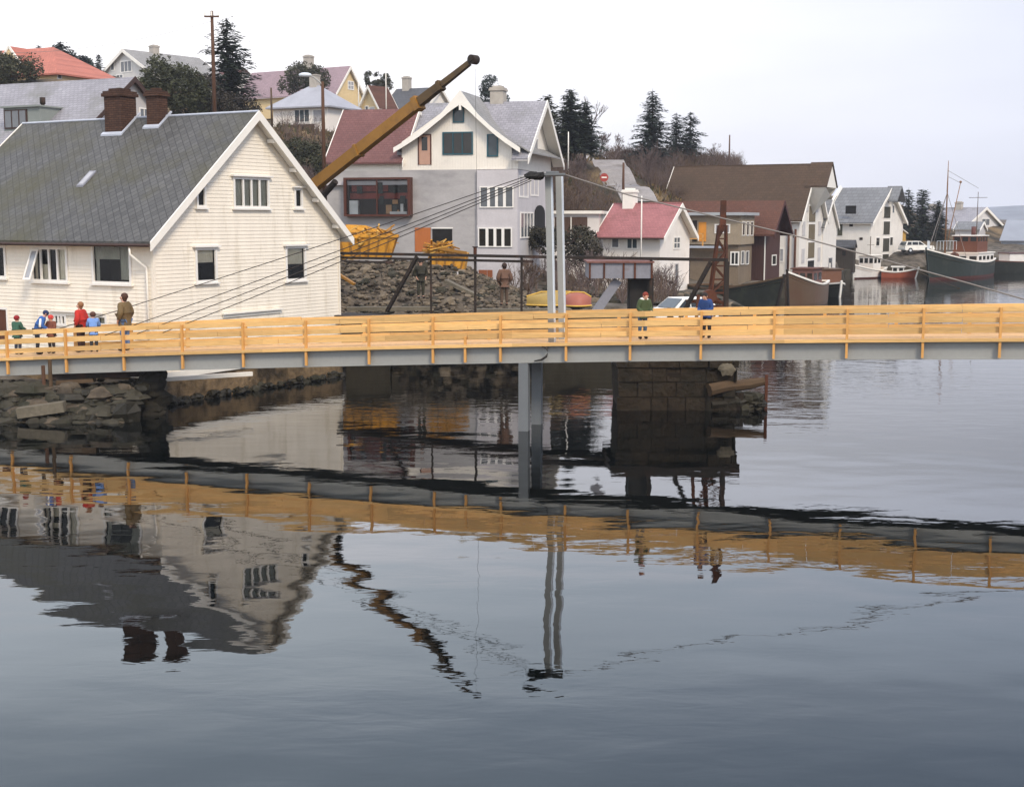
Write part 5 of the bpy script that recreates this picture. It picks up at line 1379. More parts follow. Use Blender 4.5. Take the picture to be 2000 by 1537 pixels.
def skip_load(o, w_, d_, h_):
    rnd = random.Random(int(w_*100)); mb = MB()
    for i in range(70):
        c = Vector((rnd.uniform(.1,w_*.85), rnd.uniform(-.05,d_*.6), h_*rnd.uniform(.75,1.1)+.25*rnd.random())); d = Vector((rnd.uniform(-1,1),rnd.uniform(-.5,.5),rnd.uniform(-.35,.35))).normalized()*rnd.uniform(.2,.65)
        mb.beam(c-d, c+d, rnd.uniform(.06,.16), rnd.uniform(.03,.07), rnd.randrange(3))
    mb.build('load', [skip_y, crane_y, M('pale_yellow_planks', C(222,174,84,.7), .7, .2, 3)], o)
def skip(name, label, cl, Y, pl, loc_z, w_, d_, h_, rz, flap):
    p = Vector(((pl.x), Y, loc_z)); o = thing(name, label, 'skip', p, rz, 'yellow steel skips on the rubble')
    mb = MB()
    q = [(0,0,0),(w_*.86,0,0),(w_*.86,d_,0),(0,d_,0),(-.25,-.1,h_),(w_,-.1,h_),(w_,d_+.1,h_),(-.25,d_+.1,h_)]
    mb.poly([q[i] for i in (0,1,2,3)])
    for a,b_,c_,e in ((0,1,5,4),(1,2,6,5),(2,3,7,6),(3,0,4,7)): mb.poly([q[a],q[b_],q[c_],q[e]])
    mb.build('tub', skip_y, o, norm=False)
    skip_load(o, w_, d_, h_)
    mb = MB(); q = [Vector(v) for v in q]
    for i in range(6):
        f = (i+.3)/6; a = q[0].lerp(q[1],f); b_ = q[4].lerp(q[5],f); mb.beam(a-Vector((0,.05,0)), b_-Vector((0,.05,0)), .1, .09, up=(0,1,0))
    for i in range(3):
        f = (i+.5)/3; a = q[1].lerp(q[2],f); b_ = q[5].lerp(q[6],f); mb.beam(a, b_, .1, .1, up=(1,0,0))
    mb.build('rib', crane_y, o)
    mb = MB(); mb.beam(q[4],q[5],.14,.14); mb.beam(q[5],q[6],.14,.14); mb.beam(q[6],q[7],.14,.14); mb.beam(q[7],q[4],.14,.14); mb.build('rim', skip_y, o)
    if flap:
        mb = MB(); a = q[7]+Vector((w_*.15,-.2,.1)); b_ = q[6]+Vector((-.15,-.3,.05))
        mb.hexa([a,b_,b_+Vector((0,-.06,.0)),a+Vector((0,-.06,0)),a+Vector((-.1,.25,.5)),b_+Vector((-w_*.55,.25,.5)),b_+Vector((-w_*.55,.18,.5)),a+Vector((-.1,.18,.5))]); mb.build('tilted_lid', skip_y, o)
    return o
pl = at(668,507,69.5); skip('rubble_skip', 'large ribbed yellow steel skip with tilted lid beside the house corner', None, 69.5, pl, pl.z, 2.85, 1.7, 1.2, .05, True)
# wedge-shaped yellow skip
p = at(838,527,67.5); o = thing('rubble_skip', 'smaller wedge shaped yellow steel skip in front of the orange plywood sheet', 'skip', p, -.05, 'yellow steel skips on the rubble')
w_ = (912-838)*67.5/FPX; hh = (527-483)*67.5/FPX
mb = MB(); T_ = [(.1,0,.0),(w_*.9,0,-.15),(w_,0,hh*.72),(0,0,hh*1.0)]
mb.extr(T_, (0,1.5,0)); mb.build('tub', skip_y, o); skip_load(o, w_*.6, 1.2, hh*.9)
mb = MB(); mb.beam((0,-.05,hh),(w_,-.05,hh*.74),.16,.14); mb.beam((.05,-.05,hh*.72),(w_*.95,-.05,hh*.52),.1,.1)
for f in (.2,.45,.7,.95): mb.beam((.1+w_*.8*f,-.04,-.1*f),(w_*f,-.04,hh*(1-.28*f)-.05),.09,.09,up=(0,1,0))
mb.build('rib', crane_y, o)

# ------------------------------------------------------------ stone embankment at the left
def emb(rnd):
    x = rnd.uniform(-21,-11.4); t = rnd.random(); y = 39.45+t*1.35 - (.05*(x+15)); return Vector((x, y, -.1+t*.98))
def emb2(rnd):
    x = rnd.uniform(-21,-11.4); return Vector((x, rnd.uniform(40.8,42.4), rnd.uniform(.75,.95)))
em = rocks('stone_embankment', [(emb, 900, .12, .42), (emb, 60, .4, .7), (emb2, 260, .06, .2)], [rock_d, rock_d, rub_m, seaweed_s, rock_d], 9, tilt=.12)
tag(em, 'sloping embankment of dark weathered stones below the left end of the bridge', 'embankment')
mb = MB(); mb.box(-21.5,-11.3,40.9,43.6,-1,.8); tag(mb.build('abutment', M('abutment_masonry', C(96,86,70,.65), .9, .3, .9, .2, 7, bump=.05, bscale=4)), 'low rough masonry abutment carrying the left end of the timber bridge', 'abutment')
q = at(85,801,39.5); mb = MB(); mb.beam(Vector((-.75,0,-.08)),Vector((.6,.15,.1)),.5,.3); tag(mb.build('flat_stone', slab_m, loc=q), 'big flat grey stone slab on the embankment near the waterline', 'stone')
rb = MB(); qa = at(297,780,41.0); rb.add([], [])
st_ = rocks('tide_stones', [(lambda r: (lambda t: Vector((-11.75+4.95*t+r.uniform(-.1,.25), 42.75+8.6*t-r.uniform(0,.3), r.uniform(-.15,.16))))(r.random()), 230, .10, .28)], [seaweed_s, rock_d, seaweed_s], 44)
tag(st_, 'dark seaweed covered stones along the foot of the house foundation', 'stones', kind='stuff')
for i in range(9):
    zz = -.5+i*.24; rb.ball((qa.x+.1*math.sin(i*2.1)-.05, 41.15+.1*math.cos(i*1.7), zz), .5, .45, .3, 7, 5, jit=.2, seed=i)
tag(rb.build('corner_stones', M('black_corner_stone', C(46,42,32,.75), .9, .3, 1, .2, 7, bump=.06, bscale=4)), 'stack of blackish stones at the corner of the house foundation', 'stone')
mb = MB(); a = at(108,733,41.3); b_ = at(292,727,41.2); mb.beam(Vector((0,0,0)), b_-a, .5, .22); tag(mb.build('dark_bar', darkiron, loc=a), 'dark bar under the girder at the left bank', 'beam')  # dark bar filling the gap below the girder
a = at(112,747,41.0); b_ = at(185,742,41.0); mb = MB(); mb.beam(Vector((0,0,0)), b_-a, .3, .12); tag(mb.build('loose_plank', log_m, loc=a), 'pale loose plank lying on the embankment under the bridge', 'plank')
a = at(301,742,41.6); b_ = at(492,730,43.8); mb = MB(); mb.beam(Vector((0,0,0)), b_-a, .12, .13); tag(mb.build('white_plank', white_p, loc=a), 'long white board slanting along the foundation below the girder', 'plank')
for px, py0, py1, m_, l in ((99,702,747,log_m,'pale weathered stake standing in front of the girder at the left'),(86,714,752,wood_old,'short brown stub post on the embankment below the girder')):
    a = at(px,py1,40.6); b_ = at(px-2,py0,40.6); mb = MB(); mb.tube([Vector((0,0,-.2)), b_-a], .06, 7); tag(mb.build('stake', m_, loc=a), l, 'stake')

# ------------------------------------------------------------ poles, lamps, flagpoles, sign
def pole(name, label, cat, px, pyb, pyt, Y, r, mat, cross=0, lamp=None, group=None):
    b_ = at(px,pyb,Y); t_ = at(px,pyt,Y); o = thing(name, label, cat, b_, 0, group); hh = t_.z-b_.z
    mb = MB(); mb.tube([(0,0,-1.5),(0,0,hh*.5),(0,0,hh)], [r*1.15,r,r*.8], 8); mb.build('post', mat, o, smooth=True)
    if cross:
        mb = MB(); mb.beam((-cross/2,-.1,hh-.35),(cross/2,-.1,hh-.35),.1,.1); c_ = mb.build('crossarm', mat, o)
        for x in (-cross*.45,0,cross*.45):
            mb = MB(); mb.tube([(x,-.1,hh-.3),(x,-.1,hh-.05)],.05,6); mb.build('insulator', white_p, c_)
    if lamp:
        a = at(lamp[0],lamp[1],Y)-b_; mb = MB(); mb.tube([(0,0,hh-.15),(a.x*.5,0,a.z-.02-(a.z-hh)*.3),(a.x*.85,0,a.z)], .05, 6); mb.build('lamp_arm', steel, o)
        mb = MB(); mb.ball((a.x,0,a.z), .36, .2, .13, 10, 6); mb.build('lamp_head', steel_l, o, smooth=True)
    return o
pole('power_pole', 'tall brown wooden power pole standing before the tall spruce', 'pole', 419.5, 228, 22, 84, .115, wood_old, cross=.9)
pole('street_lamp', 'dark wooden lamp post with curved grey arm left of the shop house', 'street lamp', 633, 332, 160, 73, .10, wood_old, lamp=(596,147))
pole('power_pole', 'short dark pole by the hill road above the garage roof', 'pole', 1217, 396, 318, 108, .10, wood_old)
pole('power_pole', 'thin distant pole above the dark brown warehouse roof', 'pole', 1424, 322, 264, 158, .09, wood_old)
pole('flagpole', 'white flagpole beside the yellow house with the mauve roof', 'flagpole', 701, 232, 112, 156, .07, white_p)
pole('flagpole', 'white flagpole in front of the dark slate roof', 'flagpole', 754.5, 222, 119, 153, .06, white_p)
pole('flagpole', 'white flagpole rising in front of the faded red roof', 'flagpole', 1252, 500, 383, 84, .045, white_p)
pole('fence_post', 'grey post at the left corner of the white hip roofed house', 'post', 531, 240, 172, 128, .1, log_m)
pole('flagpole', 'thin white pole before the dark conifers by the shop house', 'flagpole', 1110, 305, 258, 112, .05, white_p)
sg = at(1180,347,115); o = thing('road_sign', 'round red road sign with pale bar on the hill road', 'road sign', (sg.x, sg.y, hz(sg.x,sg.y)))
hh = sg.z-o.location.z; mb = MB(); mb.tube([(0,.05,0),(0,.05,hh+.3)],.04,6); mb.build('post', steel, o)
mb = MB(); mb.tube([(0,-.02,hh),(0,.02,hh)],.36,20); dsc = mb.build('disc', paint('sign_red',196,84,74,.6), o)
mb = MB(); mb.box(-.22,.22,-.035,-.022,hh-.055,hh+.055); mb.build('bar', white_p, dsc)
for (a, b_, sag, l) in (((0,104,90),(414,42,84),.5,'thin wire running from the tall power pole to the left'),((423,42,84),(610,112,140),.8,'thin wire running from the tall power pole to the right')):
    cable('power_line', [at(*a), at(*b_)], .012, rope_m, l, 'wire', sag=sag)
# ------------------------------------------------------------ boats
def hull_fns(L, beam, zs, zm, zb, transom, rake):
    def hb(t):
        f = 1-max(0,(t-.42)/.58)**2.3
        a = transom+(1-transom)*math.sin(min(1,t/.42)*math.pi/2)
        return beam/2*f*a
    def sheer(t):
        return zm + (zs-zm)*max(0,(.4-t)/.4)**2 + (zb-zm)*max(0,(t-.35)/.65)**2
    return hb, sheer
def boat(name, label, cat, pos, heading, L, beam, zs, zm, zb, draft, mats, boot=.25, transom=.6, rake=.6, group=None, deck_in=.25, port=None):
    """mats: hull, boot paint, rail, deck. Local +x is the bow."""
    o = thing(name, label, cat, (pos[0], pos[1], 0), heading, group)
    hb, sh = hull_fns(L, beam, zs, zm, zb, transom, rake)
    n = 18; prof = [(0,-1.0),(.45,-.85),(.78,-.45),(.92,0.0),(.96,.2),(.985,.6),(1,1)]
    def pt(t, k, sg):
        w, f = prof[k]; z = (f*draft if f < 0 else f*sh(t)) if f <= 0 else f*sh(t)
        if .15 < f < .3: z = boot
        wt = w*(1-.35*max(0,(t-.6)/.4)*(1-max(f,0)))          # finer low down at the bow
        x = -L/2 + t*L + rake*max(0,(t-.5)/.5)**2*max(f,-.6)
        return Vector((x, sg*hb(t)*wt, z))
    mb = MB()
    for sg in (1,-1):
        V = [pt(i/n,k,sg) for i in range(n+1) for k in range(7)]
        for i in range(n):
            for k in range(6):
                a = i*7+k
                mi = 1 if k <= 3 and k != 9 else (0 if not (port and sg == 1) else 2)
                mb.add([V[a],V[a+1],V[a+8],V[a+7]], [(0,1,2,3)], mi)
    tr = [pt(0,k,1) for k in range(7)]; tl = [pt(0,k,-1) for k in range(6,-1,-1)]
    mb.poly(tr+tl, 0)
    mb.build('hull', [mats[0], mats[1]] + ([port] if port else []), o, norm=False)
    mb = MB()
    for i in range(n):
        t0, t1 = i/n, (i+1)/n
        a = pt(t0,6,1); b_ = pt(t0,6,-1); c = pt(t1,6,-1); d = pt(t1,6,1)
        for q in (a,b_,c,d): q.z -= deck_in
        mb.poly([a,b_,c,d])
    mb.build('deck', mats[3], o, norm=False)
    mb = MB()
    for sg in (1,-1):
        P = [pt(i/n,6,sg)+Vector((0,0,.02)) for i in range(n+1)]
        for a, b_ in zip(P[:-1],P[1:]): mb.beam(a, b_, .14, .12)
    mb.beam(pt(0,6,1)+Vector((0,0,.02)), pt(0,6,-1)+Vector((0,0,.02)), .14, .12)
    mb.build('gunwale', mats[2], o)
    mb = MB(); st = pt(1,6,1); mb.beam(pt(1,3,1)*1.0+Vector((.02,0,-.3)), st+Vector((.06,0,.18)), .14, .16); mb.build('stem', mats[4] if len(mats) > 4 else mats[2], o)
    return o, sh
def house_on(o, x0, x1, w, z0, z1, mat, roofm, panes=None, npx=3, name='wheelhouse', over=.12, tw=None):
    mb = MB(); mb.box(x0,x1,-w/2,w/2,z0,z1); c = mb.build(name, mat, o)
    mb = MB(); mb.box(x0-over,x1+over,-w/2-over,w/2+over,z1+.003,z1+.09); mb.build('roof', roofm, c)
    if panes:
        za, zb = panes
        for sg in (-1,1):
            for i in range(npx):
                a = x0+(x1-x0)*(i+.18)/npx; b_ = x0+(x1-x0)*(i+.82)/npx
                mb = MB(); y = sg*w/2; mb.box(a,b_,min(y,y+sg*.02),max(y,y+sg*.02),za,zb); mb.build('pane', pane_d, c)
        for i in range(3):
            a = -w/2+w*(i+.15)/3; b_ = -w/2+w*(i+.85)/3
            mb = MB(); mb.box(x1+.001,x1+.02,a,b_,za,zb); mb.build('pane', pane_d, c)
            mb = MB(); mb.box(x0-.02,x0-.001,a,b_,za,zb); mb.build('pane', pane_d, c)
    return c
dark_hull = paint('black_hull_and_shade',38,42,36,.8,.6, stain=(C(70,74,60,.7),.6,1.0,.5))  # also paints the shaded port side of the bow-on boat
brownhull = paint('brown_varnished_hull',128,102,78,.5,.5, stain=(C(100,66,44,.7),.6,.6,.5))
bootred = paint('dull_red_boot_paint',112,66,58,.6)
wp = white_p
# bow-on wooden boat, its port side shade painted as a black hull: bow at px 1530
bw = at(1529,590,86)
hd = math.atan2(-.78,.62); L=6.6
ct = Vector((bw.x - math.cos(hd)*(L/2+.7), bw.y - math.sin(hd)*(L/2+.7)))
o, sh = boat('wooden_boat', 'wooden boat moored bow on with its shaded port side painted as a blackish hull', 'boat', ct, hd, L, 3.4, 1.6, 1.45, 2.35, .8, [dark_hull, dark_hull, log_m, deck_w, darkiron], transom=.75, rake=.7)
bw2 = at(1533,582,90.5); hd = math.atan2(-.89,-.45); L = 7.5  # brown hull added to carry the lit starboard side of the same boat
ct = Vector((bw2.x - math.cos(hd)*(L/2+.5)+.15, bw2.y - math.sin(hd)*(L/2+.5)))
o, sh = boat('wooden_boat', 'brown varnished wooden hull with white gunwale lying behind the black hull', 'boat', ct, hd, L, 2.4, 1.6, 1.5, 2.5, .8, [brownhull, brownhull, wp, deck_w, darkiron], transom=.75, rake=.6)
house_on(o, -2.2, .3, 1.5, 1.4, 2.55, M('maroon_wheelhouse', C(126,90,82,.75), .7, .1, 1), rust_roof, (1.8,2.3), 2)
c3 = at(1626,578,104); hd = math.atan2(-.97,.16)
o, sh = boat('cabin_boat', 'small dark hulled boat with boxy brown cabin between brown boat and white boat', 'boat', (c3.x,c3.y+3.2), hd, 6.5, 2.9, 1.0, .8, 1.15, .6, [dark_hull, dark_hull, wp, deck_w], transom=.8, rake=.3)
house_on(o, -1.6, 1.5, 1.75, .7, 2.1, M('brown_cabin', C(122,84,64,.75), .7, .12, 1), brownhull, None); mb = MB(); mb.tube([(-.5,0,2.2),(-.5,0,3.0)],.04,6); mb.tube([(.5,.3,2.2),(.5,.3,2.6)],.06,6); mb.build('stub_mast', wp, o)
c4 = at(1699,543,138); hd = math.atan2(-.8,-.6)
whh = paint('white_hull',232,228,222,.85,.5)
o, sh = boat('fishing_boat', 'small white fishing boat with white wheelhouse moored below the grey roofed warehouse', 'boat', (c4.x,c4.y+1.5), hd, 6.5, 2.4, 1.0, .8, 1.5, .6, [whh, bootred, wp, deck_w], boot=.15, transom=.8)
house_on(o, -1.9, .1, 1.6, .6, 2.3, whh, wp, (1.55,2.05), 2); mb = MB(); mb.tube([(-.9,0,2.3),(-.9,0,4.3)],.04,6); mb.beam((-1.9,0,3.4),(0,0,3.4),.04,.04); mb.build('mast', log_m, o)
c5 = at(1758,544,138); hd = math.atan2(-.3,.95)
orh = paint('orange_red_hull',206,108,72,.5,.5)
o, sh = boat('motor_boat', 'small orange red motor boat with pale windscreen beside the white fishing boat', 'boat', (c5.x,c5.y+.8), hd, 3.3, 1.7, .75, .65, 1.0, .4, [orh, orh, wp, deck_w], boot=.1, transom=.85, rake=.35, deck_in=.12)
house_on(o, -.6, .6, 1.2, .5, 1.15, whh, wp, (.75,1.08), 2, 'canopy')
# fishing ship
bs = at(1812,548,134); hd = math.atan2(-.80,-.60); L = 17
ct = Vector((bs.x - math.cos(hd)*(L/2+.4), bs.y - math.sin(hd)*(L/2+.4)))
shp = paint('dark_green_ship_hull',44,52,46,.8,.5, stain=(C(84,84,74,.7),.5,.5,.55))
o, sh = boat('fishing_ship', 'large dark green fishing ship with red waterline, brown wheelhouse and two masts', 'ship', ct, hd, L, 4.6, 1.8, 1.6, 3.1, 1.4, [shp, bootred, wp, deck_w, shp], boot=.26, transom=.55, rake=1.2, deck_in=.4)
teak = M('varnished_teak', C(128,76,50,.6), .55, .12, 1.5)
c = house_on(o, -6.6, -1.4, 3.3, 1.2, 2.5, whh, wp, (1.8,2.2), 4, 'deckhouse')
c = house_on(o, -5.4, -2.0, 2.6, 2.6, 4.3, teak, wp, (3.75,4.2), 4, 'wheelhouse')
mb = MB(); mb.tube([(-4.6,0,4.4),(-4.6,0,5.3)],.25,10); mb.build('funnel', bootred, o, smooth=True)
om = M('varnished_mast', C(160,120,86,.6), .6, .12, 2)
mb = MB(); mb.tube([(4.2,0,2.2),(4.25,0,9.5),(4.27,0,12.0)],[.09,.07,.03],8); mb.tube([(4.15,.1,3.2),(1.5,.4,9.8)],[.06,.04],6); mb.ball((1.48,.4,9.9),.14,.14,.14,8,5); mb.build('foremast', om, o, smooth=True)
mb = MB(); mb.tube([(4.25,0,8.8),(8.6,0,3.6)],.03,5); mb.tube([(4.25,0,8.8),(3.2,1.9,2.2)],.025,5); mb.tube([(4.25,0,8.8),(3.2,-1.9,2.2)],.025,5); mb.tube([(4.25,0,11),(-5.6,0,9.4)],.02,5); mb.tube([(1.48,.4,9.8),(4.25,0,10.4)],.02,5); mb.build('stay', rope_m, o)
mb = MB(); mb.tube([(-5.6,0,4.4),(-5.6,0,9.0)],[.05,.03],7); mb.beam((-5.6,-1,8.4),(-5.6,1,8.4),.05,.05); mb.build('aft_mast', log_m, o)
mb = MB()
for sg in (1,-1):
    for i in range(7): x = 5.2+i*.42; mb.tube([(x,sg*1.5*(1-(i/8)),3.0),(x,sg*1.5*(1-(i/8)),3.9)],.02,4)
mb.beam((5.2,1.5,3.9),(7.72,.38,3.9),.03,.03); mb.beam((5.2,-1.5,3.9),(7.72,-.38,3.9),.03,.03); mb.build('bow_rail', steel_l, o)
mb = MB(); mb.ball((2.4,.4,2.3),.5,.5,.4,8,5); mb.box(1,1.8,-.6,.2,1.6,2.4); mb.build('deck_gear', rusty, o)
c6 = at(1985,532,152); o, sh = boat('barge', 'long low blackish barge hull at the right edge of the harbour', 'boat', (c6.x+2,c6.y+2), math.atan2(-.2,-.98), 13, 3.5, 1.25, 1.2, 1.5, .7, [dark_hull, dark_hull, rusty, deck_w], transom=.9)
house_on(o, 1.0, 3.0, 2.2, 1.1, 2.2, whh, bootred, None, 2)
a = at(1789,528,134); b_ = at(1875,556,118); cable('mooring_rope', [a, Vector((b_.x,b_.y,.02))], .03, log_m, 'pale mooring rope running from the quay into the water', 'rope', sag=.1)
# upturned boats on the quay
for (px,py,Y,m_,l,hd,ln) in ((1085,588,61.6,'y','long yellow upturned rowing boat on the quay behind the pylon legs',.12,2.7),(1126,590,60.9,'r','red and yellow upturned rowing boat on the quay right of the pylon',-.12,1.35)):
    q = at(px,py,Y); zg = hz(q.x,q.y)+.05
    oo = thing('rowing_boat', l, 'boat', (q.x,q.y,zg), hd)
    mb = MB(); V=[]; n=12
    for i in range(n+1):
        t=i/n; w=.62*(1-abs(2*t-1)**2.6)*(1 if t>.02 else .6)+.02; hh_=.62*(1-.35*abs(2*t-1)**2)
        for k in range(9):
            a_=math.pi*k/8; V.append(((t-.5)*ln, w*math.cos(a_), hh_*math.sin(a_)**.8))
    mb.add(V,[(i*9+k,i*9+k+1,(i+1)*9+k+1,(i+1)*9+k) for i in range(n) for k in range(8)])
    mt = {'y':paint('yellow_boat_paint',196,166,92,.58),'r':paint('salmon_red_boat_paint',196,118,98,.56)}[m_]
    mb.build('hull', mt, oo, smooth=True, norm=False)
    mb = MB(); mb.tube([(-ln/2,0,.42),(-ln/4,0,.62),(0,0,.64),(ln/4,0,.62),(ln/2,0,.42)],.035,6); mb.build('keel', M('yellow_keel_paint',C(222,180,80,.8),.6) if 'yellow_keel_paint' not in MATS else MATS['yellow_keel_paint'], oo)
    mb = MB()
    for sg in (-1,1):
        P=[((i/n-.5)*ln, sg*(.62*(1-abs(2*i/n-1)**2.6)+.04), .03) for i in range(n+1)]; mb.tube(P,.04,6)
    mb.build('gunwale', MATS['yellow_keel_paint'], oo)

# ------------------------------------------------------------ cars
def car(label, loc, rz, body):
    o = thing('estate_car', label, 'car', loc, rz)
    def prof(pts, w, mi=0):
        return [(x,-w,z) for x,z in pts], [(x,w,z) for x,z in pts]
    low = [(-2.0,.32),(-2.05,.55),(-2.02,.86),(-.9,.9),(.9,.9),(1.95,.84),(2.05,.6),(2.02,.32)]
    a, b_ = prof(low,.8); mb = MB(); n=len(low); mb.add(a+b_, [tuple(range(n-1,-1,-1)),tuple(range(n,2*n))]+[(i,(i+1)%n,n+(i+1)%n,n+i) for i in range(n)])
    up0 = [(-1.95,.9),(-1.7,1.38),(.15,1.42),(.85,.9)]
    V = [(x,-.78,z) if z<1 else (x,-.64,z) for x,z in up0]+[(x,.78,z) if z<1 else (x,.64,z) for x,z in up0]
    mb.add(V,[(3,2,1,0),(4,5,6,7)]+[(i,(i+1)%4,4+(i+1)%4,4+i) for i in range(4)])
    bd_ = mb.build('body', body, o); o.scale = (.9,.9,.9)
    for sg in (-1,1):
        for (x0,x1,x2,x3) in ((-1.78,-1.15,-1.08,-1.6),(-1.05,-.22,-.22,-1.0),(-.14,.66,.12,-.14)):
            y0 = sg*.775; y1 = sg*.655; e = sg*.012
            mb = MB(); q=[(x0,y0+e,.95),(x1,y0+e,.95),(x2,y1+e,1.34),(x3,y1+e,1.34)]; mb.hexa([Vector(v) for v in q]+[Vector(v)+Vector((0,sg*.006,0)) for v in q]); mb.build('side_window', pane_d, o)
    for q,nm in (([(.86,-.66,.93),(.86,.66,.93),(.22,.56,1.38),(.22,-.56,1.38)],'windscreen'),([(-1.95,-.66,.95),(-1.95,.66,.95),(-1.74,.58,1.33),(-1.74,-.58,1.33)],'rear_window')):
        s_=.03 if nm=='windscreen' else -.03
        mb = MB(); mb.hexa([Vector(v) for v in q]+[Vector(v)+Vector((s_,0,.01)) for v in q]); mb.build(nm, pane_b, o)
    for x in (-1.3,1.25):
        for sg in (-1,1):
            mb = MB(); mb.tube([(x,sg*.62,.3),(x,sg*.83,.3)],.3,14); wl_ = mb.build('wheel', black, o)
            mb = MB(); mb.tube([(x,sg*.831,.3),(x,sg*.85,.3)],.16,10); mb.build('rim', steel_l, wl_)
    mb = MB(); mb.box(-2.12,-2.04,-.78,.78,.38,.5); mb.build('bumper', steel_l, o)
    mb = MB(); mb.box(2.04,2.13,-.78,.78,.38,.5); mb.build('bumper', steel_l, o)
    for sg in (-1,1):
        mb = MB(); mb.tube([(2.0,sg*.55,.68),(2.06,sg*.55,.68)],.1,10); mb.build('headlight', pane_l, o)
    return o
cw_ = paint('white_car_paint',248,246,238,.86,.35)
q = at(1325,600,62.5); car_o = car('white estate car parked behind the old swing bridge strut', (q.x, q.y, at(1325,581,62.5).z-1.28), math.radians(214), cw_)
q = at(1790,476,150); c2 = copy_tree(car_o); c2.location = (q.x,q.y,hz(q.x,q.y)+.02); c2.rotation_euler = (0,0,math.radians(15)); c2['label'] = 'small distant white car parked below the dark conifers near the ship'

# ------------------------------------------------------------ people
dg = bpy.context.evaluated_depsgraph_get
def skin_mesh(name, joints, edges, root, mats=None, parent=None, sub=1):
    me = bpy.data.meshes.new(name+'_rig'); keys = list(joints)
    me.from_pydata([joints[k][0] for k in keys], [(keys.index(a),keys.index(b_)) for a,b_ in edges], [])
    ob_ = bpy.data.objects.new(name+'_rig', me); COL.objects.link(ob_)
    m1 = ob_.modifiers.new('skin','SKIN'); m1.use_smooth_shade = True
    if not me.skin_vertices: 
        bm = bmesh.new(); bm.from_mesh(me); bm.verts.layers.skin.verify(); bm.to_mesh(me); bm.free()
    for i,k in enumerate(keys):
        sv = me.skin_vertices[0].data[i]; r = joints[k][1]; sv.radius = (r,r) if not isinstance(r,tuple) else r; sv.use_root = (k == root)
    if sub: ob_.modifiers.new('sub','SUBSURF').levels = sub; ob_.modifiers['sub'].render_levels = sub
    bpy.context.view_layer.update()
    ev = ob_.evaluated_get(dg()); new = bpy.data.meshes.new_from_object(ev); new.name = name
    bpy.data.objects.remove(ob_); bpy.data.meshes.remove(me)
    return new
clothmat = {}
def cl(name, r, g, b, k=.8):
    if name not in clothmat: clothmat[name] = M(name, C(r,g,b,k), .85, .12, 5, .06, 30, bump=.01, bscale=12)
    return clothmat[name]
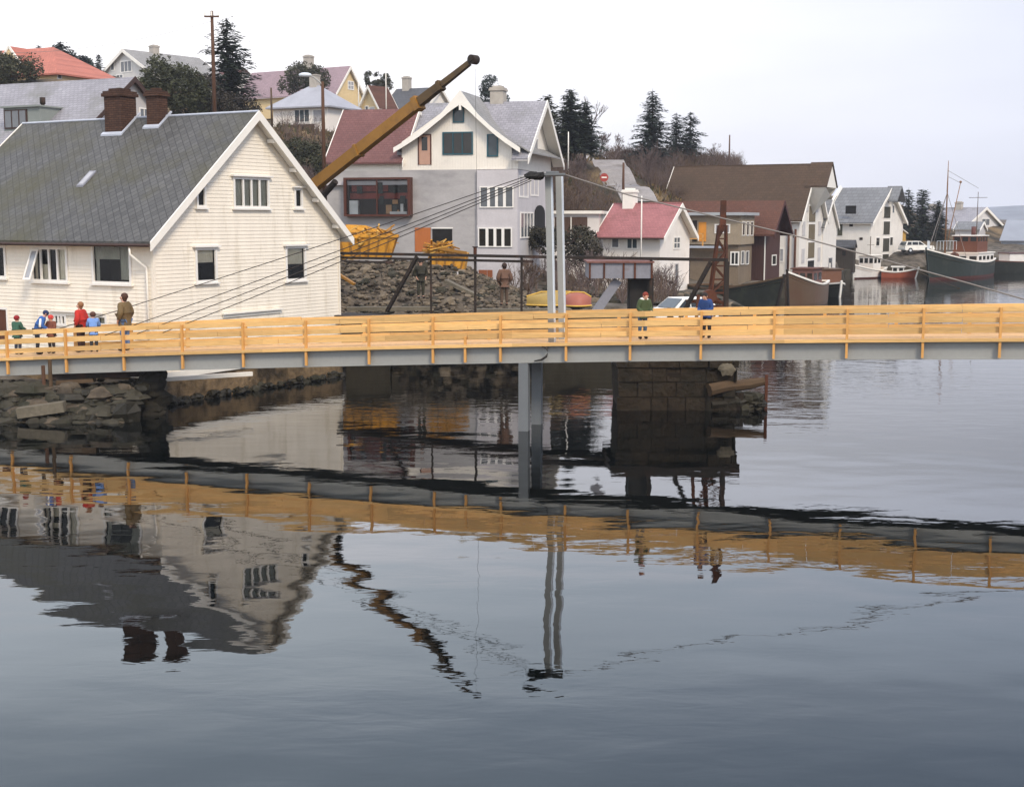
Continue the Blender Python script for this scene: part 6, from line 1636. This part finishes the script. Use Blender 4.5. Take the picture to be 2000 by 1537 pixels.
def person(label, foot, ht, face, jacket, trousers, head, lean=0, arms='down', hat=True, coat=False, child=False, shoe=None, extra=None, mats2=None, group=None):
    s = ht/1.75; o = thing('person', label, 'person', foot, face, group)
    hk = 1.12 if child else .96
    def fw(p):       # lean the upper body forward about the hips (local +y is forward)
        x,y,z = p
        if z > .92:
            c, s_ = math.cos(lean), math.sin(lean); dy, dz = y, z-.92
            y, z = dy*c+dz*s_, .92-dy*s_+dz*c
        return (x*s, y*s, z*s)
    J = {'pelvis':((0,0,.95),.135),'waist':((0,.01,1.1),.125),'chest':((0,.0,1.3),.15),'neck':((0,.01,1.475),.06),'jaw':((0,.03,1.54),.075*hk),'head':((0,.02,1.63),.105*hk),'crown':((0,.01,1.70),.08*hk)}
    E = [('pelvis','waist'),('waist','chest'),('chest','neck'),('neck','jaw'),('jaw','head'),('head','crown')]
    hands = {}
    for sg,n_ in ((-1,'l'),(1,'r')):
        J['hip'+n_]=((sg*.095,0,.88),.095); J['knee'+n_]=((sg*.105,.03,.5),.068); J['ankle'+n_]=((sg*.11,-.01,.09),.045); J['toe'+n_]=((sg*.125,.13,.035),.034)
        E += [('pelvis','hip'+n_),('hip'+n_,'knee'+n_),('knee'+n_,'ankle'+n_),('ankle'+n_,'toe'+n_)]
        J['sh'+n_]=((sg*.185,0,1.4),.075)
        if arms == 'down': el,wr = (sg*.245,-.02,1.13),(sg*.24,.07,.9)
        elif arms == 'rail': el,wr = (sg*.25,.08,1.15),(sg*.17,.34,1.14)
        elif arms == 'pocket': el,wr = (sg*.29,-.06,1.14),(sg*.22,.07,.96)
        else: el,wr = (sg*.25,.06,1.14),(sg*.1,.24,1.12)
        J['el'+n_]=(el,.052); J['wr'+n_]=(wr,.034)
        d = (Vector(wr)-Vector(el)).normalized(); hd_ = Vector(wr)+d*.06
        J['palm'+n_]=(tuple(hd_),.034)
        E += [('chest','sh'+n_),('sh'+n_,'el'+n_),('el'+n_,'wr'+n_),('wr'+n_,'palm'+n_)]
        hands[n_]=(hd_,d,sg)
    JJ = {k:(fw(p),r*s) for k,(p,r) in J.items()}
    for n_,(hd_,d,sg) in hands.items():
        base = Vector(fw(hd_)); d2 = (base-Vector(JJ['wr'+n_][0])).normalized()
        side = d2.cross(Vector((sg,0,0)));  side = side.normalized() if side.length > .1 else Vector((0,1,0))
        inw = Vector((-sg,0,0))
        for i,(off,ln) in enumerate(((-.03,.07),(-.01,.08),(.01,.078),(.03,.06))):
            k1='f%d%s'%(i,n_); k2='g%d%s'%(i,n_)
            p1 = base+side*off*s+d2*.045*s; p2 = p1+d2*ln*.55*s; p3 = p2+(d2*.6+inw*.8).normalized()*ln*.5*s
            JJ[k1]=(tuple(p2),.0095*s); JJ[k2]=(tuple(p3),.0085*s); E += [('palm'+n_,k1),(k1,k2)]
        JJ['t'+n_]=(tuple(base+side*.055*s+d2*.02*s+inw*.02*s),.011*s); JJ['u'+n_]=(tuple(base+side*.06*s+d2*.06*s+inw*.035*s),.009*s); E += [('palm'+n_,'t'+n_),('t'+n_,'u'+n_)]
    me = skin_mesh('body', JJ, E, 'pelvis'); me.materials.append(skin_m)
    bo = bpy.data.objects.new('body', me); COL.objects.link(bo); bo.parent = o
    hc = Vector(JJ['head'][0]); r = .105*hk*s
    up = (Vector(JJ['crown'][0])-Vector(JJ['jaw'][0])).normalized(); fwd = up.cross(Vector((1,0,0)))*-1; fwd = Vector((0,math.cos(lean),-math.sin(lean)))
    mb = MB()
    for sg in (-1,1):
        mb.ball(hc+Vector((sg*.036*s,0,0))+fwd*r*.93, .011*s, .008*s, .008*s, 6, 4, 1); mb.ball(hc+Vector((sg*r*1.0,0,0))-up*.01*s, .014*s,.025*s,.034*s,6,4,0)
    mb.ball(hc+fwd*r*1.08-up*.03*s, .014*s,.024*s,.026*s,6,5,0); mb.beam(hc+fwd*r*.98-up*.07*s-Vector((.022*s,0,0)), hc+fwd*r*.98-up*.07*s+Vector((.022*s,0,0)), .01*s,.008*s,2)
    mb.build('face', [skin_m, black, cl('lip',150,80,72)], o, smooth=True)
    # jacket, trousers
    def cloth(name, keys, grow, mat, extraJ=None, root=None):
        JC = {k:(JJ[k][0], JJ[k][1]+grow*s) for k in keys}
        if extraJ: JC.update(extraJ)
        EC = [e for e in E if e[0] in JC and e[1] in JC] + ([e for e in (extraE or [])])
        m_ = skin_mesh(name, JC, EC, root); m_.materials.append(mat)
        c_ = bpy.data.objects.new(name, m_); COL.objects.link(c_); c_.parent = o; return c_
    extraE = []
    jk = ['pelvis','waist','chest','neck','shl','shr','ell','elr','wrl','wrr']
    ej = {'hem':((0,0,.66*s),.235*s), 'pelvis':(JJ['pelvis'][0],.205*s)} if coat else {'hem':((0,.005*s,.80*s),.165*s)}; extraE = [('pelvis','hem')]
    cloth('coat' if coat else 'jacket', jk, .04, jacket, ej, 'pelvis')
    extraE = []
    cloth('trousers', ['pelvis','hipl','hipr','kneel','kneer','anklel','ankler'], .016, trousers, None, 'pelvis')
    mb = MB()
    for n_ in 'lr':
        a = Vector(JJ['ankle'+n_][0]); t_ = Vector(JJ['toe'+n_][0])
        mb.ball((a*.4+t_*.6)*1.0+Vector((0,0,-a.z*.4*.5+.012*s)), .055*s, .135*s, .055*s, 10, 6)
    mb.build('shoes', shoe or cl('dark_shoes',50,42,38), o, smooth=True)
    # hat or hair
    mb = MB(); hm = head
    if hat:
        mb.ball(hc+up*.03*s-fwd*.008*s, r*1.14, r*1.18, r*1.05, 12, 8, M=Matrix.Rotation(-lean,3,'X')); mb.ball(hc+up*r*1.12, r*.2, r*.2, r*.2, 8, 5)
        mb.build('hat', hm, o, smooth=True)
    else:
        mb.ball(hc+up*.028*s-fwd*.035*s, r*1.12, r*1.1, r*1.12, 12, 8, M=Matrix.Rotation(-lean,3,'X')); mb.ball(hc-fwd*r*.55-up*r*.5, r*.9, r*.5, r*.9, 10, 6)
        mb.build('hair', hm, o, smooth=True)
    if extra == 'stripe':
        c = Vector(fw((0,0,1.3)))
        for sg in (-1,1):
            mb = MB(); mb.tube([Vector(fw((sg*.215,-.06,1.38))),Vector(fw((sg*.285,-.0,1.2))),Vector(fw((sg*.30,.05,1.08)))],.045*s,8)
            mb.build('white_stripe', white_p, o, smooth=True)
    if extra == 'vest':
        mb = MB(); mb.ball(Vector(fw((0,.03,1.22))), .17*s,.16*s,.24*s,12,8); mb.build('red_front', mats2, o, smooth=True)
    if extra == 'hood':
        mb = MB(); mb.ball(Vector(fw((0,-.06,1.44))), .19*s,.15*s,.10*s,12,7); mb.build('white_hood', white_p, o, smooth=True)
    return o
def deck_pt(px, Y): 
    q = at(px, 690, Y); return q.x
PZ = [ # px, top py, n (metres from front edge), label, face, kwargs
 (35,617,1.25,'child in green jacket and red hat behind the railing at the far left',R(-20),dict(jacket=cl('green_jacket',60,98,80),trousers=cl('navy_trousers',58,66,84),head=cl('red_hat',150,40,44),child=True,arms='rail')),
 (73,607,1.0,'person in bright blue jacket with white stripes bending forward at the railing',R(-70),dict(jacket=cl('blue_jacket',66,108,176),trousers=cl('charcoal_trousers',46,50,58),head=cl('navy_cap',44,56,92),lean=.5,arms='rail',extra='stripe')),
 (102,616,1.2,'small child in red and white hat and brown jacket beside the blue jacket',R(160),dict(jacket=cl('brown_red_jacket',124,74,58),trousers=cl('black_trousers',48,44,46),head=cl('red_white_hat',206,70,64),child=True,arms='rail')),
 (160,590,1.25,'boy in red jacket standing at the railing without a hat',R(75),dict(jacket=cl('red_jacket',196,52,44),trousers=cl('dark_brown_trousers',62,44,42),head=cl('light_brown_hair',150,106,72),hat=False,arms='pocket')),
 (184,610,1.15,'child in light blue jacket and dark brown hat beside the red jacket',R(15),dict(jacket=cl('light_blue_jacket',120,158,220),trousers=cl('dark_grey_trousers',56,60,66),head=cl('brown_hat',92,62,54),child=True,arms='rail')),
 (246,573,1.1,'adult in long olive brown coat with dark hair standing apart at the railing',R(70),dict(jacket=cl('olive_coat',118,98,66),trousers=cl('blue_jeans',104,128,168),head=cl('dark_brown_hair',84,58,46),hat=False,coat=True,arms='pocket')),
 (1254,571,1.0,'child in green jacket with white hood bending over the railing near the counterweight box',R(200),dict(jacket=cl('dark_green_jacket',74,88,56),trousers=cl('faded_blue_jeans',82,102,124),head=cl('reddish_hair',138,62,48),hat=False,lean=.35,arms='rail',extra='hood')),
 (1380,572,1.05,'person in dark blue jacket leaning on the railing before the lattice mast',R(150),dict(jacket=cl('dark_blue_jacket',46,74,128),trousers=cl('blackish_trousers',44,40,44),head=cl('black_hair',50,44,42),hat=False,lean=.4,arms='rail')),
]
for px, top, n, lb, fc, kw in PZ:
    x = (px-1000)/FPX*38
    for _ in range(6):
        Yp = bY(x)+n*.977; zf = ztop(x)-.85; q = at(px, 680, Yp); x = q.x - n*.215*0
    hgt = at(px, top, Yp).z - zf
    ln = kw.get('lean',0); hgt = hgt/(1-.45*(1-math.cos(ln))-.0)
    person(lb, (q.x, Yp, zf), hgt, fc, **kw)
q = at(985,597,57.9); person('man in brown jacket seen from behind standing on the rubble quay', (q.x,q.y,q.z), at(985,514,57.9).z-q.z, R(15), cl('brown_work_jacket',112,84,68), cl('brown_work_trousers',96,78,64), cl('brown_black_hair',66,50,44), hat=False, arms='pocket')
q = at(822,583,58.6); person('man in dark clothes and cap standing by the diagonal brace', (q.x,q.y,q.z), at(822,507,58.6).z-q.z, R(200), cl('dark_green_coat',50,48,38), cl('dark_olive_trousers',66,64,50), cl('black_cap',44,38,34), hat=True, arms='pocket')

# ------------------------------------------------------------ trees and shrubs
def conifer(label, base, ht, rad, mat, seed, whorls=22, dens=1.0, droop=.25, open_=.0, shape=1.0, group=None, lowest=.08, size=1.0, name='spruce_tree', rag=.25):
    rnd = random.Random(seed); o = thing(name, label, 'tree', base, rnd.uniform(0,6), group)
    mb = MB(); mb.tube([(0,0,-1),(0,0,ht*.4),(0,0,ht*.98)],[.018*ht+.05,.013*ht+.03,.015],7); mb.build('trunk', bark, o, smooth=True)
    mb = MB()
    for w in range(whorls):
        f = lowest+(1-lowest)*(w/whorls)**.92; z0 = ht*f
        rr = rad*(1-f)**shape*(1/(1-lowest)**shape)
        nb = max(4, int(9*(1-.5*f)))
        for k in range(nb):
            if rnd.random() < open_: continue
            th = 6.283*k/nb + rnd.uniform(-.35,.35) + w*.7
            ln = rr*rnd.uniform(1-rag*1.6,1+rag*.5) + .12
            dx, dy = math.cos(th), math.sin(th)
            up_ = rnd.uniform(-.05,.15) + .35*f
            np_ = max(3, int(ln/.22*dens)); tipz = 0
            for i in range(np_):
                t = (i+rnd.random())/np_; d = ln*t
                p = Vector((dx*d, dy*d, z0 + d*up_ - droop*ln*t*t + rnd.uniform(-.06,.06)*ht*.1))
                wd_ = (.16+.26*(1-t)*min(1,ln*.5))*size
                for _ in range(2):
                    a = th + rnd.uniform(-.9,.9); e1 = Vector((math.cos(a),math.sin(a),rnd.uniform(-.45,.15)))*wd_*rnd.uniform(1.0,1.9); e2 = Vector((-math.sin(a),math.cos(a),rnd.uniform(-.5,.5)))*wd_*rnd.uniform(.35,.7)
                    q = p + Vector((rnd.uniform(-.1,.1),rnd.uniform(-.1,.1),rnd.uniform(-.1,.1)))*size
                    mb.add([q-e1*.4-e2*.5, q-e1*.2+e2*.6, q+e1, q+e1*.3-e2*.7], [(0,1,2,3)])
    mb.add([(0,0,ht*.96),(.06,0,ht*.97),(0,0,ht*1.03)], [(0,1,2)])
    mb.build('crown', mat, o, norm=False); return o
def blobtree(label, base, ht, blobs, mat, seed, trunk_h, n=1500, size=.35, name='pine_tree', group=None, cat='tree'):
    """irregular crown of leaf tufts filling several overlapping ellipsoids (x, z, rx, rz) in metres"""
    rnd = random.Random(seed); o = thing(name, label, cat, base, 0, group)
    mb = MB(); mb.tube([(0,0,-1),(.05,0,trunk_h*.6),(.1,.05,trunk_h)],[.18,.14,.08],7)
    for (x,z,rx,rz) in blobs: mb.tube([(0,0,trunk_h*.55),(x*.5,.1,z*.75),(x,0,z)],[.09,.06,.02],5)
    mb.build('trunk', bark, o, smooth=True)
    mb = MB(); tot = sum(b_[2]*b_[2]*b_[3] for b_ in blobs)
    for (x,z,rx,rz) in blobs:
        for i in range(int(n*rx*rx*rz/tot)):
            while True:
                u = Vector((rnd.uniform(-1,1),rnd.uniform(-1,1),rnd.uniform(-1,1)))
                if u.length < 1: break
            if u.length > .01: u = u*(rnd.uniform(.55,1.08)/max(u.length,.3)) if rnd.random() < .7 else u
            p = Vector((x+u.x*rx, u.y*rx, z+u.z*rz)); k = mnoise.noise(p*1.1+Vector((seed,0,0)))
            if k < -.18: continue
            a = Vector((rnd.uniform(-1,1),rnd.uniform(-1,1),rnd.uniform(-.6,.9))).normalized()*size*rnd.uniform(.6,1.5); b_ = a.cross(Vector((rnd.uniform(-1,1),rnd.uniform(-1,1),rnd.uniform(-1,1)))).normalized()*size*rnd.uniform(.25,.5)
            mb.add([p-a*.5-b_*.5,p-a*.2+b_*.6,p+a*.6+b_*.2,p+a*.3-b_*.6], [(0,1,2,3)])
    mb.build('crown', mat, o, norm=False); return o
def bare(label, base, ht, seed, mat=None, spread=.5, lv=5, name='bare_tree', group=None, stems=1, cat='tree', r0=None):
    rnd = random.Random(seed); o = thing(name, label, cat, base, 0, group)
    mt = MB(); mc = MB()
    def grow(p, d, ln, r, k):
        e = p + d*ln
        (mt if k == 0 else mc).tube([p, p.lerp(e,.5)+Vector((rnd.uniform(-1,1),rnd.uniform(-1,1),0))*ln*.05, e],[r,r*.85,r*.7],5 if k == 0 else 3, cap=False)
        if k >= lv: return
        for i in range(rnd.choice((2,3,3) if k < lv-1 else (3,4))):
            a = rnd.uniform(0,6.283); s_ = spread*rnd.uniform(.5,1.3)
            d2 = (d + Vector((math.cos(a)*s_,math.sin(a)*s_,rnd.uniform(-.1,.35)))).normalized()
            grow(p.lerp(e, rnd.uniform(.55,1)), d2, ln*rnd.uniform(.55,.85), max(r*.6,.012), k+1)
    for i in range(stems):
        a = rnd.uniform(0,6.283); s_ = 0 if stems == 1 else rnd.uniform(.1,.7)
        grow(Vector((math.cos(a)*s_*.3,math.sin(a)*s_*.3,-.2)), Vector((math.cos(a)*s_,math.sin(a)*s_,1)).normalized(), ht*(.34 if stems == 1 else .42)*rnd.uniform(.8,1.1), r0 or .022*ht, 0)
    mt.build('trunk' if stems == 1 else 'stems', bark, o, norm=False)
    mc.build('crown' if stems == 1 else 'twigs', mat or twig, o, norm=False); return o
def ctree(label, px, pyt, pyb, Y, wpx, mat, seed, **kw):
    b_ = at(px,pyb,Y); t_ = at(px,pyt,Y); rad = wpx/2*Y/FPX
    return conifer(label, b_, t_.z-b_.z, rad, mat, seed, **kw)
ctree('tall ragged dark spruce right of the tall power pole',447,34,236,106,150,spruce_m,1,whorls=26,rag=.3,droop=.1,open_=.06,lowest=.10,size=1.0,dens=1.9,shape=.62)
ctree('small dark conifer top right of the orange roof',122,82,168,150,78,fir_m,2,whorls=16,group='conifers beside the orange roofed house',size=1.3,dens=1.6,shape=.5)
ctree('thin conifer tip behind the orange roof edge',78,88,165,152,40,fir_m,3,whorls=14,size=1.2)
ctree('wide low conifer between the orange roof and the white gable',160,108,168,151,66,fir_m,4,whorls=16,size=1.3,dens=1.6,shape=.5)
ctree('narrow conifer tip left of the white gabled hill house',195,106,165,160,34,fir_m,5,whorls=13,size=1.2)
def bt(label, px, pyb, Y, blobs_px, mat, seed, n, size, **kw):
    b_ = at(px,pyb,Y); k = Y/FPX
    bl = [((x-px)*k, (pyb-y)*k, rx*k, ry*k) for x,y,rx,ry in blobs_px]
    return blobtree(label, b_, 0, bl, mat, seed, max(b2[1] for b2 in bl), n, size, **kw)
bt('broad dark green bush in front of the orange roofed house at the left edge',30,172,112,[(20,140,48,30),(60,132,26,26),(-10,135,40,34)],hedge_m,21,8000,.21,name='evergreen_bush',cat='bush')
bt('wide round topped dark pine thicket left of the tall power pole',338,240,97,[(318,150,38,36),(345,178,62,48),(300,192,40,44),(382,190,30,40)],pine_m,22,17000,.20)
bt('dark reddish bare thicket pine behind the power pole foot',402,240,99,[(404,192,36,42),(440,212,44,30),(480,215,30,26)],M('reddish_dark_foliage',(.036,.030,.022),.8,.4,.5,.3,2),23,7000,.19,name='thicket')
bt('dark evergreen clump between the orange roof and the white hill house',150,172,152,[(140,128,20,24),(165,134,22,20),(184,140,14,16),(112,120,18,26)],fir_m,64,7000,.26,name='evergreen_clump')
bt('round evergreen between the hip roof chimney and the mauve roof',598,200,150,[(592,150,34,26),(620,158,26,26),(566,168,22,22)],hedge_m,24,7000,.23)
for i,(x,y) in enumerate(((720,150),(737,152),(754,154))): bt(('leftmost','middle','rightmost')[i]+' small dark tree peeking over the gap beside the dark slate roof',x,186,178,[(x,y+4,9,13),(x+4,y+14,10,12)],hedge_m,30+i,1500,.24,group='small dark trees over the gap')
bt('lone round topped pine on the skyline right of the shop house chimney',960,215,162,[(957,172,20,22),(962,192,24,18),(983,194,12,9)],fir_m,41,6000,.22)
ctree('dark conifer with flat top at the shop house gable edge',1068,186,300,118,80,pine_m,6,whorls=20,shape=.5,size=1.1,dens=1.8)
ctree('tallest dark spruce of the cluster right of the shop house',1113,174,304,119,112,spruce_m,7,whorls=26,shape=.7,size=1.1,dens=2.0,rag=.25)
ctree('broad dark spruce leaning right beside the tallest of the cluster',1142,198,304,120,84,spruce_m,8,whorls=22,shape=.6,size=1.1,dens=2.0,rag=.3)
ctree('tall pointed spruce standing alone on the ridge above the faded red roof',1273,176,330,138,118,fir_m,9,whorls=27,shape=.75,open_=.06,rag=.28,size=1.05,dens=1.8)
ctree('thinner spruce just right of the tall pointed ridge spruce',1320,222,330,142,74,fir_m,10,whorls=20,shape=.6,dens=1.5,open_=.15,rag=.4,size=1.1,lowest=.2)
ctree('sparse rounded spruce at the right end of the ridge trio',1347,220,330,143,70,fir_m,11,whorls=19,shape=.5,dens=1.5,open_=.2,rag=.45,size=1.1,lowest=.25)
for i,(px,t,w) in enumerate(((1771,369,40),(1799,369,52),(1830,392,46))):
    ctree(('slim dark conifer just right of the grey roofed warehouse','middle and fullest dark conifer beside the grey roofed warehouse','lower dark conifer just left of the ship foremast')[i],px,t,482,166,w,spruce_m,12+i,whorls=20,shape=.4,size=1.4,dens=1.8,lowest=.03)
for i,(px,t,b_,Y,l) in enumerate(((1172,238,322,134,'bare grey tree right of the dark spruce cluster'),(1200,250,328,137,'bare grey tree nearest the hill road bend'),(1228,272,330,138,'low bare tree left of the tall ridge spruce'),(1392,276,326,152,'bare leafless tree at the left end of the brown warehouse ridge'),(1412,284,326,156,'faint bare tree beside the thin distant pole'),(1155,196,310,128,'tall wispy bare tree behind the broad dark spruce'))):
    q = at(px,b_,Y); bare(l, q, at(px,t,Y).z-q.z, 50+i, twig, .5, 6 if i<3 else 5)
for i,(px,py,Y,h_,m_,l,nm) in enumerate(((1195,520,80,2.6,twig_b,'bare reddish shrub in front of the faded red roofed house','bare_shrub'),(1160,530,78,2.4,twig,'tangled bare shrub left of the counterweight box','bare_shrub'),
    (1030,492,74,1.9,twig_b,'low bare shrub at the foot of the shop house corner','bare_shrub'),(1100,500,76,2.3,twig,'bare shrub behind the right pylon leg','bare_shrub'),(1295,560,76,2.0,twig,'grey shrub at the corner of the small white house','bare_shrub'),
    (1120,400,100,3.2,twig_b,'rusty brown shrub on the slope above the garage roof','bare_shrub'),(1090,380,98,2.6,twig_b,'ochre brown shrub on the slope beside the shop house','bare_shrub'),(1128,352,112,2.0,twig,'grey brown shrub between garage roof and hill road','bare_shrub'),
    (1275,372,116,4.0,twig,'large grey shrub right of the short dark roadside pole','bare_shrub'),(1300,352,128,3.6,twig,'grey thicket below the tall ridge spruce','bare_shrub'),(1330,340,134,3.2,twig_b,'brown thicket under the sparse ridge spruces','bare_shrub'),(1262,340,130,3.0,twig,'thin grey shrub above the hill road','bare_shrub'),
    (602,325,90,3.2,twig,'dark bare shrub on the bank under the lamp post','bare_shrub'),(575,315,92,2.6,twig_b,'brown shrub on the bank under the white hip roofed house','bare_shrub'))):
    q = at(px,py,Y); z_ = hz(q.x,q.y); bare(l, (q.x,q.y,min(q.z,z_) if z_ > q.z-3 else q.z-.5), h_+max(0,q.z-z_)*.0, 80+i, m_, .55, 4, nm, None, 7, 'shrub', .035)
bt('dark bushy evergreen mound beside the pylon in front of the garage',1095,500,80,[(1070,470,40,26),(1130,468,36,26),(1040,462,24,20)],M('olive_dark_leaves',(.05,.046,.03),.75,.4,.5,.3,2),60,5000,.18,name='evergreen_bush',cat='bush')
bt('dark rounded bush left of the counterweight box',1150,520,79,[(1150,492,26,24),(1120,500,26,20)],M('brown_dark_leaves',(.06,.052,.036),.8,.4,.5,.3,2),61,3000,.17,name='evergreen_bush',cat='bush')
# dry undergrowth and bare brush covering the hillside
def scatter(n, box, zmin, mk, seed, tries=60):
    rnd = random.Random(seed); Q = []
    while len(Q) < n*3:
        px = rnd.uniform(box[0],box[1]); py = rnd.uniform(box[2],box[3]); Y = rnd.uniform(box[4],box[5]); q = at(px,py,Y); Q.append((q.x,q.y))
    zs = np.concatenate([height(np.array(Q[i:i+3000])) for i in range(0,len(Q),3000)])
    k = 0
    for (x,y),z in zip(Q,zs):
        if z < zmin: continue
        dz_ = math.cos(PITCH)*y+(CAMZ-z)*math.sin(PITCH); ppx = 1000+FPX*x/dz_; ppy = 768.5+FPX*(math.sin(PITCH)*y*-1+(CAMZ-z)*math.cos(PITCH))/dz_
        if 1125 < ppx < 1262 and 316 < ppy < 405 and abs(ppx-(1128+(ppy-317)*1.75)) < 62: continue
        mk(rnd, Vector((x,y,float(z)-.05))); k += 1
        if k >= n: break
mb = MB()
def tuft(rnd, p):
    h_ = rnd.uniform(.2,.7); a = rnd.uniform(0,6.283); wv = Vector((math.cos(a),math.sin(a),0))*rnd.uniform(.05,.2); tp = Vector((rnd.uniform(-.3,.3),rnd.uniform(-.3,.3),h_))
    mb.add([p-wv,p+wv,p+tp+wv*.2,p+tp-wv*.2],[(0,1,2,3)], rnd.randrange(3))
scatter(16000, (540,1460,300,300,84,150), 2.9, tuft, 77)
tag(mb.build('dry_undergrowth', [moor, twig_b, M('green_brown_tuft',C(84,84,50,.6),.9,.3,.4)], norm=False), 'dry brown grass and heather tufts on the hillside', 'undergrowth', kind='stuff')
mb = MB()
def brush(rnd, p):
    for i in range(4):
        h_ = rnd.uniform(.7,1.9); a = rnd.uniform(0,6.283); d = Vector((math.cos(a)*rnd.uniform(.1,.6),math.sin(a)*rnd.uniform(.1,.6),1)).normalized()
        m_ = p + d*h_*.5; e = p + d*h_ + Vector((rnd.uniform(-.2,.2),rnd.uniform(-.2,.2),0))
        mi = rnd.randrange(2)
        mb.tube([p,m_,e],[.022,.016,.008],3,mi,cap=False)
        for j in range(4):
            q = p.lerp(e, rnd.uniform(.3,.95)); b_ = q + Vector((rnd.uniform(-1,1),rnd.uniform(-1,1),rnd.uniform(.2,1)))*rnd.uniform(.25,.6)
            mb.tube([q,b_],[.010,.006],3,mi,cap=False)
scatter(1100, (1165,1450,330,330,118,160), 7.0, brush, 78)
scatter(260, (1070,1200,400,400,92,118), 3.5, brush, 79)
scatter(160, (545,660,300,300,84,130), 6.0, brush, 80)
scatter(120, (1000,1330,500,500,66,84), 1.2, brush, 82)
tag(mb.build('bare_brush', [twig, twig_b], norm=False), 'grey and brown leafless brush covering the ridge and slopes', 'brush', kind='stuff')
bk = rocks('bank_stones', [(lambda r: (lambda x,y: Vector((x,y,hz(x,y)+.05)))(r.uniform(1.5,14),r.uniform(64,84)), 320, .12, .5)], [rock_d, rub_m, rock_d, rock_l], 31)
tag(bk, 'dark weathered stones strewn over the bank behind the old swing bridge', 'stones', kind='stuff')
bt('dark evergreen shrubs on the bank below the white hip roofed house',610,335,96,[(590,292,36,22),(625,305,30,26),(600,320,46,18)],hedge_m,63,6000,.18,name='evergreen_bush',cat='bush')

# the air over the harbour
hm_ = bpy.data.materials.new('pale_haze'); hm_.use_nodes = True
ht = hm_.node_tree; ht.nodes.remove(ht.nodes['Principled BSDF'])
pv = ht.nodes.new('ShaderNodeVolumePrincipled'); pv.inputs['Color'].default_value = (.86,.90,1,1); pv.inputs['Density'].default_value = .00028
ht.links.new(pv.outputs[0], ht.nodes['Material Output'].inputs['Volume'])
mb = MB(); mb.box(-560,960,-100,1250,-6,70); hz_ = mb.build('haze', hm_); tag(hz_, 'thin pale haze over the harbour', 'haze', kind='stuff')
